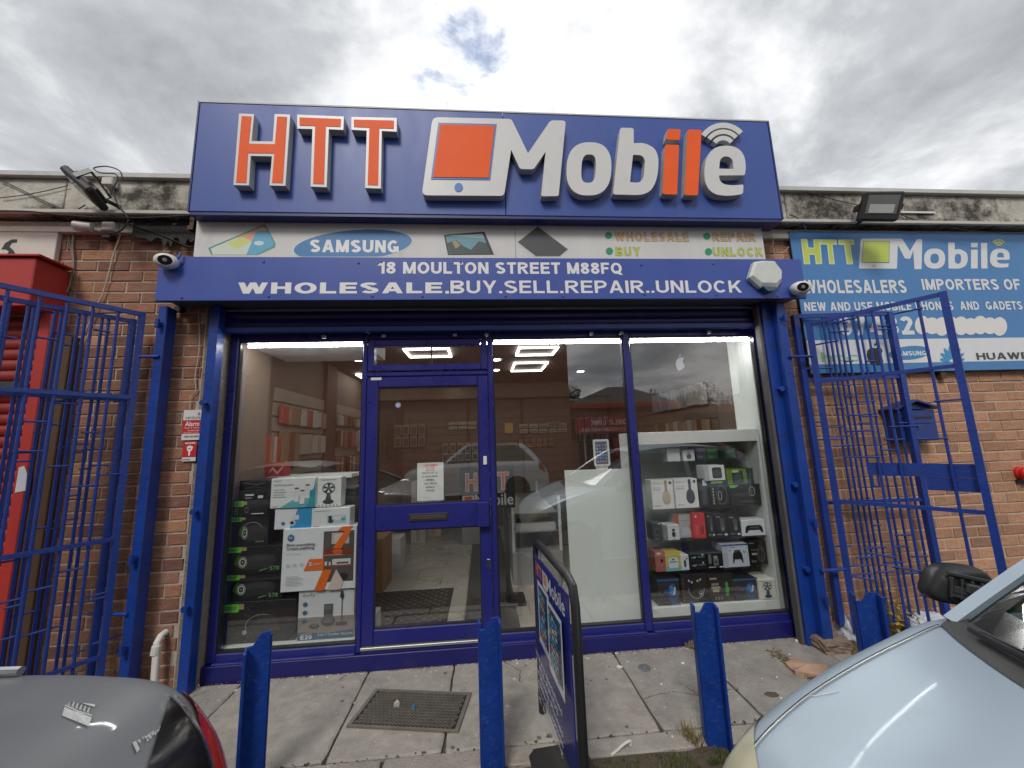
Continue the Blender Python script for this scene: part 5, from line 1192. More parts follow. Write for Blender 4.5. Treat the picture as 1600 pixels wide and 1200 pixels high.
for u0 in (.10, .52):
    A.rect(u0, .38, u0+.39, .83, SB); A.rect(u0+.03, .43, u0+.36, .80, (.03, .09, .13))
    rr = random.Random(int(u0*100))
    for i in range(5):
        for j in range(9):
            cc = rr.choice([(.05, .35, .30), (.5, .5, .45), (.55, .35, .08), (.05, .3, .5), (.1, .12, .14), (.45, .1, .1)])
            A.rect(u0+.045+i*.062, .445+j*.039, u0+.045+i*.062+.042, .445+j*.039+.026, cc)
for k, (t_, u0, u1) in enumerate((('We are specialised', .12, .9), ('in ALL KINDS', .12, .8), ('of Mobile Phones', .15, .9), ('Tablets & Laptops', .12, .9), ('iPhone Unlocking', .14, .88), ('& Repair', .2, .7))):
    A.text(t_, u0, .31-k*.056, u1, .31-k*.056+.036, SB, .012)
A.done()

# ------------------------------------------------------------------ doormat
mt_ = thing('doormat', 'dark rubber honeycomb doormat lying in front of the shop door', 'doormat', (-.42, -.4, GZ))
c4 = [atz(587, 1075, GZ+.012), atz(737, 1081, GZ+.012), atz(716, 1142, GZ+.012), atz(541, 1133, GZ+.012)]
def bil(u, v): return (c4[3]*(1-u)+c4[2]*u)*(1-v)+(c4[0]*(1-u)+c4[1]*u)*v
mb = MB()
def quadbar(u0, v0, u1, v1, h=.012):
    q = [bil(u0, v0), bil(u1, v0), bil(u1, v1), bil(u0, v1)]; vs = [Vector((p.x, p.y, GZ+.0015)) for p in q]+[Vector((p.x, p.y, GZ+h)) for p in q]
    mb.add(vs, [(4, 5, 6, 7), (0, 1, 5, 4), (1, 2, 6, 5), (2, 3, 7, 6), (3, 0, 4, 7)])
quadbar(0, 0, 1, .045, .010); quadbar(0, .955, 1, 1, .010); quadbar(0, .0455, .035, .9545, .010); quadbar(.965, .0455, 1, .9545, .010)
mb.build('mat_border', m_matrub, mt_)
mb = MB(); quadbar(.03, .04, .97, .96, .004); mb.build('mat_bed', M('mat_bed', (.022, .018, .015), .95, var=.3, vs=30), mt_)
mb = MB(); NU, NV = 23, 12
for j in range(NV):
    for i in range(NU):
        u = .045+(i+(.5 if j % 2 else 0))*.91/(NU+.5); v = .06+j*.88/NV; cu_, cv_ = u+.91/(NU)/2, v+.88/NV/2
        ru, rv = .91/NU*.5, .88/NV*.52; c_ = bil(cu_, cv_); k = len(mb.v)
        ring_o = [bil(cu_+ru*math.cos(a_), cv_+rv*math.sin(a_)) for a_ in [math.pi/3*q for q in range(6)]]
        ring_i = [bil(cu_+ru*.70*math.cos(a_), cv_+rv*.70*math.sin(a_)) for a_ in [math.pi/3*q for q in range(6)]]
        vs = [Vector((p.x, p.y, GZ+.011)) for p in ring_o]+[Vector((p.x, p.y, GZ+.011)) for p in ring_i]+[Vector((p.x, p.y, GZ+.005)) for p in ring_i]
        mb.add(vs, [(q, (q+1) % 6, 6+(q+1) % 6, 6+q) for q in range(6)]+[(6+q, 6+(q+1) % 6, 12+(q+1) % 6, 12+q) for q in range(6)])
o = mb.build('honeycomb', m_matrub, mt_); o['kind'] = 'stuff'

# small metal disc, scraps and the broken slab
p = atz(1007, 1044, GZ); dsc = thing('metal_disc', 'small round dark metal cover set in the pavement near the plinth', 'cover', (p.x, p.y, GZ))
MB().lathe([(.042, .0), (.042, .004), (.038, .005)], Matrix.Translation((p.x, p.y, GZ)), 24).build('disc', m_steel, dsc); MB().lathe([(.006, .004), (.006, .007)], Matrix.Translation((p.x, p.y, GZ+.001)), 10).build('stud', m_alu, dsc)
def scrap(px, py, s, m_, name, label, cat='litter', h=.004, n=7, seed=1):
    p = atz(px, py, GZ); rr = random.Random(seed); mb = MB(); 
    top = [(p.x+s*(.6+.5*rr.random())*math.cos(2*math.pi*i/n), p.y+s*.6*(.6+.5*rr.random())*math.sin(2*math.pi*i/n), GZ+h*(1+rr.random()*1.5)) for i in range(n)]
    bot = [(x, y, GZ+.0005) for x, y, z in top]; cz = (p.x, p.y, GZ+h*3)
    mb.add(top+bot+[cz], [(i, (i+1) % n, 2*n) for i in range(n)]+[(i, n+i, n+(i+1) % n, (i+1) % n) for i in range(n)])
    o = mb.build(name, m_, None); tag(o, label, cat); return o
m_pap = M('scrap_paper', (.68, .66, .62), .7, var=.1)
scrap(621, 1105, .022, m_cabw, 'crumpled_scrap', 'crumpled beige scrap lying on the doormat', h=.014, seed=3)
scrap(646, 1110, .010, M('blue_scrap', (.05, .2, .4), .5), 'blue_scrap', 'tiny blue scrap on the doormat right of the beige one', h=.013, seed=5)
scrap(968, 1043, .028, m_pap, 'paper_scrap', 'white paper scrap lying across the slab joint', seed=4); scrap(1248, 1003, .03, m_pap, 'paper_scrap', 'torn pale scrap on the pavement right of the window end', h=.008, seed=8)
scrap(1067, 1037, .016, m_pap, 'paper_scrap', 'tiny white scrap between the metal disc and the bollard', seed=9); scrap(186, 1066, .055, m_bag, 'crumpled_wrapper', 'crumpled white wrapper at the foot of the thick blue post', h=.03, seed=10)
scrap(1262, 1048, .16, M('pinkish_stone', (.42, .27, .19), .95, var=.2, vs=20, bump=.7), 'broken_slab', 'broken pinkish slab fragment lying in the dirt near the silver car', 'stone', h=.014, n=8, seed=12)
scrap(1205, 1085, .05, M('damp_stain', (.09, .07, .055), .6, var=.3, vs=30), 'dark_stain', 'dark damp patch on the slab near the silver car wing', 'stain', h=.0012, n=10, seed=13)
cable([atz(955, 1180, GZ-.005), atz(965, 1172, GZ+.01), atz(975, 1163, GZ+.03), atz(985, 1158, GZ+.03), atz(985, 1165, GZ+.01)], .006, m_pap, 'curled white strip lying in the kerb grass', 'plastic_strip')['category'] = 'litter'

# specks of grit and leaves
rr = random.Random(21); mb = MB()
for i in range(900):
    x = rr.uniform(-2.6, 2.6); y = rr.uniform(-.92, -.04) if rr.random() < .6 else rr.uniform(-.09, -.03); s = rr.uniform(.0015, .005)*(1 if rr.random() < .93 else 2.2)
    z = GZ+.0005; a_ = rr.random()*3
    mb.add([(x+s*math.cos(a_+q*2.1), y+s*math.sin(a_+q*2.1), z) for q in range(3)]+[(x, y, z+s*.8)], [(0, 1, 3), (1, 2, 3), (2, 0, 3)])
o = tag(mb.build('grit', m_pap), 'scattered pale grit on the pavement slabs', 'grit', kind='stuff')

mb = MB(); rr = random.Random(77)
for path in (((-.95, -.05), (-1.02, -.25), (-.92, -.42), (-1.0, -.79)), ((1.9, -.02), (1.82, -.2), (1.95, -.33), (1.88, -.6)), ((.1, -.03), (.22, -.16), (.2, -.3)), ((1.2, -.79), (1.25, -.55), (1.18, -.42)), ((-1.8, -.1), (-1.95, -.3), (-1.85, -.5), (-2.1, -.78)), ((.905, -.55), (1.1, -.5), (1.3, -.58), (1.49, -.52))):
    P = []
    for (x0, y0), (x1, y1) in zip(path[:-1], path[1:]):
        for k in range(8): t_ = k/8; P.append(Vector((x0+(x1-x0)*t_+rr.uniform(-.008, .008), y0+(y1-y0)*t_+rr.uniform(-.008, .008), GZ+.0005)))
    for a, b_ in zip(P[:-1], P[1:]):
        w = rr.uniform(.0012, .0032); n_ = (b_-a).cross(Z_).normalized()*w; mb.add([a-n_, a+n_, b_+n_, b_-n_], [(0, 1, 2, 3)])
mb.build('cracks', m_soil, pave, fixn=False)['kind'] = 'stuff'
mb = MB(); ml = MB()
for i in range(70):
    x, y = rr.uniform(-2.2, 2.3), rr.uniform(-.9, -.06); s_ = rr.uniform(.005, .017); m_ = mb if rr.random() < .65 else ml
    m_.add([(x+s_*rr.uniform(.8, 1.1)*math.cos(.785*q), y+s_*rr.uniform(.8, 1.1)*math.sin(.785*q), GZ+.0008) for q in range(8)], [tuple(range(8))])
mb.build('gum_spots', M('old_gum', (.13, .12, .11), .8), pave, fixn=False)['kind'] = 'stuff'; ml.build('gum_spots', M('pale_gum', (.48, .45, .41), .8), pave, fixn=False)['kind'] = 'stuff'

def blades(mb, cx, cy, z, n, rad, h, rr, lean=.5):
    for i in range(n):
        a_ = rr.random()*6.28; r_ = rad*rr.random()**.6; x, y = cx+r_*math.cos(a_), cy+r_*.6*math.sin(a_); hh = h*rr.uniform(.4, 1); b_ = rr.random()*6.28; l_ = lean*hh*rr.random(); w = rr.uniform(.0012, .003)
        px_, py_ = -math.sin(b_)*w, math.cos(b_)*w
        mb.add([(x-px_, y-py_, z), (x+px_, y+py_, z), (x+math.cos(b_)*l_*.4+px_*.8, y+math.sin(b_)*l_*.4+py_*.8, z+hh*.6), (x+math.cos(b_)*l_*.4-px_*.8, y+math.sin(b_)*l_*.4-py_*.8, z+hh*.6), (x+math.cos(b_)*l_, y+math.sin(b_)*l_, z+hh*.95)], [(0, 1, 2, 3), (3, 2, 4)])
rr = random.Random(5); mb = MB(); md = MB()
for i in range(260):
    x = rr.uniform(-.2, 2.4); y = -.955-abs(rr.gauss(0, .05)); blades(mb, x, y, .07, 16, .03, .045, rr); 
    if rr.random() < .3: blades(md, x, y-.02, .07, 8, .03, .06, rr)
for i in range(120):
    x = rr.uniform(-4, -.2); y = -.96-abs(rr.gauss(0, .07)); blades(mb, x, y, .07, 12, .03, .04, rr)
tag(mb.build('grass', m_grass, fixn=False), 'short green grass growing along the pavement edge', 'grass', kind='stuff')
for k in range(5): blades(md, *(lambda p: (p.x, p.y))(atz(1070+k*6, 1152+k*4, .07)), .07, 26, .05, .09, rr, 1.0)
# weeds in the cracks and by the plinth
def weeds(px, py, n, rad, h): p = atz(px, py, GZ); blades(md, p.x, p.y, GZ-.006, n, rad, h, rr, 1.0)
weeds(1078, 1012, 50, .04, .06); weeds(937, 1021, 10, .02, .03); weeds(968, 1062, 10, .015, .012)
for k in range(14): weeds(1212+k*7, 1022+k*4.6, 34, .045, .035)
for k in range(5): weeds(1325+k*6, 1000+k*8, 50, .05, .07)
tag(md.build('dry_weeds', m_drygrass, fixn=False), 'dry straw coloured weeds in the slab cracks and by the plinth', 'weeds', kind='stuff')
mb = MB(); rr = random.Random(17)
for k in range(260):
    t = k/260; px_, py_ = 1208+t*100, 1018+t*66; p = atz(px_+rr.gauss(0, 5), py_+rr.gauss(0, 3), GZ); s = rr.uniform(.004, .014); a_ = rr.random()*6
    mb.add([(p.x+s*math.cos(a_+q*2.1), p.y+s*math.sin(a_+q*2.1), GZ+.0007) for q in range(3)]+[(p.x, p.y, GZ+s*.7)], [(0, 1, 3), (1, 2, 3), (2, 0, 3)])
for (ax_, bx2, ay_, by_, n_) in ((-2.42, -1.94, -.16, -.06, 700), (-3.3, -2.4, -.2, -.09, 500), (2.42, 3.4, -.24, -.09, 700), (-1.9, 2.35, -.045, -.03, 260), (-3.2, 2.6, -.82, -.79, 160)):
    for k in range(n_):
        x, y = rr.uniform(ax_, bx2), by_-abs(rr.gauss(0, (by_-ay_)*.45)); s = rr.uniform(.003, .011); a_ = rr.random()*6
        mb.add([(x+s*math.cos(a_+q*2.1), y+s*math.sin(a_+q*2.1), GZ+.0007) for q in range(3)]+[(x, y, GZ+s*.8)], [(0, 1, 3), (1, 2, 3), (2, 0, 3)])
tag(mb.build('loose_soil', m_soil), 'loose dark soil gathered along the walls and slab cracks', 'soil', kind='stuff')

# plant with yellow leaves and plastic sheets behind the right gate
pl_ = thing('weed_plant', 'leggy weed with yellowing leaves growing behind the right gate', 'plant', (3.2, -.16, GZ))
mst = MB(); mlf = MB(); rr = random.Random(31); m_yl = M('yellow_leaf', (.42, .32, .05), .6, var=.25, vs=30); m_gl = M('dull_green_leaf', (.10, .12, .04), .7, var=.3, vs=30)
mlg = MB()
for s in range(26):
    p = at(rr.uniform(1372, 1440), 985, -.2); x0 = p.x; y0 = -.12-rr.random()*.15; h = rr.uniform(.08, .30)
    if abs(x0-at(1398, 985, -.2).x) < .1: h = rr.uniform(.2, .42)
    tip = Vector((x0+rr.uniform(-.08, .08), y0+rr.uniform(-.05, .05), GZ+h)); b0_ = Vector((x0, y0, GZ-.01)); mst.tube([b0_, (b0_+tip)/2+Vector((rr.uniform(-.02, .02), 0, 0)), tip], .0025, 5)
    for q in range(9):
        c = b0_.lerp(tip, rr.uniform(.3, 1)); a_ = rr.random()*6.28; l_ = rr.uniform(.018, .04); d = Vector((math.cos(a_), math.sin(a_), rr.uniform(-.5, .5))).normalized()*l_; e_ = d.cross(Z_).normalized()*l_*.35
        (mlf if rr.random() < (.75 if h > .2 else .2) else mlg).add([c, c+d*.5+e_, c+d, c+d*.5-e_], [(0, 1, 2, 3)])
mst.build('stems', m_drygrass, pl_); mlf.build('yellow_leaves', m_yl, pl_, fixn=False)['kind'] = 'stuff'; mlg.build('green_leaves', m_gl, pl_, fixn=False)['kind'] = 'stuff'
def sheetbag(cx, cy, w, h, label, seed):
    bm = bmesh.new(); bmesh.ops.create_icosphere(bm, subdivisions=4, radius=1); rr = random.Random(seed)
    from mathutils import noise
    for v in bm.verts:
        k = 1+.35*noise.noise(v.co*2.2+Vector((seed, 0, 0)))+.16*abs(noise.noise(v.co*6))
        v.co = Vector((cx+v.co.x*w*k, cy+v.co.y*.09*k, max(GZ, GZ+h*.8+v.co.z*h*k)))
    me = bpy.data.meshes.new('plastic_bag'); bm.to_mesh(me); bm.free(); me.materials.append(m_bag); o = bpy.data.objects.new('plastic_bag', me); COL.objects.link(o); tag(o, label, 'bag')
p = at(1322, 975, -.15); sheetbag(p.x, -.14, .05, .1, 'crumpled white plastic bag just left of the wide bollard behind the gate foot', 2)
p = at(1448, 965, -.2); sheetbag(p.x, -.22, .16, .10, 'pale crumpled plastic sheeting behind the right gate near the car mirror', 5)
# ------------------------------------------------------------------ cars
def cr_interp(keys, s):
    """smooth interpolation in a table of (s, values...)"""
    n = len(keys)
    if s <= keys[0][0]: return keys[0][1:]
    if s >= keys[-1][0]: return keys[-1][1:]
    i = max(k for k in range(n) if keys[k][0] <= s); i = min(i, n-2)
    a, b = keys[i], keys[i+1]; t = (s-a[0])/(b[0]-a[0]); o = []
    for c in range(1, len(a)):
        p = keys[max(i-1, 0)]; q = keys[min(i+2, n-1)]
        ma = (b[c]-p[c])/(b[0]-p[0]) if b[0] != p[0] else 0; mb_ = (q[c]-a[c])/(q[0]-a[0]) if q[0] != a[0] else 0
        h = b[0]-a[0]; t2, t3 = t*t, t*t*t
        o.append((2*t3-3*t2+1)*a[c]+(t3-2*t2+t)*h*ma+(-2*t3+3*t2)*b[c]+(t3-t2)*h*mb_)
    return o
class Body:
    """keys: (s, halfwidth, z top centre, z shoulder, z bottom, ridge)"""
    def __init__(s, keys, X0, Yc): s.k = keys; s.X0 = X0; s.Yc = Yc; s.len = keys[-1][0]
    def cross(b, s):
        W, zt, zs, zb, rg = cr_interp(b.k, s)
        D = zt-zs+.008; tp = [(f*W, zt-D*(f/.9)**2.7+rg*.42*math.exp(-((f-.5)/.16)**2)) for f in (0, .18, .34, .48, .62, .76, .90)]
        return tp+[(.962*W, zs-.045), (.992*W, zs-.11), (W, zs-.22), (W*.995, max(zb+.12, zs-.45)), (.97*W, zb+.05), (.90*W, zb), (0, zb)]
    def pt(b, s, q, sgn=1, off=0.0):
        c = b.cross(s); n = len(c); i = min(int(q), n-2); t = q-i
        p0, p1, p2, p3 = c[max(i-1, 0)], c[i], c[i+1], c[min(i+2, n-1)]
        f = lambda k: .5*((2*p1[k])+(-p0[k]+p2[k])*t+(2*p0[k]-5*p1[k]+4*p2[k]-p3[k])*t*t+(-p0[k]+3*p1[k]-3*p2[k]+p3[k])*t**3)
        y, z = max(0, f(0)), f(1)
        return Vector((b.X0+s, b.Yc+y*sgn, z))
    def nrm(b, s, q, sgn):
        a = b.pt(s+.01, q, sgn)-b.pt(s-.01, q, sgn); c = b.pt(s, min(q+.02, 12.9), sgn)-b.pt(s, max(0, q-.02), sgn); n = a.cross(c)*(-sgn); 
        n.normalize()
        c0 = Vector((b.X0+max(.45, min(s, b.len-.45)), b.Yc, .5))
        if n.dot(b.pt(s, q, sgn)-c0) < 0: n = -n
        return n
    def off(b, s, q, sgn, d): return b.pt(s, q, sgn)+b.nrm(s, q, sgn)*d
    def patch(b, name, m, parent, s0, s1, q0, q1, sgn, ns=10, nq=8, d=.004, edge=None, label=None):
        """a panel lying on the body; s0/s1 may be functions of q"""
        mb = MB(); S0 = s0 if callable(s0) else (lambda q: s0); S1 = s1 if callable(s1) else (lambda q: s1)
        vs = []
        for j in range(nq+1):
            q = q0+(q1-q0)*j/nq
            for i in range(ns+1): vs.append(b.off(S0(q)+(S1(q)-S0(q))*i/ns, q, sgn, d))
        mb.add(vs, [(j*(ns+1)+i, j*(ns+1)+i+1, (j+1)*(ns+1)+i+1, (j+1)*(ns+1)+i) for j in range(nq) for i in range(ns)])
        o = mb.build(name, m, parent, smooth='all')
        if label: o['label'] = label
        return o
    def shell(b, name, m, parent, s0, s1, q0=0, q1=13, ds=.05, nq=52, caps=(True, True)):
        mb = MB(); ss = []; s = s0
        while s < s1-1e-6:
            ss.append(s); s += ds if (s > .4 and s < b.len-.5) else ds*.35
        ss.append(s1); row = 2*nq+1
        for s in ss:
            for j in range(-nq, nq+1): mb.v.append(tuple(b.pt(s, q0+(q1-q0)*abs(j)/nq, 1 if j >= 0 else -1)))
        for i in range(len(ss)-1):
            for j in range(row-1): mb.f.append((i*row+j, i*row+j+1, (i+1)*row+j+1, (i+1)*row+j))
        if caps[0]: mb.f.append(tuple(range(row)))
        if caps[1]: mb.f.append(tuple((len(ss)-1)*row+j for j in range(row)))
        return mb.build(name, m, parent, smooth=True)
    def zat(b, s, y):
        best = None; py, pz = 0, b.pt(s, 0).z
        for k in range(1, 60):
            p = b.pt(s, k*.15); yy = p.y-b.Yc
            if yy >= y: t = (y-py)/max(1e-6, yy-py); return pz+(p.z-pz)*t
            py, pz = yy, p.z
        return pz
    def hit(b, px, py, lift=.003):
        z = .95
        for _ in range(12):
            p = atz(px, py, z); z = .5*z+.5*b.zat(p.x-b.X0, abs(p.y-b.Yc))
        p = atz(px, py, z+lift); return p
def wheel(parent, x, y, sgn, r=.30, w=.19, m_rim=None):
    t = MB(); mt = Matrix.Translation((x, y, r)) @ Matrix.Rotation(R(90)*sgn, 4, 'X')
    t.lathe([(r*.66, -w/2), (r*.94, -w/2), (r, -w/2+.02), (r, w/2-.02), (r*.94, w/2), (r*.68, w/2), (r*.66, w/2-.02)], mt, 36)
    o = t.build('wheel', m_rubber, parent, smooth=True)
    mb = MB().lathe([(r*.66, -w/2+.03), (r*.66, -w/2), (r*.60, -w/2+.012), (r*.58, -w/2+.05), (.001, -w/2+.05)], mt, 36)
    for k in range(5):
        a = k*2*math.pi/5; mb.box(-.022, .022, .03, r*.62, -w/2+.008, -w/2+.04, .004, mt @ Matrix.Rotation(a, 4, 'Z'))
    mb.lathe([(.05, -w/2+.005), (.05, -w/2+.05)], mt, 16); mb.build('rim', m_rim or m_alu, o)
def greenhouse(b, root, paint, sc0, sc1, sr0, sr1, sb, zroof, glass, cowl_curve=.14, Wb=.86, Wr=.68, seats=True, rear_curve=.06):
    """windscreen from sc0 (cowl) to sr0 (roof front), roof to sr1, rear screen down to sb"""
    W = b.k[len(b.k)//2][1]
    def base(s, u):  # u -1..1 across
        y = u*W*Wb; return Vector((b.X0+s, b.Yc+y, b.zat(s, abs(y))+.004))
    n = 12
    def cow(u): p = base(sc0+cowl_curve*u*u, u); return p
    def rf(u): return Vector((b.X0+sr0+.06*u*u, b.Yc+u*W*Wr, zroof-.035*u*u-.03))
    def rr_(u): return Vector((b.X0+sr1-.05*u*u, b.Yc+u*W*Wr, zroof-.035*u*u-.03))
    def rb(u): return base(sb-rear_curve*u*u, u)
    def screen(name, A, B, m, bulge, m_band=None):
        mb = MB(); nv = 8
        for j in range(nv+1):
            t = j/nv
            for i in range(n+1):
                u = (-1+2*i/n)*.955; p = A(u).lerp(B(u), .02+t*.96); p = p+Vector((-bulge if name == 'windscreen' else bulge, 0, abs(bulge)*.6))*math.sin(math.pi*t)*.6; mb.v.append(tuple(p))
        for j in range(nv):
            for i in range(n): mb.f.append((j*(n+1)+i, j*(n+1)+i+1, (j+1)*(n+1)+i+1, (j+1)*(n+1)+i))
        o = mb.build(name, m, root, smooth='all'); return o
    ws = screen('windscreen', cow, rf, glass, .03)
    # black ceramic band round the windscreen
    mb = MB(); nv = 10
    def wp(u, t, d=.004): p = cow(u*.955).lerp(rf(u*.955), .02+t*.96); return p+Vector((-.03, 0, .018))*math.sin(math.pi*t)*.6+Vector((-.5*d, 0, d))
    def strip(f0, f1, N_=16):
        k = len(mb.v)
        for i in range(N_+1): mb.v += [tuple(f0(i/N_)), tuple(f1(i/N_))]
        for i in range(N_): mb.f.append((k+2*i, k+2*i+1, k+2*i+3, k+2*i+2))
    strip(lambda t: wp(-1+2*t, 0), lambda t: wp((-1+2*t)*.93, .10+.03*abs(-1+2*t)))
    strip(lambda t: wp(-1, t), lambda t: wp(-.93, .10+t*.85)); strip(lambda t: wp(1, t), lambda t: wp(.93, .10+t*.85)); strip(lambda t: wp(-1+2*t, 1), lambda t: wp((-1+2*t)*.93, .95))
    mb.build('screen_band', m_blackgloss, ws)
    screen('rear_screen', rb, rr_, glass, .03)
    # roof
    mb = MB(); ns = 16
    for i in range(ns+1):
        t = i/ns
        for j in range(n+1):
            u = -1+2*j/n; p = rf(u).lerp(rr_(u), t); p.z += .035*math.sin(math.pi*t)+.03*(1-abs(2*t-1)**6)*1.0; mb.v.append(tuple(p))
    for i in range(ns):
        for j in range(n): mb.f.append((i*(n+1)+j, i*(n+1)+j+1, (i+1)*(n+1)+j+1, (i+1)*(n+1)+j))
    mb.build('roof', paint, root, smooth='all')
    for sg_ in (-1, 1):
        # pillars
        def pillar(A, B, w, nm='pillar', push=0):
            pts = [A.lerp(B, t/6)+Vector((push, 0, abs(push)*.6))*math.sin(math.pi*t/6)*.6 for t in range(7)]
            mb = MB()
            for a_, b_ in zip(pts[:-1], pts[1:]): mb.bar(a_, b_+(b_-a_)*.02, w, .03, side=(1, 0, 0))
            mb.build(nm, paint, root)
        pillar(cow(sg_)+Vector((-.01, 0, -.01)), rf(sg_)+Vector((0, 0, .0)), .06, push=-.03)
        pillar(rb(sg_), rr_(sg_), .13, push=.03)
        sm = (sr0+sr1)/2; pillar(base(sm, sg_), rf(sg_).lerp(rr_(sg_), .5), .06)
        A0, A1, B0, B1 = cow(sg_), rf(sg_), rb(sg_), rr_(sg_); M0, M1 = base(sm, sg_), A1.lerp(B1, .5)
        for (a0, a1, c0, c1, t0, t1) in ((A0, A1, M0, M1, .05, .97), (M0, M1, B0, B1, .04, .90)):
            p = [a0.lerp(c0, t0), a0.lerp(c0, t1), a1.lerp(c1, t1), a1.lerp(c1, t0)]; p = [v+Vector((0, .003*sg_, 0)) for v in p]; p[0].z += .01; p[1].z += .01; p[2].z -= .02; p[3].z -= .02
            MB().add(p, [(0, 1, 2, 3)]).build('side_window', glass, root)
        mb = MB(); mb.bar(rf(sg_)+Vector((0, 0, .012)), rr_(sg_)+Vector((0, 0, .012)), .035, .04); mb.build('roof_rail', paint, root)
    if seats:
        for (sx, yy) in ((sr0+.35, -.36), (sr0+.35, .36)):
            if sx > sr1: continue
            t = MB().box(b.X0+sx, b.X0+sx+.12, b.Yc+yy-.24, b.Yc+yy+.24, .45, 1.08, .05); t.box(b.X0+sx+.02, b.X0+sx+.1, b.Yc+yy-.13, b.Yc+yy+.13, 1.09, 1.28, .03); t.build('seat', m_dim, root)
def arch(b, root, s, r=.34):
    for sg_ in (-1, 1):
        c = b.pt(s, 9, sg_); mt = Matrix.Translation((b.X0+s, c.y+.002*sg_, .30)) @ Matrix.Rotation(R(90), 4, 'X')
        MB().lathe([(r, -.012), (r, .012)], mt, 32).build('wheel_arch', m_blackpl, root)

# --- silver blue car, nose towards the camera's left
cs = thing('parked_car', 'silver blue car with folded black mirror parked at the right edge', 'car', (2.5, -2.56, 0))
m_silver = M('silver_blue_metallic', (.43, .52, .60), .38, .38, var=.04, vs=3, coat=.10, rvar=.04, dirt=(.36, .42, .46), dscale=5, damt=.35)
keysR = [(0, .50, .50, .44, .22, 0), (.05, .62, .62, .55, .20, .004), (.12, .715, .70, .64, .19, .008), (.22, .785, .775, .72, .18, .014), (.40, .825, .860, .812, .18, .022), (.60, .842, .930, .888, .18, .024), (.80, .852, .985, .948, .18, .018), (.95, .856, 1.012, .985, .18, .010), (1.15, .858, 1.005, .99, .18, 0), (1.6, .86, .995, .985, .18, 0), (2.6, .86, 1.0, .99, .18, 0), (3.3, .855, 1.02, 1.0, .18, 0), (3.75, .83, .98, .96, .2, 0), (3.9, .78, .85, .8, .25, 0)]
keysR = [k[:2]+(k[2]+.03, k[3]+.03)+k[4:] for k in keysR]
bR = Body(keysR, .45, -2.575)
bR.shell('body', m_silver, cs, 0, 3.9)
m_gap = M('panel_gap', (.012, .013, .015), .6)
for sg_ in (-1, 1):
    q0_ = 5.75
    bR.patch('bonnet_edge_highlight', M('painted_edge_highlight', (.72, .78, .80), .25, .6), cs, .245, .93, q0_-.07, q0_-.02, sg_, ns=30, nq=1, d=.0035)  # pale strip: the highlight along the bonnet shut line, painted in as colour
    bR.patch('bonnet_gap', m_gap, cs, .245, .93, q0_-.02, q0_+.05, sg_, ns=30, nq=1, d=.0015)
    bR.patch('headlight', M('yellowed_lamp', (.52, .50, .36), .18, var=.15, vs=14, coat=.6), cs, lambda q: .03, lambda q: min(.36, .22+.08*(q-5.2)), 5.2, 8.8, sg_, ns=14, nq=14, d=.004)
bR.patch('grille', m_blackpl, cs, .004, .03, 2.5, 5.2, 1, d=.004); bR.patch('grille', m_blackpl, cs, .004, .03, 2.5, 5.2, -1, d=.004)
greenhouse(bR, cs, m_silver, .73, 0, 1.52, 2.9, 3.35, 1.48, glass_car, cowl_curve=.24)
# cowl and wipers
mb = MB(); W_ = .858
def cowp(u, ds, dz): s = .73+.24*u*u+ds; y = u*W_*.86; return Vector((bR.X0+s, bR.Yc+y, bR.zat(min(s, .99), abs(y))+dz))
k = 0
for i in range(25):
    u = -1+2*i/24; mb.v += [tuple(cowp(u, -.05, .004)), tuple(cowp(u, -.02, .016)), tuple(cowp(u, .03, .02))]
for i in range(24):
    for j in range(2): mb.f.append((i*3+j, i*3+j+1, (i+1)*3+j+1, (i+1)*3+j))
mb.build('cowl', M('faded_black_plastic', (.045, .045, .047), .5, var=.2), cs, smooth='all')
for u0, u1 in ((.86, .02), (.02, -.80)):
    w_ = MB().tube([cowp(u0, -.02, .035), cowp((u0+u1)/2, -.015, .055), cowp(u1, .02, .045)], .009, 8).build('wiper', m_blackpl, cs)
    MB().tube([cowp(u0-.02, .0, .03), cowp((u0+u1)/2, .02, .04), cowp(u1-.05*(1 if u1 < 0 else 1), .05, .04)], .006, 6).build('wiper_blade', m_blackgloss, w_)
MB().box(bR.X0+1.15, bR.X0+1.6, bR.Yc-.70, bR.Yc+.70, .6, .97, .03).build('dashboard', m_dim, cs)
# mirror, glass gone from its black shell
mc = at(1494, 912, -1.63); mt = Matrix.Translation(mc) @ Matrix.Rotation(R(-18), 4, 'Z') @ Matrix.Rotation(R(12), 4, 'Y')
bm = bmesh.new(); bmesh.ops.create_cube(bm, size=1); bmesh.ops.subdivide_edges(bm, edges=list(bm.edges), cuts=5, use_grid_fill=True)
for v in bm.verts:
    x, y, z = v.co*2; l = max(1e-6, (abs(x)**3.5+abs(y)**3.5+abs(z)**3.5)**(1/3.5)); v.co = mt @ Vector((x/l*.088*(1.05-.18*z), y/l*.055, z/l*.068+(.012*x)))
me = bpy.data.meshes.new('mirror'); bm.to_mesh(me); bm.free(); me.materials.append(m_blackpl)
for p in me.polygons: p.use_smooth = True
mo = bpy.data.objects.new('mirror', me); COL.objects.link(mo); par(mo, cs)
mb = MB()
for (a, b_, w, h) in ((-.07, .07, .04, .006), (-.05, .02, -.01, .012), (-.06, .05, -.03, .006)): mb.box(a, b_, -.066, -.055, w-h, w+h, .002, mt)
for k in range(5): mb.box(-.06+k*.028, -.053+k*.028, -.068, -.055, -.04, .03, .002, mt)
mb.box(-.02, .03, -.075, -.055, -.015, .02, .006, mt); mb.build('mirror_mechanism', M('mirror_inside', (.035, .036, .037), .3, var=.3), mo)
MB().tube([mc+Vector((.03, -.02, -.04)), mc+Vector((.10, -.10, -.085))], .022, 8).build('mirror_arm', m_blackpl, mo)
for s in (.62, 3.1): arch(bR, cs, s)
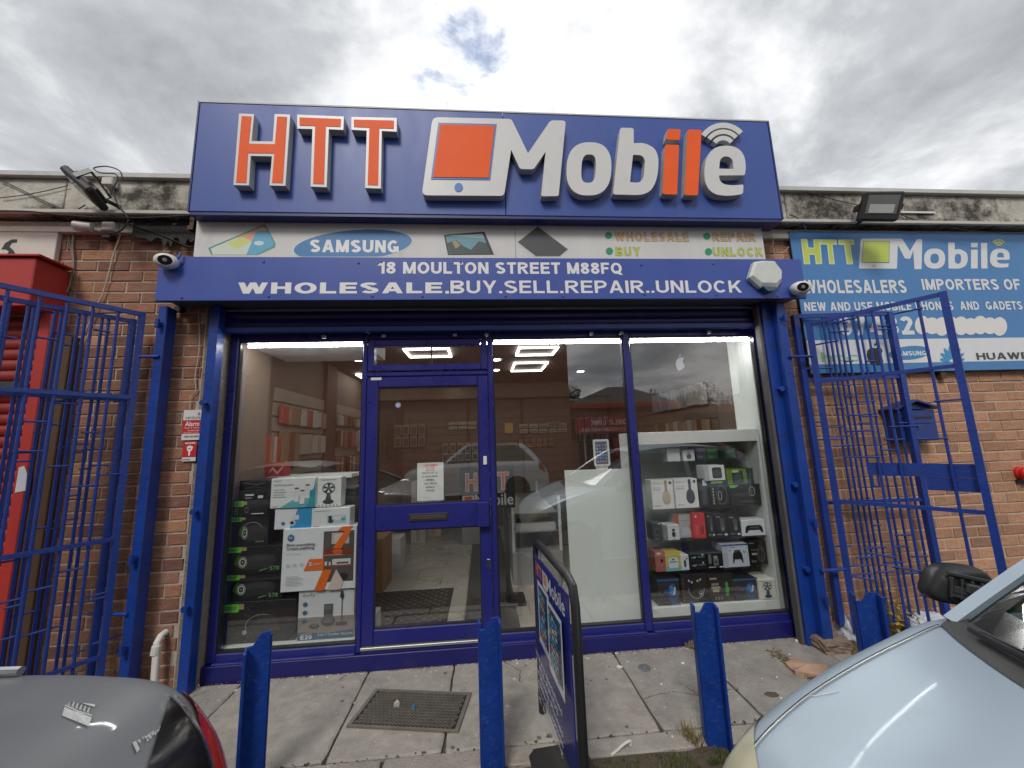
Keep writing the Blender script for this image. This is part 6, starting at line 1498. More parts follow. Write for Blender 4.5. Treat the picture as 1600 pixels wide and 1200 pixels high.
for s in (.62, 3.1):
    for sg_ in (-1, 1): wheel(cs, bR.X0+s, bR.Yc+sg_*.775, sg_)
def outline(b, pts, parent, name, m, w=.0012):
    P = [b.hit(x, y, .003) for x, y in pts]; MB().tube(P+[P[0]], w, 4).build(name, m, parent)
MB().tube([bR.hit(x, y, .002) for x, y in ((1262, 1088), (1280, 1086), (1300, 1082), (1310, 1080))], .0012, 4).build('scratch_mark', m_wpl, cs)

# --- dark grey car, tail towards the camera's right
cd = thing('parked_car', 'dark grey dusty car boot with red tail light and scuffed stickers at lower left', 'car', (-2.8, -2.6, 0))
m_dark = M('dark_grey_metallic', (.20, .21, .22), .5, .3, var=.08, vs=3, coat=.25, dirt=(.20, .19, .18), dscale=9, damt=.4, rvar=.08)
LT = 4.4
X0L = -.55-LT
keysL_dz = .06
keysL = [(0, .50, .50, .44, .22, 0), (.1, .70, .66, .60, .20, 0), (.3, .80, .78, .73, .18, .01), (.7, .845, .9, .86, .18, .014), (1.1, .86, .97, .94, .18, .008), (2.0, .87, 1.0, .98, .18, 0), (3.0, .87, 1.01, .995, .18, 0), (3.45, .868, 1.03, 1.005, .18, 0), (3.70, .862, 1.04, 1.005, .18, .0), (3.95, .85, 1.028, .992, .18, 0), (4.12, .832, 1.005, .965, .18, 0), (4.24, .795, .94, .885, .18, 0), (4.32, .745, .87, .79, .19, 0), (4.38, .69, .77, .70, .22, 0), (4.40, .64, .66, .60, .26, 0)]
keysL = [k[:2]+(k[2]+keysL_dz, k[3]+keysL_dz)+k[4:] for k in keysL]
bL = Body(keysL, X0L, -2.60)
bL.shell('body', m_dark, cd, 0, LT)
greenhouse(bL, cd, m_dark, 1.15, 0, 1.9, 2.92, 3.74, 1.42, glass_car, cowl_curve=.15, rear_curve=.12)
for sg_ in (-1, 1):
    bL.patch('tail_light', M('red_lens', (.42, .012, .015), .12, var=.15, vs=20, coat=.8), cd, lambda q: 4.13+.11*max(0, 7-q), lambda q: 4.395, 5.95, 9.4, sg_, ns=14, nq=14, d=.007)
    bL.patch('smoked_lens', m_blackgloss, cd, lambda q: 4.155+.07*(5.9-q), lambda q: 4.395, 4.1, 5.85, sg_, ns=8, nq=8, d=.005)
    bL.patch('lens_trim', m_chrome, cd, lambda q: 4.165, lambda q: 4.395, 5.86, 5.93, sg_, ns=10, nq=1, d=.008)
    pass
    A0 = bL.pt(3.66, 5.5, sg_)+Vector((0, 0, .01)); MB().tube([bL.off(s, 6.0, sg_, .012) for s in (3.3, 3.5, 3.66, 3.76)], .011, 8).build('chrome_strip', m_chrome, cd)
for s in (.8, 3.45): arch(bL, cd, s)
for s in (.8, 3.45):
    for sg_ in (-1, 1): wheel(cd, bL.X0+s, bL.Yc+sg_*.785, sg_)
def decal(b, quad, polys, parent, m_, name):
    """shapes given in the unit square of a pixel quad, laid on the body"""
    mb = MB(); a0, a1, a2, a3 = [Vector(p) for p in quad]
    for poly in polys:
        vs = []
        for u, v in poly: p = (a0*(1-u)+a1*u)*(1-v)+(a3*(1-u)+a2*u)*v; vs.append(b.hit(p.x, p.y, .0025))
        mb.add(vs, [tuple(range(len(vs)))])
    return mb.build(name, m_, parent, fixn=False)
m_stk = M('old_sticker', (.50, .51, .50), .6, var=.15, vs=60, dirt=(.12, .12, .13), dscale=60, damt=.5)
q = [(97, 1118), (139, 1135), (151, 1094), (108, 1080)]
rr = random.Random(2)
P1 = [[(0, 0), (.33, 0), (.66, 0), (1, 0), (1, .34), (.66, .36), (.33, .34), (0, .36)], [(0, .40), (.5, .36), (1, .40), (1, .44), (.5, .41), (0, .45)], [(.05, .74), (.5, .72), (1, .74), (1, .84), (.5, .86), (.05, .84)], [(.3, .9), (.75, .92), (.7, 1), (.4, .98)]]
for k in range(6): u = .08+k*.14; P1 += [[(u, .46), (u+.04, .46), (u+.08, .66), (u+.04, .67)], [(u+.06, .46), (u+.09, .46), (u+.07, .58)]]
decal(bL, q, P1, cd, m_stk, 'worn_sticker')
q = [(207, 1160), (213, 1177), (260, 1133), (256, 1126)]
P2 = [[(0, 0), (.10, .05), (.12, .9), (.02, 1)]]+[[(a_, b_), (a_+rr.uniform(.02, .07), b_+rr.uniform(-.1, .1)), (a_+rr.uniform(.02, .06), b_+rr.uniform(.15, .45)), (a_, b_+rr.uniform(.1, .3))] for a_, b_ in [(rr.uniform(.12, .8), rr.uniform(.05, .6)) for _ in range(26)]]
decal(bL, [(207, 1160), (260, 1126), (262, 1134), (213, 1177)], P2, cd, m_stk, 'worn_lettering')
# ------------------------------------------------------------------ goods in the window
def wx(px, py, Y): q = at(px, py, Y); return q.x, q.z
def gbox(name, label, cat, pxs, Y, depth, col, group=None, zb=None, rough=.35, x=None, z=None, back=None):
    """a carton whose front face spans the pixel rectangle (x0,y_bottom,x1,y_top) at depth Y; returns thing and its Art"""
    if pxs: (x0, z0), (x1, _) = wx(pxs[0], pxs[1], Y), wx(pxs[2], pxs[1], Y); z1 = wx(pxs[0], pxs[3], Y)[1]
    else: x0, x1 = x; z0, z1 = z
    if zb is not None: z1 += 0; z0 = zb
    t = thing(name, label, cat, ((x0+x1)/2, Y+depth/2, z0), group)
    MB().box(x0, x1, Y, Y+depth, z0, z1, .003).build('carton', C3(col, rough), t)
    return t, Art((x0, Y, z0), (x1-x0, 0, 0), (0, 0, z1-z0), t, lift=.0006, step=.0003), (x0, x1, z0, z1)
DK = (.018, .018, .02); GR = (.10, .45, .04); W_ = (.66, .68, .69); LG = (.35, .36, .37)
def green_tag(A, u=.03, v=.82, w=.28, h=.15, t='ZEALOT'):
    A.rect(u, v, u+w, v+h, (.16, .62, .05)); A.text(t, u+.03*w*3, v+h*.28, u+w*.85, v+h*.72, (.01, .06, .01), .02); A.rect(u+w, v+h*.3, u+w*1.35, v+h*.95, (.35, .28, .10))
def spk_art(A, cu=.28, cv=.42, big=True, mark='S78'):
    A.poly([(cu, cv-.20), (cu+.1, cv-.28), (cu+.5, cv-.22), (cu+.58, cv), (cu+.54, cv+.22), (cu+.3, cv+.3), (cu+.06, cv+.24)], (.035, .036, .038))
    A.poly([(cu+.1, cv-.0), (cu+.5, cv+.04), (cu+.52, cv+.16), (cu+.3, cv+.24), (cu+.1, cv+.16)], (.05, .052, .054))
    A.ring(cu, cv, .075, .21, .012, (.30, .32, .30), asp=2.6); A.ring(cu, cv, .055, .15, .016, (.55, .58, .55), asp=2.6); A.poly(ell(cu, cv, .03, .09, 14), (.03, .03, .03)); A.poly(ell(cu, cv, .012, .035, 10), (.4, .42, .4))
    A.poly([(cu-.16, cv-.04), (cu-.10, cv+.2), (cu-.04, cv+.3), (cu-.08, cv+.02), (cu-.06, cv-.16)], (.03, .14, .02))
    rr = random.Random(int(cu*1000)+len(mark))
    for i in range(26):
        a_, b_ = rr.random(), rr.random(); A.rect(a_, b_, a_+.008, b_+.018, (.16, .17, .17))
    if mark: A.text(mark, .78, .12, .94, .27, (.16, .34, .12)); A.poly([(.60, .10), (.74, .18), (.76, .22), (.62, .15)], (.16, .34, .12))
YG = .10
# stack of dark speaker cartons on the left, bottom to top
zs0 = at(345, 1020, YG).z
gr = 'dark speaker cartons stacked in the left window'
rows = [(344, 1012, 461, 943, 'widest black speaker carton at the bottom of the left stack', None), (348, 941, 440, 900, 'black carton printed S78 just above the bottom carton', 'S78'), (352, 898, 443, 856, 'black carton printed S78 third from the bottom of the left stack', 'S78'), (355, 853, 418, 808, 'black carton with upright BASS lettering in the left stack', 'B'), (364, 806, 418, 783, 'thin black carton with green tag near the top of the left stack', 's'), (372, 783, 418, 752, 'black plastic wrapped carton on top of the left stack', 'w')]
prev = ZG0+.004
for i, (x0, y0, x1, y1, lb, mk) in enumerate(rows):
    zt_ = at(x0, y1, YG).z
    zb_0 = prev; zb_1 = at(x0, y0, YG).z
    x0m = wx(x0, (y0+y1)/2, YG)[0]; x1m = wx(x1, (y0+y1)/2, YG)[0]
    t, A, _ = gbox('speaker_carton', lb, 'carton', None, YG+.01*(i % 2), .30, DK, gr, x=(x0m, x1m), z=(zb_0+.001, zt_)); prev = zt_
    if mk == 'S78': green_tag(A, .0, .80, .26, .19); spk_art(A, .30, .44, mark='S78')
    elif mk is None:
        green_tag(A, .03, .76, .20, .2); A.ring(.55, .42, .22, .26, .012, (.20, .21, .21), 20, 200, asp=1.8); A.poly([(.36, .2), (.5, .12), (.75, .2), (.78, .5), (.66, .66), (.5, .62), (.4, .45)], (.035, .035, .037)); A.poly(ell(.33, .26, .03, .06, 14), (.32, .33, .33)); A.poly([(.66, .26), (.8, .26), (.8, .34), (.66, .34)], (.12, .03, .03))
        rr = random.Random(8)
        for q_ in range(40): a_, b_ = rr.random()*.97, rr.random()*.97; A.poly([(a_, b_), (a_+.008, b_), (a_+.014, b_+.03), (a_+.006, b_+.03)], (.14, .145, .15))
    elif mk == 'B': green_tag(A, .06, .82, .26, .15); A.text('BASS', -.0+.02, .05, .11, .70, (.06, .25, .04), .0, rot=90); spk_art(A, .42, .44, mark=''); A.ring(.62, .5, .26, .3, .012, (.3, .31, .31), 20, 160, asp=1.6); A.text('ZEALOT S67', .72, .12, .92, .18, (.2, .4, .15))
    elif mk == 's': green_tag(A, .02, .62, .28, .34); A.rect(.55, .1, .9, .16, W_); A.ring(.4, .4, .05, .2, .01, (.3, .3, .3), asp=3); A.text('S71', .05, .08, .16, .5, (.16, .6, .05), rot=90)
    else: A.rect(.22, .22, .52, .30, W_); A.rect(.22, .08, .46, .13, LG); A.rect(.66, .08, .84, .22, W_); A.poly([(.1, .9), (.6, .75), (.9, .85), (.9, .88), (.6, .80), (.1, .93)], (.12, .12, .13)); A.poly([(.2, .6), (.5, .66), (.9, .58), (.9, .6), (.5, .7), (.2, .63)], (.09, .09, .1))
    A.done()
# filler stock behind, so that the cartons rest on something
t = thing('stock_carton', 'dark carton behind the printer box holding up the white boxes', 'carton', (-1.2, .3, ZG0)); MB().box(at(432, 900, .24).x, at(557, 900, .24).x, .24, .5, ZG0, at(480, 826, .24).z, .004).build('carton', C3(DK), t)
# floor of the window display
MB().box(-1.86, GX[0][1]+.03, .04, .6, GZ, ZG0).build('display_plinth', m_shelfw, bld)
zc = ZG0+.002
# combo vacuum box
t, A, bx = gbox('vacuum_box', 'tall white and grey box of a combo vacuum at the bottom of the left window', 'box', None, .085, .12, (.64, .66, .68), x=(wx(466, 960, .085)[0], wx(553, 960, .085)[0]), z=(zc, at(466, 925, .085).z))
A.rect(0, 0, 1, 1, (.64, .66, .68)); A.rect(0, 0, 1, .46, (.26, .21, .19)); A.poly([(0, .0), (1, .0), (1, .17), (.5, .12), (0, .17)], (.02, .10, .17))
A.text('eufy', .07, .86, .30, .965, (.16, .16, .17), .0); A.text('E20', .06, .02, .26, .10, W_, .02); A.text('3-in-1 Combo Vacuum', .36, .07, .98, .12, W_, .0); A.rect(.06, .12, .26, .135, LG)
for v in (.73, .56, .39): A.poly(ell(.12, v, .035, .04, 16), (.06, .14, .24)); A.ring(.12, v, .045, .052, .008, (.1, .2, .3))
A.poly(ell(.54, .36, .13, .10, 20), (.06, .06, .065)); A.rect(.46, .40, .62, .72, (.09, .09, .10)); A.rect(.48, .60, .60, .70, (.14, .14, .15)); A.poly(ell(.54, .38, .09, .05, 18), (.14, .14, .15)); A.poly(ell(.30, .28, .09, .055, 16), (.04, .04, .045)); A.poly(ell(.30, .30, .06, .03, 14), (.12, .12, .13))
A.rect(.775, .33, .79, .85, (.08, .08, .09)); A.poly([(.74, .86), (.76, .97), (.80, .97), (.82, .86), (.79, .78)], (.05, .05, .06)); A.rect(.68, .27, .88, .34, (.05, .05, .055)); A.done()
# printer box
YP = .065
t, A, bx = gbox('printer_box', 'large white printer box with orange stripes standing in front of the left stack', 'box', None, YP, .14, (.78, .80, .84), x=(wx(440, 880, YP)[0], wx(556, 880, YP)[0]), z=(wx(440, 926, YP)[1], wx(440, 827, YP)[1]))
OR = (.80, .16, .02)
A.rect(.55, .12, .97, .93, (.10, .09, .09)); A.rect(.66, .72, .90, .90, (.55, .50, .45)); A.rect(.70, .74, .86, .88, (.72, .58, .50)); A.rect(.55, .55, .96, .64, (.22, .05, .02)); A.rect(.56, .54, .82, .555, (.6, .3, .2)); A.rect(.56, .36, .96, .38, (.35, .1, .04)); A.rect(.68, .385, .93, .48, (.66, .66, .66)); A.rect(.74, .40, .90, .43, (.1, .1, .1)); A.poly(ell(.745, .6, .07, .045, 14), (.65, .12, .03)); A.rect(.58, .385, .61, .45, W_); A.rect(.635, .385, .66, .44, W_); A.poly(ell(.84, .2, .06, .06, 14), (.03, .03, .035))
A.poly([(.74, .93), (.80, 1.0), (.96, 1.0), (.90, .93)], OR); A.poly([(.68, .65), (.84, .93), (.93, .93), (.80, .65)], OR); A.poly([(.43, .33), (.52, .50), (.57, .50), (.57, .33)], OR); A.poly([(.30, .32), (.37, .50), (.56, .50), (.56, .32)], OR); A.poly([(.45, .0), (.56, .32), (.68, .32), (.58, .0)], OR); A.poly([(.62, .0), (.74, .32), (.84, .12), (.80, .0)], (.66, .55, .5))
A.poly(ell(.11, .855, .045, .055, 20), (.03, .15, .32)); A.text('hp', .085, .83, .135, .885, W_, .01)
A.text('Print everything.', .06, .72, .45, .765, (.05, .05, .06), .012); A.text('Create anything.', .06, .665, .44, .71, (.05, .05, .06), .012); A.text('Smart Printer', .06, .59, .25, .61, LG)
for u in (.08, .17, .26): A.ring(u+.01, .42, .022, .024, .006, LG)
A.text('3', .36, .39, .41, .455, W_, .02); A.rect(.42, .42, .54, .43, (.8, .5, .4)); A.rect(.42, .40, .52, .41, (.8, .5, .4))
for k in range(7): A.rect(.07, .24-k*.022, .24+.03*((k*7) % 3), .246-k*.022, LG)
A.done()
# mesh wifi box, fan box, camera boxes
def above(px0, py, px1, Y): return (wx(px0, py, Y)[0], wx(px1, py, Y)[0])
Y1 = .075
t, A, bx = gbox('wifi_box', 'white and teal wifi box with three white cylinders on it, left of the fan box', 'box', None, Y1, .12, (.78, .80, .80), x=above(423, 770, 493, Y1), z=(at(423, 795, Y1).z, at(423, 748, Y1).z))
A.poly([(.2, 0), (.55, .3), (.95, .6), (1, 1), (1, 0)], (.02, .30, .36)); A.poly([(.2, 0), (.5, .24), (.9, .35), (.8, 0)], (.12, .45, .5)); A.text('deco', .05, .88, .22, .96, (.1, .3, .5)); A.text('Fast Mesh Everywhere', .06, .74, .5, .80, (.1, .1, .12))
for k in range(4): A.rect(.06, .60-k*.08, .30+.05*(k % 2), .62-k*.08, LG)
for u, v in ((.58, .22), (.82, .32), (.71, .14)): A.rect(u-.055, v, u+.055, v+.42, (.74, .75, .76)); A.poly(ell(u, v+.42, .055, .03, 14), (.12, .12, .13)); A.poly(ell(u, v, .055, .03, 14), (.7, .72, .73))
A.text('tp-link', .06, .04, .18, .10, (.15, .15, .17)); A.done()
t, A, bx = gbox('fan_box', 'white box with a black desk fan printed on it, right of the wifi box', 'box', None, Y1+.02, .10, (.76, .78, .76), x=above(494, 768, 533, Y1+.02), z=(at(494, 793, Y1+.02).z, at(494, 746, Y1+.02).z))
def fan(A, cu=.5, cv=.62, col=(.03, .03, .032), r=.26):
    A.ring(cu, cv, r, r*.72, .035, col); A.poly(ell(cu, cv, r*.35, r*.25, 12), (.25, .27, .28))
    for k in range(5): a_ = k*1.256; A.poly([(cu, cv), (cu+r*.85*math.cos(a_), cv+r*.6*math.sin(a_)), (cu+r*.8*math.cos(a_+.6), cv+r*.57*math.sin(a_+.6))], col)
    A.poly([(cu-.07, cv-.18), (cu+.07, cv-.18), (cu+.12, .22), (cu-.12, .22)], col); A.poly(ell(cu, .18, .22, .08, 16), col)
fan(A); A.rect(.15, .90, .8, .92, LG)
for k in range(6): A.poly(ell(.14+k*.145, .05, .03, .02, 8), (.06, .06, .06))
A.done()
t, A, bx = gbox('camera_box', 'white and blue camera box under the wifi box', 'box', None, Y1+.01, .11, (.78, .80, .82), x=above(429, 810, 487, Y1+.01), z=(at(429, 828, Y1+.01).z, at(429, 796, Y1+.01).z))
A.poly([(.4, 0), (.62, 1), (1, 1), (1, 0)], (.03, .30, .60)); A.poly(ell(.48, .30, .09, .15, 16), (.6, .62, .64)); A.poly(ell(.48, .30, .05, .08, 12), (.02, .02, .03)); A.poly(ell(.24, .28, .05, .09, 14), (.03, .15, .4)); A.rect(.48, .45, .66, .68, (.7, .72, .74)); A.done()
t, A, bx = gbox('camera_box', 'white box with a small outdoor camera printed, above the printer box', 'box', None, Y1, .11, (.74, .78, .78), x=above(487, 808, 547, Y1), z=(at(487, 826, Y1).z, at(487, 795, Y1).z))
A.rect(.4, .2, .9, .62, (.45, .60, .66)); A.rect(.56, .38, .84, .56, (.75, .76, .76)); A.poly(ell(.82, .42, .06, .09, 12), (.1, .35, .5)); A.rect(.44, .28, .52, .60, (.03, .03, .035)); A.poly(ell(.5, .33, .07, .1, 12), (.04, .04, .05)); A.rect(.06, .84, .5, .87, LG); A.rect(.06, .08, .2, .12, LG); A.done()
t = thing('stock_carton', 'dark carton standing behind the fan box', 'carton', (-1, .3, ZG0)); MB().box(at(430, 780, .25).x, at(555, 780, .25).x, .25, .5, at(480, 826, .24).z+.002, at(480, 765, .25).z, .004).build('carton', C3((.03, .03, .034)), t)

# --- white display cabinet on the right
cb_ = thing('display_cabinet', 'white glass shelved display cabinet standing in the right window', 'cabinet', (1.8, .4, GZ))
CY = .12; cxl, cxr = 1.262, 2.335; ct = at(1000, 676, CY).z
sh = [at(1100, y, .14).z for y in (720, 793, 842, 890, 943)]   # shelf levels, top to bottom
tk = .019
MB().box(cxl, cxl+tk, CY, .52, GZ, ct, .002).build('side_panel', m_shelfw, cb_); MB().box(cxr-tk, cxr, CY, .52, GZ, ct, .002).build('side_panel', m_shelfw, cb_)
MB().box(cxl+tk, cxr-tk, CY, .51, ct-.10, ct, .002).build('top_panel', m_shelfw, cb_); MB().box(cxl+tk, cxr-tk, CY, .52, GZ, sh[4]-.002, .002).build('base_panel', m_shelfw, cb_)
MB().box(cxl+tk, cxr-tk, .515, .525, sh[4], ct-.1).build('back_panel', m_shelfw, cb_)
MB().box(cxl-.0, cxl+.012, CY-.012, CY-.001, GZ+.05, ct).build('edge_strip', m_alu, cb_)
for z in sh[:4]: MB().box(cxl+tk, cxr-tk, CY+.01, .512, z-.010, z-.001).build('glass_shelf', glass_case, cb_)
MB().box(cxl, cxr, .05, CY-.013, GZ, .16).build('cabinet_foot', m_shelfw, cb_)
def item(name, label, cat, px0, px1, row, pytop, col, Y=.15, depth=.12, yb=None, group=None, rough=.35):
    z0 = sh[row]+.0005 if yb is None else yb
    pyb = pytop+20
    x0 = at(px0, pytop+15, Y).x; x1 = at(px1, pytop+15, Y).x; z1 = at((px0+px1)/2, pytop, Y).z
    x1 = min(x1, cxr-tk-.003); x0 = max(x0, cxl+tk+.002)
    t = thing(name, label, cat, ((x0+x1)/2, Y+depth/2, z0), group)
    MB().box(x0, x1, Y, Y+depth, z0, z1, .002).build('carton', C3(col, rough), t)
    return t, Art((x0, Y, z0), (x1-x0, 0, 0), (0, 0, z1-z0), t, lift=.0006, step=.0003), z1
def hp_art(A, col):
    A.poly(ell(.66, .36, .19, .22, 22), col); A.poly(ell(.66, .46, .17, .18, 22), tuple(c*1.15 for c in col)); A.rect(.60, .60, .72, .98, tuple(c*.8 for c in col)); A.ring(.66, .42, .13, .15, .012, tuple(min(1, c*1.5) for c in col)); A.text('soundcore', .05, .88, .35, .93, LG); A.text('SPACE ONE', .05, .72, .40, .76, LG); A.rect(.05, .66, .4, .68, LG); A.rect(.82, .86, .92, .94, (.05, .04, .04))
    for k in range(3): A.poly(ell(.12+k*.1, .12, .025, .022, 8), (.6, .06, .05))
# row 0 : under the top panel
t, A, z = item('small_box', 'plain white box on the top glass shelf of the cabinet', 'box', 1043, 1063, 0, 700, (.64, .68, .68), Y=.2); A.done()
t, A, z = item('small_box', 'white box with a kettle-like shape printed, on the top glass shelf', 'box', 1068, 1086, 0, 703, (.66, .68, .68), Y=.2); A.poly(ell(.5, .4, .22, .22, 16), (.10, .12, .13)); A.rect(.4, .62, .6, .8, (.3, .3, .3)); A.done()
for k, (a, b, c, lb) in enumerate(((1088, 1104, (.20, .16, .24), 'purple grey box on the top glass shelf behind the reflection'), (1105, 1122, (.10, .30, .12), 'green box on the top glass shelf'), (1135, 1150, (.18, .42, .12), 'bright green topped box on the top glass shelf'), (1152, 1176, (.30, .10, .08), 'reddish box at the right end of the top glass shelf'))):
    t, A, z = item('small_box', lb, 'box', a, b, 0, 698+k*1.5, c, Y=.3); A.rect(.1, .6, .9, .9, tuple(min(1, x*2) for x in c)); A.rect(.15, .15, .6, .3, LG); A.done()
# row 1
t, A, z = item('headphone_box', 'white box with beige headphones on the second shelf', 'box', 1018, 1052, 1, 750, (.78, .78, .75)); hp_art(A, (.50, .42, .30)); A.done()
t, A, z = item('headphone_box', 'white box with dark grey headphones right of the beige pair', 'box', 1054, 1090, 1, 748, (.80, .80, .78)); hp_art(A, (.06, .07, .09)); A.done()
t, A, z = item('gadget_box', 'dark narrow box between headphones and speaker cartons', 'box', 1092, 1108, 1, 748, (.03, .035, .035), Y=.17); A.rect(.4, .75, .8, .95, W_); A.rect(.2, .1, .7, .7, (.07, .08, .085)); A.done()
t, A, z = item('gadget_box', 'tall black box with an oval speaker, under the white watch box', 'box', 1109, 1139, 1, 751, (.02, .022, .02)); A.ring(.6, .45, .28, .38, .03, (.16, .18, .19)); A.ring(.5, .42, .1, .18, .03, (.4, .42, .42)); 
for k in range(6): A.rect(.12, .1+k*.11, .2, .16+k*.11, (.45, .48, .35))
A.rect(.1, .9, .7, .98, (.3, .42, .08)); A.done(); zt1 = z
t, A, z = item('watch_box', 'white box with a black smartwatch face on top of the black speaker box', 'box', 1101, 1133, 1, 727, (.78, .80, .79), yb=zt1+.002); A.poly(rrect(.38, .14, .84, .86, .1), (.04, .04, .042)); A.poly(rrect(.42, .20, .80, .80, .08), (.09, .09, .095)); A.rect(0, 0, .22, 1, (.50, .52, .51)); A.done()
t, A, z = item('gadget_box', 'long black speaker box with a lit ring on the second shelf right end', 'box', 1141, 1190, 1, 757, (.028, .035, .038), Y=.16, depth=.16); A.ring(.72, .66, .10, .24, .02, (.5, .45, .45), asp=2); A.poly(ell(.72, .66, .05, .12, 14), (.12, .1, .1)); A.rect(.12, .45, .64, .6, (.07, .075, .08)); A.rect(.0, .86, .2, 1, (.16, .62, .05)); A.rect(.2, .9, .28, 1, (.4, .3, .1)); A.rect(.3, .14, .8, .2, (.1, .12, .1)); A.done(); z1l = z
t, A, z = item('gadget_box', 'lime green box with black speaker on top of the long black box', 'box', 1136, 1168, 1, 733, (.17, .26, .02), Y=.2, yb=z1l+.002); A.poly(rrect(.26, .04, .80, .86, .06), (.03, .035, .03)); A.rect(.28, .78, .6, .95, (.5, .6, .35)); A.poly(ell(.52, .4, .2, .28, 14), (.08, .09, .09)); A.done()
t, A, z = item('gadget_box', 'dark box behind the lime green one at the shelf end', 'box', 1169, 1185, 1, 731, (.05, .055, .07), Y=.22, yb=z1l+.002); A.done()
# row 2
t, A, z = item('gadget_box', 'dark grey watch box at the left end of the third shelf', 'box', 1020, 1035, 2, 817, (.045, .04, .042)); A.poly(ell(.5, .5, .28, .2, 16), (.01, .01, .012)); A.ring(.5, .5, .28, .2, .05, (.15, .15, .15)); A.rect(.6, .92, .85, .97, W_); A.rect(.2, .1, .6, .13, LG); A.done()
t, A, z = item('gadget_box', 'small white camera box beside the dark watch box', 'box', 1039, 1062, 2, 820, (.60, .62, .63)); A.rect(0, 0, .2, 1, (.16, .18, .2)); A.poly(ell(.6, .66, .11, .09, 12), DK); A.poly(ell(.6, .38, .13, .18, 14), DK); A.rect(.35, .85, .85, .88, LG); A.rect(.5, .06, .7, .1, LG); A.done()
t, A, z = item('gadget_box', 'pale grey box with a watch printed, orange edged, third shelf', 'box', 1053, 1086, 2, 803, (.42, .43, .42), Y=.20); A.rect(0, .45, .24, 1, (.42, .10, .04)); A.ring(.82, .42, .1, .12, .04, (.05, .06, .07)); A.rect(.35, .72, .8, .74, (.2, .2, .2)); A.poly([(.3, .1), (.7, .12), (.74, .4), (.4, .46)], (.5, .54, .56)); A.done()
t, A, z = item('gadget_box', 'bright red gadget box in the middle of the third shelf', 'box', 1083, 1102, 2, 802, (.62, .035, .04), Y=.155); A.poly(ell(.68, .35, .2, .25, 16), (.35, .015, .02)); A.ring(.68, .35, .2, .25, .03, (.7, .15, .15)); A.poly(ell(.25, .88, .08, .05, 10), W_); 
for k in range(5): A.rect(.15, .15+k*.09, .35, .18+k*.09, (.75, .3, .3))
A.done()
for k, (a, b, lb) in enumerate(((1104, 1116, 'narrow black box right of the red box'), (1117, 1137, 'black box with slim shaver shape, third shelf'), (1138, 1157, 'black box with pale handle shape, next to the white controller box'))):
    t, A, z = item('gadget_box', lb, 'box', a, b, 2, 802+k, (.016, .017, .017)); A.poly(rrect(.42, .25, .74, .82, .12), (.09, .10, .105)); A.poly(ell(.58, .38, .12, .09, 12), (.2, .21, .22)); A.rect(.1, .12, .5, .15, LG); A.rect(.66, .08, .9, .16, W_); A.rect(.1, .86, .45, .9, LG); A.done()
for k in range(3):
    t, A, z2_ = item('gadget_box', ('black rounded box behind the black row, left', 'black rounded box behind the black row, middle', 'black rounded box behind the black row, right')[k], 'box', 1106+k*15, 1120+k*15, 2, 797+k*.5, (.02, .022, .026), Y=.30); A.done()
t, A, z = item('controller_box', 'white box with a black game controller at the right end of the third shelf', 'box', 1159, 1196, 2, 812, (.74, .77, .82), Y=.15); 
def pad(A, cu, cv, w, h, col):
    A.poly([(cu-w, cv-h*.9), (cu-w*.82, cv-h), (cu-w*.6, cv-h*.3), (cu+w*.6, cv-h*.3), (cu+w*.82, cv-h), (cu+w, cv-h*.9), (cu+w*.92, cv+h*.5), (cu+w*.7, cv+h), (cu-w*.7, cv+h), (cu-w*.92, cv+h*.5)], col)
pad(A, .52, .42, .38, .24, DK); A.rect(.34, .46, .70, .56, (.12, .12, .125)); A.text('P-4', .42, .84, .5, .88, LG); A.done()
# row 3
t, A, z = item('gadget_box', 'dusty pink watch box at the left end of the fourth shelf', 'box', 1024, 1040, 3, 862, (.36, .13, .11)); A.rect(.2, .86, .55, .95, W_); A.ring(.5, .4, .22, .14, .05, (.55, .2, .18)); A.poly(rrect(.5, .45, .76, .62, .04), (.03, .02, .02)); A.done()
t, A, z = item('gadget_box', 'yellow box with pale blue base, fourth shelf', 'box', 1040, 1064, 3, 862, (.55, .42, .10)); A.rect(0, 0, 1, .24, (.18, .42, .46)); A.poly(rrect(.18, .15, .82, .70, .12), (.60, .66, .66)); A.rect(.26, .44, .74, .5, (.1, .2, .35)); A.poly(ell(.5, .60, .1, .05, 10), (.08, .15, .3)); A.done()
t, A, z = item('gadget_box', 'small white box with a dark capsule beside the yellow box', 'box', 1064, 1077, 3, 867, (.62, .64, .64)); A.poly(rrect(.38, .2, .66, .68, .12), (.03, .06, .08)); A.poly(ell(.75, .75, .1, .07, 10), (.05, .05, .05)); A.done()
for k, (a, b, lb) in enumerate(((1078, 1104, 'pair of black glasses boxes on the fourth shelf'), (1105, 1130, 'black gadget box with a silver camera print left of the white controller box'))):
    t, A, z = item('gadget_box', lb, 'box', a, b, 3, 862, (.014, .015, .017)); 
    if k == 0:
        for v in (.25, .70): A.poly([(.1, v), (.4, v+.06), (.4, v+.0), (.3, v-.08), (.15, v-.06)], (.25, .27, .3)); A.rect(.5, v-.04, .9, v+.06, (.1, .14, .2)); A.poly(ell(.78, v+.12, .05, .05, 8), W_)
        A.rect(0, .48, 1, .50, (.08, .08, .09))
    else: A.rect(.1, .3, .26, .85, (.2, .18, .14)); A.rect(.42, .6, .66, .75, (.30, .36, .34)); A.poly(rrect(.4, .18, .7, .6, .06), (.18, .2, .21)); A.poly(ell(.55, .38, .1, .1, 12), (.05, .05, .05)); A.rect(.05, .05, .5, .12, (.4, .38, .36)); A.rect(.74, .04, .98, .12, W_)
    A.done()
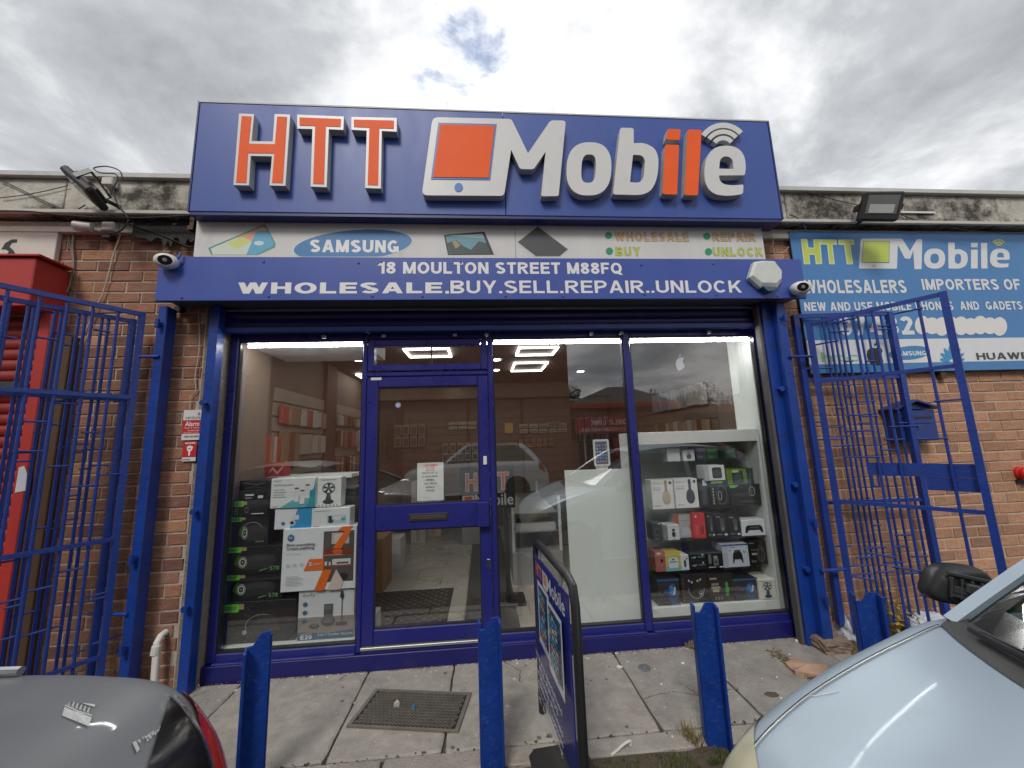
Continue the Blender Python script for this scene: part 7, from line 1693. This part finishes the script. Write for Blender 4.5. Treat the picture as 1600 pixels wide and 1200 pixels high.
t, A, z = item('controller_box', 'white and blue box with a black and white game controller, fourth shelf', 'box', 1129, 1170, 3, 850, (.55, .60, .70), Y=.15, depth=.14); A.rect(0, 0, .2, 1, (.42, .45, .52)); A.rect(0, .93, 1, 1, (.03, .06, .20)); pad(A, .60, .46, .28, .22, (.6, .63, .68)); pad(A, .56, .40, .2, .24, DK); A.rect(.44, .62, .68, .74, DK)
for du, dv in ((0, .05), (0, -.05), (.045, 0), (-.045, 0)): A.poly(ell(.82+du, .66+dv, .02, .022, 8), DK); A.rect(.27+du*.5-.012, .72+dv*.5-.012, .27+du*.5+.012, .72+dv*.5+.012, DK)
A.rect(.26, .86, .5, .88, (.1, .15, .3)); A.done()
t, A, z = item('gadget_box', 'black headset box at the right end of the fourth shelf', 'box', 1170, 1198, 3, 845, (.014, .013, .013), Y=.17); A.ring(.66, .42, .22, .28, .03, (.16, .15, .14)); A.ring(.62, .52, .12, .3, .03, (.1, .1, .1)); A.rect(.15, .42, .42, .5, (.5, .45, .32)); A.rect(.1, .62, .5, .64, LG); A.rect(.05, .9, .3, .93, LG)
for k in range(3): A.rect(.1+k*.1, .12, .15+k*.1, .2, (.25, .25, .25))
A.done()
# row 4
def hs(A, cu=.68, cv=.45): A.poly(ell(cu, cv, .2, .34, 20), (.015, .05, .18)); A.poly(ell(cu-.04, cv+.1, .1, .2, 16), (.04, .2, .45)); A.ring(cu, cv, .2, .36, .03, (.05, .12, .3)); A.poly([(cu, cv-.1), (cu+.08, cv+.25), (cu+.14, cv+.2), (cu+.1, cv-.05)], (.5, .6, .68)); A.poly([(cu-.45, cv-.05), (cu-.2, cv+.1), (cu-.25, cv+.2), (cu-.42, cv+.08)], (.02, .06, .22)); A.rect(.5, 0, 1, .05, (.03, .15, .3))
t, A, z = item('headset_box', 'dark blue headset box at the left end of the bottom shelf', 'box', 1027, 1062, 4, 905, (.022, .022, .03), Y=.15, depth=.2); hs(A); A.rect(0, .93, 1, 1, (.02, .10, .25)); A.done()
t, A, z = item('drone_box', 'black box with a curved silver outline beside the left headset box', 'box', 1064, 1106, 4, 897, (.02, .016, .013), Y=.16, depth=.2); A.ring(.55, .5, .30, .36, .018, (.40, .42, .42), 180, 360); A.ring(.72, .3, .09, .11, .03, (.25, .25, .35)); A.poly(ell(.72, .3, .03, .04, 10), W_)
for u, v in ((.3, .78), (.4, .72), (.62, .76), (.72, .8)): A.poly(ell(u, v, .04, .04, 8), (.5, .5, .48))
for k in range(7): A.poly(ell(.06, .1+k*.12, .02, .03, 8), (.3, .12, .04))
A.done()
t, A, z = item('lamp_box', 'black box with green figure print in the middle of the bottom shelf', 'box', 1107, 1146, 4, 897, (.022, .017, .014), Y=.15, depth=.2); A.poly(ell(.72, .6, .05, .12, 12), (.06, .4, .08)); A.poly([(.66, .2), (.76, .2), (.82, .5), (.66, .52)], (.05, .32, .07)); A.rect(.1, .48, .46, .56, (.3, .4, .3)); A.rect(.12, .60, .40, .68, (.25, .28, .26)); A.rect(.14, .36, .40, .46, (.45, .36, .22)); A.rect(.06, .82, .34, .88, LG)
for k in range(3): A.rect(.2+k*.12, .08, .26+k*.12, .18, (.2, .2, .2))
A.done()
t, A, z = item('headset_box', 'dark blue headset box right of the bollard on the bottom shelf', 'box', 1147, 1185, 4, 904, (.022, .022, .032), Y=.145, depth=.2); hs(A); A.rect(0, .93, 1, 1, (.02, .13, .30)); A.done()
t, A, z = item('fan_box', 'cream box with a dark blue fan at the lower right corner of the cabinet', 'box', 1186, 1218, 4, 905, (.72, .70, .64), Y=.125, depth=.12); fan(A, .5, .66, (.03, .10, .14), .28); A.rect(.1, .92, .3, .94, LG); A.rect(.25, .87, .9, .885, LG)
for k in range(6): A.poly(ell(.16+k*.135, .05, .03, .018, 8), (.1, .05, .04))
A.done()
t, A, z = item('fan_box', 'second cream box standing behind the lower right fan box', 'box', 1172, 1208, 4, 893, (.58, .57, .52), Y=.27, depth=.12); A.done()
# pale board and things in the middle pane
wb = thing('white_board', 'large pale green white board leaning inside the lower right of the middle pane', 'board', (.95, .09, GZ))
p = [at(882, 735, .09), at(983, 732, .09)]
MB().prism([(at(884, 745, .09).x, GZ+.02), (1.19, GZ+.02), (1.19, p[1].z), (p[0].x, p[0].z)], Vector((0, .09, 0)), X_, Z_, Y_, .012).build('board_sheet', m_shelfpanel, wb)
MB().box(.80, 1.19, .105, .14, GZ, p[0].z-.02).build('board_frame', m_shelfw, wb)
ph = thing('phone_cutout', 'upright white framed phone display standing on the board in the middle pane', 'display', (1.02, .12, 1.4))
x0, z0 = wx(929, 729, .12); x1, z1 = wx(951, 686, .12)
MB().prism(rnd_poly([(x0, z0), (x1, z0), (x1, z1), (x0, z1)], [.02]*4), Vector((0, .12, 0)), X_, Z_, Y_, .008).build('frame', m_wpl, ph)
MB().box(x0+.02, x1-.02, .13, .16, p[0].z-.03, z1-.05).build('stand', m_wpl, ph)
A = Art((x0, .12, z0), (x1-x0, 0, 0), (0, 0, z1-z0), ph, lift=.0006, step=.0003); A.rect(.12, .08, .88, .92, (.12, .13, .22))
rr = random.Random(4)
for i in range(4):
    for j in range(6): A.rect(.18+i*.17, .14+j*.12, .18+i*.17+.11, .14+j*.12+.07, rr.choice([(.3, .3, .5), (.5, .4, .2), (.1, .3, .4), (.5, .5, .55)]))
A.done()
tl = thing('apple_sticker', 'small white apple shaped sticker high on the right window pane', 'sticker', at(1062, 568, .027))
A = PArt(.0275, tl, lift=.0003, step=.0001)
fr_ = lambda pts: [(970+x/5.455, 500+y/5.455) for x, y in pts]
A.pp(fr_([(505,320),(520,318),(538,325),(528,350),(532,372),(545,385),(535,410),(518,425),(505,428),(495,436),(480,420),(468,390),(470,350),(485,332)]), (.60, .63, .68)); A.pp(fr_([(495,315),(498,298),(512,290),(510,306)]), (.60, .63, .68)); A.done()
# counters, stand and shop stock further in
m_glframe = M('counter_frame', (.55, .56, .55), .4)
for (x0, x1, y0, y1, lb) in ((.30, .85, 1.4, 3.2, 'glass display counter behind the middle pane'), (-.35, .12, 3.2, 3.8, 'white counter end seen through the lower door glass')):
    m_cnt = M('counter_grey', (.30, .30, .29), .4)
    t = thing('counter', lb, 'counter', ((x0+x1)/2, (y0+y1)/2, GZ)); s = .03; h = 1.02
    MB().box(x0, x1, y0, y1, GZ, .42, .004).build('counter_base', m_cnt, t); MB().box(x0, x1, y0, y1, h-.02, h, .003).build('counter_top', glass_case, t)
    for xx in (x0, x1-s):
        for yy in (y0, y1-s): MB().box(xx, xx+s, yy, yy+s, .42, h-.02).build('frame_post', m_glframe, t)
    for zz in (.62, .82): MB().box(x0+s, x1-s, y0+s, y1-s, zz, zz+.008).build('shelf', m_cnt, t)
    for k in range(6):
        yy = y0+.08+k*(y1-y0-.2)/6; MB().box(x0+.05, x1-.05, yy, yy+.08, .628, .70).build('stock_box', C3([(.5, .5, .5), (.1, .1, .12), (.4, .3, .2)][k % 3]), t)
st = thing('pavement_sign', 'black panel lettered HTT Mobile on a pole inside behind the door handle', 'sign', (.1, 1.1, GZ))
YS = 1.0
x0, z0 = wx(719, 797, YS); x1, z1 = wx(803, 727, YS)
MB().box(x0, x1, YS, YS+.02, z0, z1, .006).build('sign_panel', M('black_panel', (.012, .012, .012), .5), st); xc = wx(791, 800, YS)[0]
MB().box(xc-.02, xc+.02, YS+.002, YS+.03, GZ+.02, z0).build('pole', m_blackpl, st); MB().box(xc-.18, xc+.16, YS-.14, YS+.16, GZ, GZ+.02, .004).build('base', m_blackpl, st)
A = Art((x0, YS, z0), (x1-x0, 0, 0), (0, 0, z1-z0), st, lift=.0006, step=.0003); OD = (.42, .09, .03); LGx = (.42, .42, .42)
for u in (.10, .40, .68): A.text('H' if u == .1 else 'T', u, .42, u+.22, .86, LGx, .05); A.text('H' if u == .1 else 'T', u+.012, .44, u+.208, .84, OD, .0)
A.rect(.04, .06, .26, .33, LGx); A.rect(.08, .12, .22, .30, OD); A.text('Mobile', .27, .08, .97, .34, LGx, .02); A.done()
# goods on the slatted left wall
rr = random.Random(12)
def hang(x, y0, y1, z0, z1, n, cols, lb, side=1):
    t = thing('hanging_packs', lb, 'packs', (x, (y0+y1)/2, z0)); w = (y1-y0)/n
    for k in range(n):
        a = y0+k*w+.006; b = a+w-.014; zz = rr.uniform(0, .02); o = MB().box(x+.02*side, x+(.05+.02*rr.random())*side, a, b, z0+zz, z1-rr.uniform(0, .02), .003).build('pack', C3(rr.choice(cols), .3), t)
RDS = [(.45, .05, .03), (.5, .09, .05), (.35, .04, .03), (.42, .2, .15), (.5, .45, .42)]
BR = [(.22, .10, .05), (.16, .07, .04), (.3, .2, .12)]
xw = IX0+.02
hang(xw, .72, 1.0, 1.15, 1.75, 4, RDS, 'tall red packs hanging nearest the glass on the left wall')
hang(xw, 1.02, 1.42, 1.42, 1.80, 3, BR, 'brown packs hanging on the slatted left wall beside the red ones')
hang(xw, 1.45, 2.1, 1.55, 1.78, 5, [(.5, .46, .4), (.42, .36, .3)], 'pale round looking packs on the left wall before the dark column')
hang(xw, 1.0, 2.1, 1.86, 2.06, 8, [(.5, .48, .44), (.35, .2, .15), (.45, .1, .07)], 'top row of small packs on the left wall before the column')
hang(xw, 2.55, 3.9, 1.92, 2.08, 15, BR+[(.5, .46, .4)], 'top row of small packs on the left wall beyond the column')
hang(xw, 1.0, 2.1, .98, 1.22, 7, RDS, 'lower row of red packs on the left wall before the column')
hang(xw, 2.55, 3.4, 1.62, 1.86, 14, RDS+BR, 'upper row of narrow red packs beyond the column')
hang(xw, 2.55, 3.6, 1.25, 1.50, 15, RDS+BR+[(.1, .12, .3)], 'lower row of narrow packs beyond the column')
hang(xw, 3.45, 3.75, 1.55, 1.9, 1, [(.6, .58, .52)], 'white tripod box on the left wall beyond the red packs')
hang(xw, 2.5, 4.3, .9, 1.10, 16, BR+[(.3, .28, .26)], 'long low row of brown packs along the left wall')
xr2 = IX1-.02
hang(xr2, 1.0, 2.3, 1.5, 1.8, 12, BR+[(.4, .38, .34)], 'upper row of packs on the right inner wall', -1)
hang(xr2, 1.0, 2.3, 1.95, 2.2, 10, [(.3, .3, .32), (.45, .4, .35)], 'top row of packs on the right inner wall', -1)
hang(xr2, 2.5, 4.2, 1.3, 1.65, 14, BR+RDS, 'far row of packs on the right inner wall', -1)
t = thing('red_carton', 'red carton with white print above the wifi box inside the left window', 'carton', (-1.6, .8, 1.15)); x0, z0 = wx(415, 745, .6); x1, z1 = wx(446, 722, .6)
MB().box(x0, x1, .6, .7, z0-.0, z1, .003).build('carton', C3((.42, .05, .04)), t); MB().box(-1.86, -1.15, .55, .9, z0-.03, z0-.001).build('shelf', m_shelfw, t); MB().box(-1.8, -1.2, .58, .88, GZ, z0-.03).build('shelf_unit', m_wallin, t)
A = Art((x0, .6, z0), (x1-x0, 0, 0), (0, 0, z1-z0), t); A.poly([(.1, .2), (.35, .7), (.6, .3), (.9, .8), (.9, .6), (.6, .15), (.35, .5)], (.6, .5, .45)); A.done()
# items at the back wall
for (px0, py0, px1, py1, c, lb, n) in ((853, 668, 876, 658, (.42, .34, .24), 'row of framed phone cases on the rear wall, upper', 5), (811, 678, 886, 660, (.46, .38, .30), 'grid of pale framed packs on the rear slatted wall', 10), (788, 678, 802, 660, (.55, .36, .06), 'yellow notice on the rear wall', 1), (700, 672, 745, 658, (.4, .33, .26), 'small packs at the rear wall left of the yellow notice', 6), (810, 700, 865, 684, (.30, .17, .10), 'dense brown packs at the rear wall below the grid', 12), (615, 700, 665, 662, (.3, .24, .18), 'mixed packs on the rear wall left of the column', 8), (690, 722, 748, 690, (.36, .30, .24), 'pale packs low on the rear wall behind the door', 10), (905, 690, 960, 650, (.25, .22, .22), 'grey packs on the rear wall behind the phone display', 12), (600, 715, 612, 668, (.28, .15, .07), 'brown cartons stacked at the rear left behind the door', 6)):
    t = thing('wall_stock', lb, 'stock', at((px0+px1)/2, (py0+py1)/2, RY-.1)); a = at(px0, py0, RY-.09); b = at(px1, py1, RY-.09)
    rows_ = 2 if n >= 6 else 1; cols_ = max(1, n//rows_); w = (b.x-a.x)/cols_; h = (b.z-a.z)/rows_
    for r in range(rows_):
        for k in range(cols_):
            o = MB().box(a.x+k*w+.01, a.x+(k+1)*w-.01, RY-.09, RY-.02, a.z+r*h+.008, a.z+(r+1)*h-.008, .003).build('pack', C3(tuple(x*rr.uniform(.8, 1.15) for x in c)), t)
            if n > 1: MB().box(a.x+k*w+.03, a.x+(k+1)*w-.03, RY-.093, RY-.0905, a.z+r*h+.03, a.z+(r+1)*h-.05).build('pack_window', C3((.12, .09, .07)), o)
# stock on the shop floor
for (x, y, w, d, h, c, lb) in ((-1.25, 1.6, .35, .4, .55, (.33, .19, .10), 'brown cardboard carton on the tiles just inside left of the door'), (-1.2, 2.3, .3, .3, .38, (.55, .53, .5), 'white carton behind the brown one on the tiles'), (-1.05, 3.6, .22, .25, .95, (.52, .5, .46), 'tall pale box standing at the rear left'), (-.86, 4.0, .25, .3, 1.05, (.50, .47, .42), 'tall white upright box by the rear wall'), (-1.75, 3.0, .5, .8, .8, (.25, .14, .07), 'brown stack of cartons against the left wall low down')):
    t = thing('floor_carton', lb, 'carton', (x, y, GZ)); MB().box(x-w/2, x+w/2, y-d/2, y+d/2, GZ+.003, GZ+h, .005).build('carton', C3(c, .7), t); MB().box(x-.025, x+.025, y-d/2-.001, y-d/2-.0003, GZ+.02, GZ+h-.01).build('tape', C3((.4, .33, .22)), t)
t = thing('inside_mat', 'dark brown entrance mat on the tiles inside the door', 'doormat', (-.6, .8, GZ))
q = [Vector((-1.05, .12, 0)), Vector((-.33, .12, 0)), Vector((-.33, 1.42, 0)), Vector((-1.05, 1.42, 0))]
MB().box(-1.2, -.34, .12, 1.42, GZ+.003, GZ+.012, .003).build('mat_base', m_rubber, t); mb = MB()
for i in range(17):
    for j in range(26):
        if (i+j) % 2 == 0: mb.box(-1.17+i*.047, -1.14+i*.047, .15+j*.048, .18+j*.048, GZ+.0125, GZ+.017)
mb.build('mat_ribs', M('mat_brown', (.12, .09, .06), .95), t)['kind'] = 'stuff'
MB().box(-.30, -.20, .1, 3.2, GZ+.003, GZ+.006).build('threshold_tape', m_tile, bld)
MB().box(-.19, .28, .1, 4.2, GZ+.003, GZ+.0065).build('dark_runner', M('dark_runner', (.05, .048, .045), .5, var=.2), bld)
# wall stickers on glass
for (px, py, r, c, lb) in ((622, 633, .022, (.20, .24, .45), 'small round blue sticker on the upper left of the door glass'),):
    t = thing('round_sticker', lb, 'sticker', at(px, py, .017)); p = at(px, py, .0165); A = PArt(.0165, t, lift=.0003, step=.0001); A.poly(ell(p.x, p.z, r, r, 20), c); A.poly(ell(p.x, p.z, r*.6, r*.5, 14), (.45, .48, .6)); A.done()
# ------------------------------------------------------------------ the other side of the street (seen as reflections in the glass)
ob = thing('brick_building', 'large dark brick building across the street mirrored in the shop glass', 'building', (-4, -13, 0))
m_br2 = bpy.data.materials.new('far_brick'); m_br2.use_nodes = True; t_ = m_br2.node_tree; p_ = t_.nodes['Principled BSDF']; p_.inputs['Roughness'].default_value = .9
bk = t_.nodes.new('ShaderNodeTexBrick'); tcn = t_.nodes.new('ShaderNodeTexCoord'); mpn = t_.nodes.new('ShaderNodeMapping'); t_.links.new(tcn.outputs['Object'], mpn.inputs[0]); mpn.inputs[2].default_value = (R(90), 0, 0)
t_.links.new(mpn.outputs[0], bk.inputs[0]); bk.inputs['Color1'].default_value = (.34, .13, .075, 1); bk.inputs['Color2'].default_value = (.24, .09, .055, 1); bk.inputs['Mortar'].default_value = (.34, .26, .2, 1); bk.inputs['Scale'].default_value = 1; bk.inputs['Brick Width'].default_value = .225; bk.inputs['Row Height'].default_value = .075; bk.inputs['Mortar Size'].default_value = .006
t_.links.new(bk.outputs[0], p_.inputs['Base Color'])
MB().box(-24, 3.5, -22, -12, 0, 7.6).build('wall', m_br2, ob); MB().box(-24.1, 3.6, -22.1, -11.9, 7.6, 7.75, .01).build('parapet', m_cap, ob)
for x in (-20, -15.5, -11):
    w = MB().box(x, x+1.6, -12, -11.97, 4.4, 6.0).build('window', m_cap, ob); MB().box(x+.08, x+1.52, -11.972, -11.96, 4.48, 5.92).build('pane', m_blackgloss, w)
rsh = thing('red_shop', 'single storey shop with a red printed fascia and pitched roof across the street', 'shop', (7, -13, 0))
MB().box(3.6, 13, -20, -12.5, 0, 2.9).build('wall', m_br2, rsh); m_rs = M('street_red', (.50, .02, .02), .5)
MB().box(3.7, 6.2, -12.5, -12.05, 1.85, 2.5, .02).build('fascia_sign', m_rs, rsh)
A = Art((6.2, -12.05, 1.85), (-2.5, 0, 0), (0, 0, .65), rsh); A.N = Vector((0, 1, 0)); A.text('WORLD LINK', .05, .52, .75, .85, WHITE, .02); A.text('MOBILE ACCESSORIES WHOLESALE', .05, .15, .9, .35, WHITE, .01); A.done()
MB().prism([(3.4, 2.9), (8.2, 2.9), (8.2, 3.05), (6.0, 3.75), (5.2, 3.75), (3.4, 3.05)], Vector((0, -12.3, 0)), X_, Z_, Vector((0, -1, 0)), 6).build('roof', M('roof_grey', (.26, .24, .22), .8), rsh)
MB().box(3.4, 8.3, -12.35, -12.2, 2.88, 3.08, .02).build('gutter', m_rs, rsh)
for x in (4.1, 5.0): MB().box(x, x+.06, -12.48, -12.4, .1, 2.0).build('post', m_wpl, rsh)
MB().box(3.9, 6.0, -12.49, -12.46, .3, 1.8).build('window', m_blackgloss, rsh)
MB().box(8.5, 13, -12.49, -12.4, 1.9, 2.6).build('fascia_sign', m_brownwood, rsh); MB().box(8.8, 12.6, -12.49, -12.46, .3, 1.8).build('window', m_blackgloss, rsh)
def suv(X0, Yc, label, paint, L=4.3, h=1.62, fl=1):
    c = thing('parked_car', label, 'car', (X0+L/2, Yc, 0), 'cars parked across the street')
    ks = [(0, .55, .6, .5, .25, 0), (.12, .76, .85, .75, .22, 0), (.4, .86, .98, .93, .2, .01), (1.0, .89, 1.05, 1.02, .2, .01), (1.5, .9, 1.08, 1.06, .2, 0), (3.4, .9, 1.1, 1.08, .22, 0), (4.05, .87, 1.08, 1.04, .25, 0), (4.2, .82, .98, .9, .28, 0), (L, .75, .75, .7, .3, 0)]
    b = Body(ks, X0, Yc); b.shell('body', paint, c, 0, L, ds=.12, nq=26); greenhouse(b, c, paint, 1.15, 0, 1.85, 3.55, 4.05, h, glass_car, seats=False)
    for s in (.85, 3.35):
        arch(b, c, s, .37)
        for sg_ in (-1, 1): wheel(c, X0+s, Yc+sg_*.81, sg_, .34)
    for sg_ in (-1, 1): b.patch('tail_light', MATS['red_lens'], c, 4.0, 4.18, 6.5, 9, sg_); b.patch('headlight', m_wpl, c, .12, .35, 6, 8, sg_)
    return c
suv(at(632, 760, 9.2).x, -9.2, 'white car parked across the road, mirrored in the door glass', M('white_car_paint', (.82, .83, .84), .25, var=.02, coat=1))
suv(3.3, -8.4, 'dark red car parked across the road before the red shop', M('dark_red_car', (.22, .02, .02), .25, .3, var=.02, coat=1), h=1.48)
suv(8.0, -8.2, 'green grey car parked across the road furthest right', M('green_grey_car', (.10, .13, .11), .25, .5, var=.02, coat=1), h=1.45)
def tree(x, y, h, r, label, seed):
    rr = random.Random(seed); t = thing('tree', label, 'tree', (x, y, 0), 'trees beyond the far shops')
    tr = MB().tube([(x, y, 0), (x+.1, y, h*.3), (x, y+.1, h*.62)], .16, 8, r2=.07)
    for k in range(5): a = k*1.3; tr.tube([(x, y, h*.45), (x+r*.5*math.cos(a), y+r*.5*math.sin(a), h*.72)], .06, 6, r2=.02)
    tr.build('trunk', m_brownwood, t); mb = MB()
    cl = [(x+rr.gauss(0, r*.45), y+rr.gauss(0, r*.4), h*.72+rr.gauss(0, h*.11), rr.uniform(.35, .6)*r) for _ in range(16)]
    for i in range(2600):
        cx, cy, cz, cr_ = rr.choice(cl); d = Vector((rr.gauss(0, 1), rr.gauss(0, 1), rr.gauss(0, 1))).normalized()*cr_*rr.uniform(.55, 1); p = Vector((cx, cy, cz))+d; s = rr.uniform(.06, .13); u = Vector((rr.gauss(0, 1), rr.gauss(0, 1), rr.gauss(0, 1))).normalized(); v = u.cross(d).normalized()
        mb.add([p+u*s, p+v*s*.6, p-u*s, p-v*s*.6], [(0, 1, 2, 3)])
    mb.build('crown', m_leaf, t, fixn=False)
for i, (x, y, h, r) in enumerate(((6.6, -26, 5.6, 1.7), (12.5, -24, 5.0, 2.2), (16, -26, 5.6, 2.4), (20, -25, 4.8, 2.2))): tree(x, y, h, r, ['leafy tree behind the pitched roof of the red shop', 'leafy tree right of the red shop', 'broad tree between two others far right', 'low tree furthest right across the street'][i], 40+i)
MB().box(-7.2, -7.19, 0, 0, 0, 0) if False else None
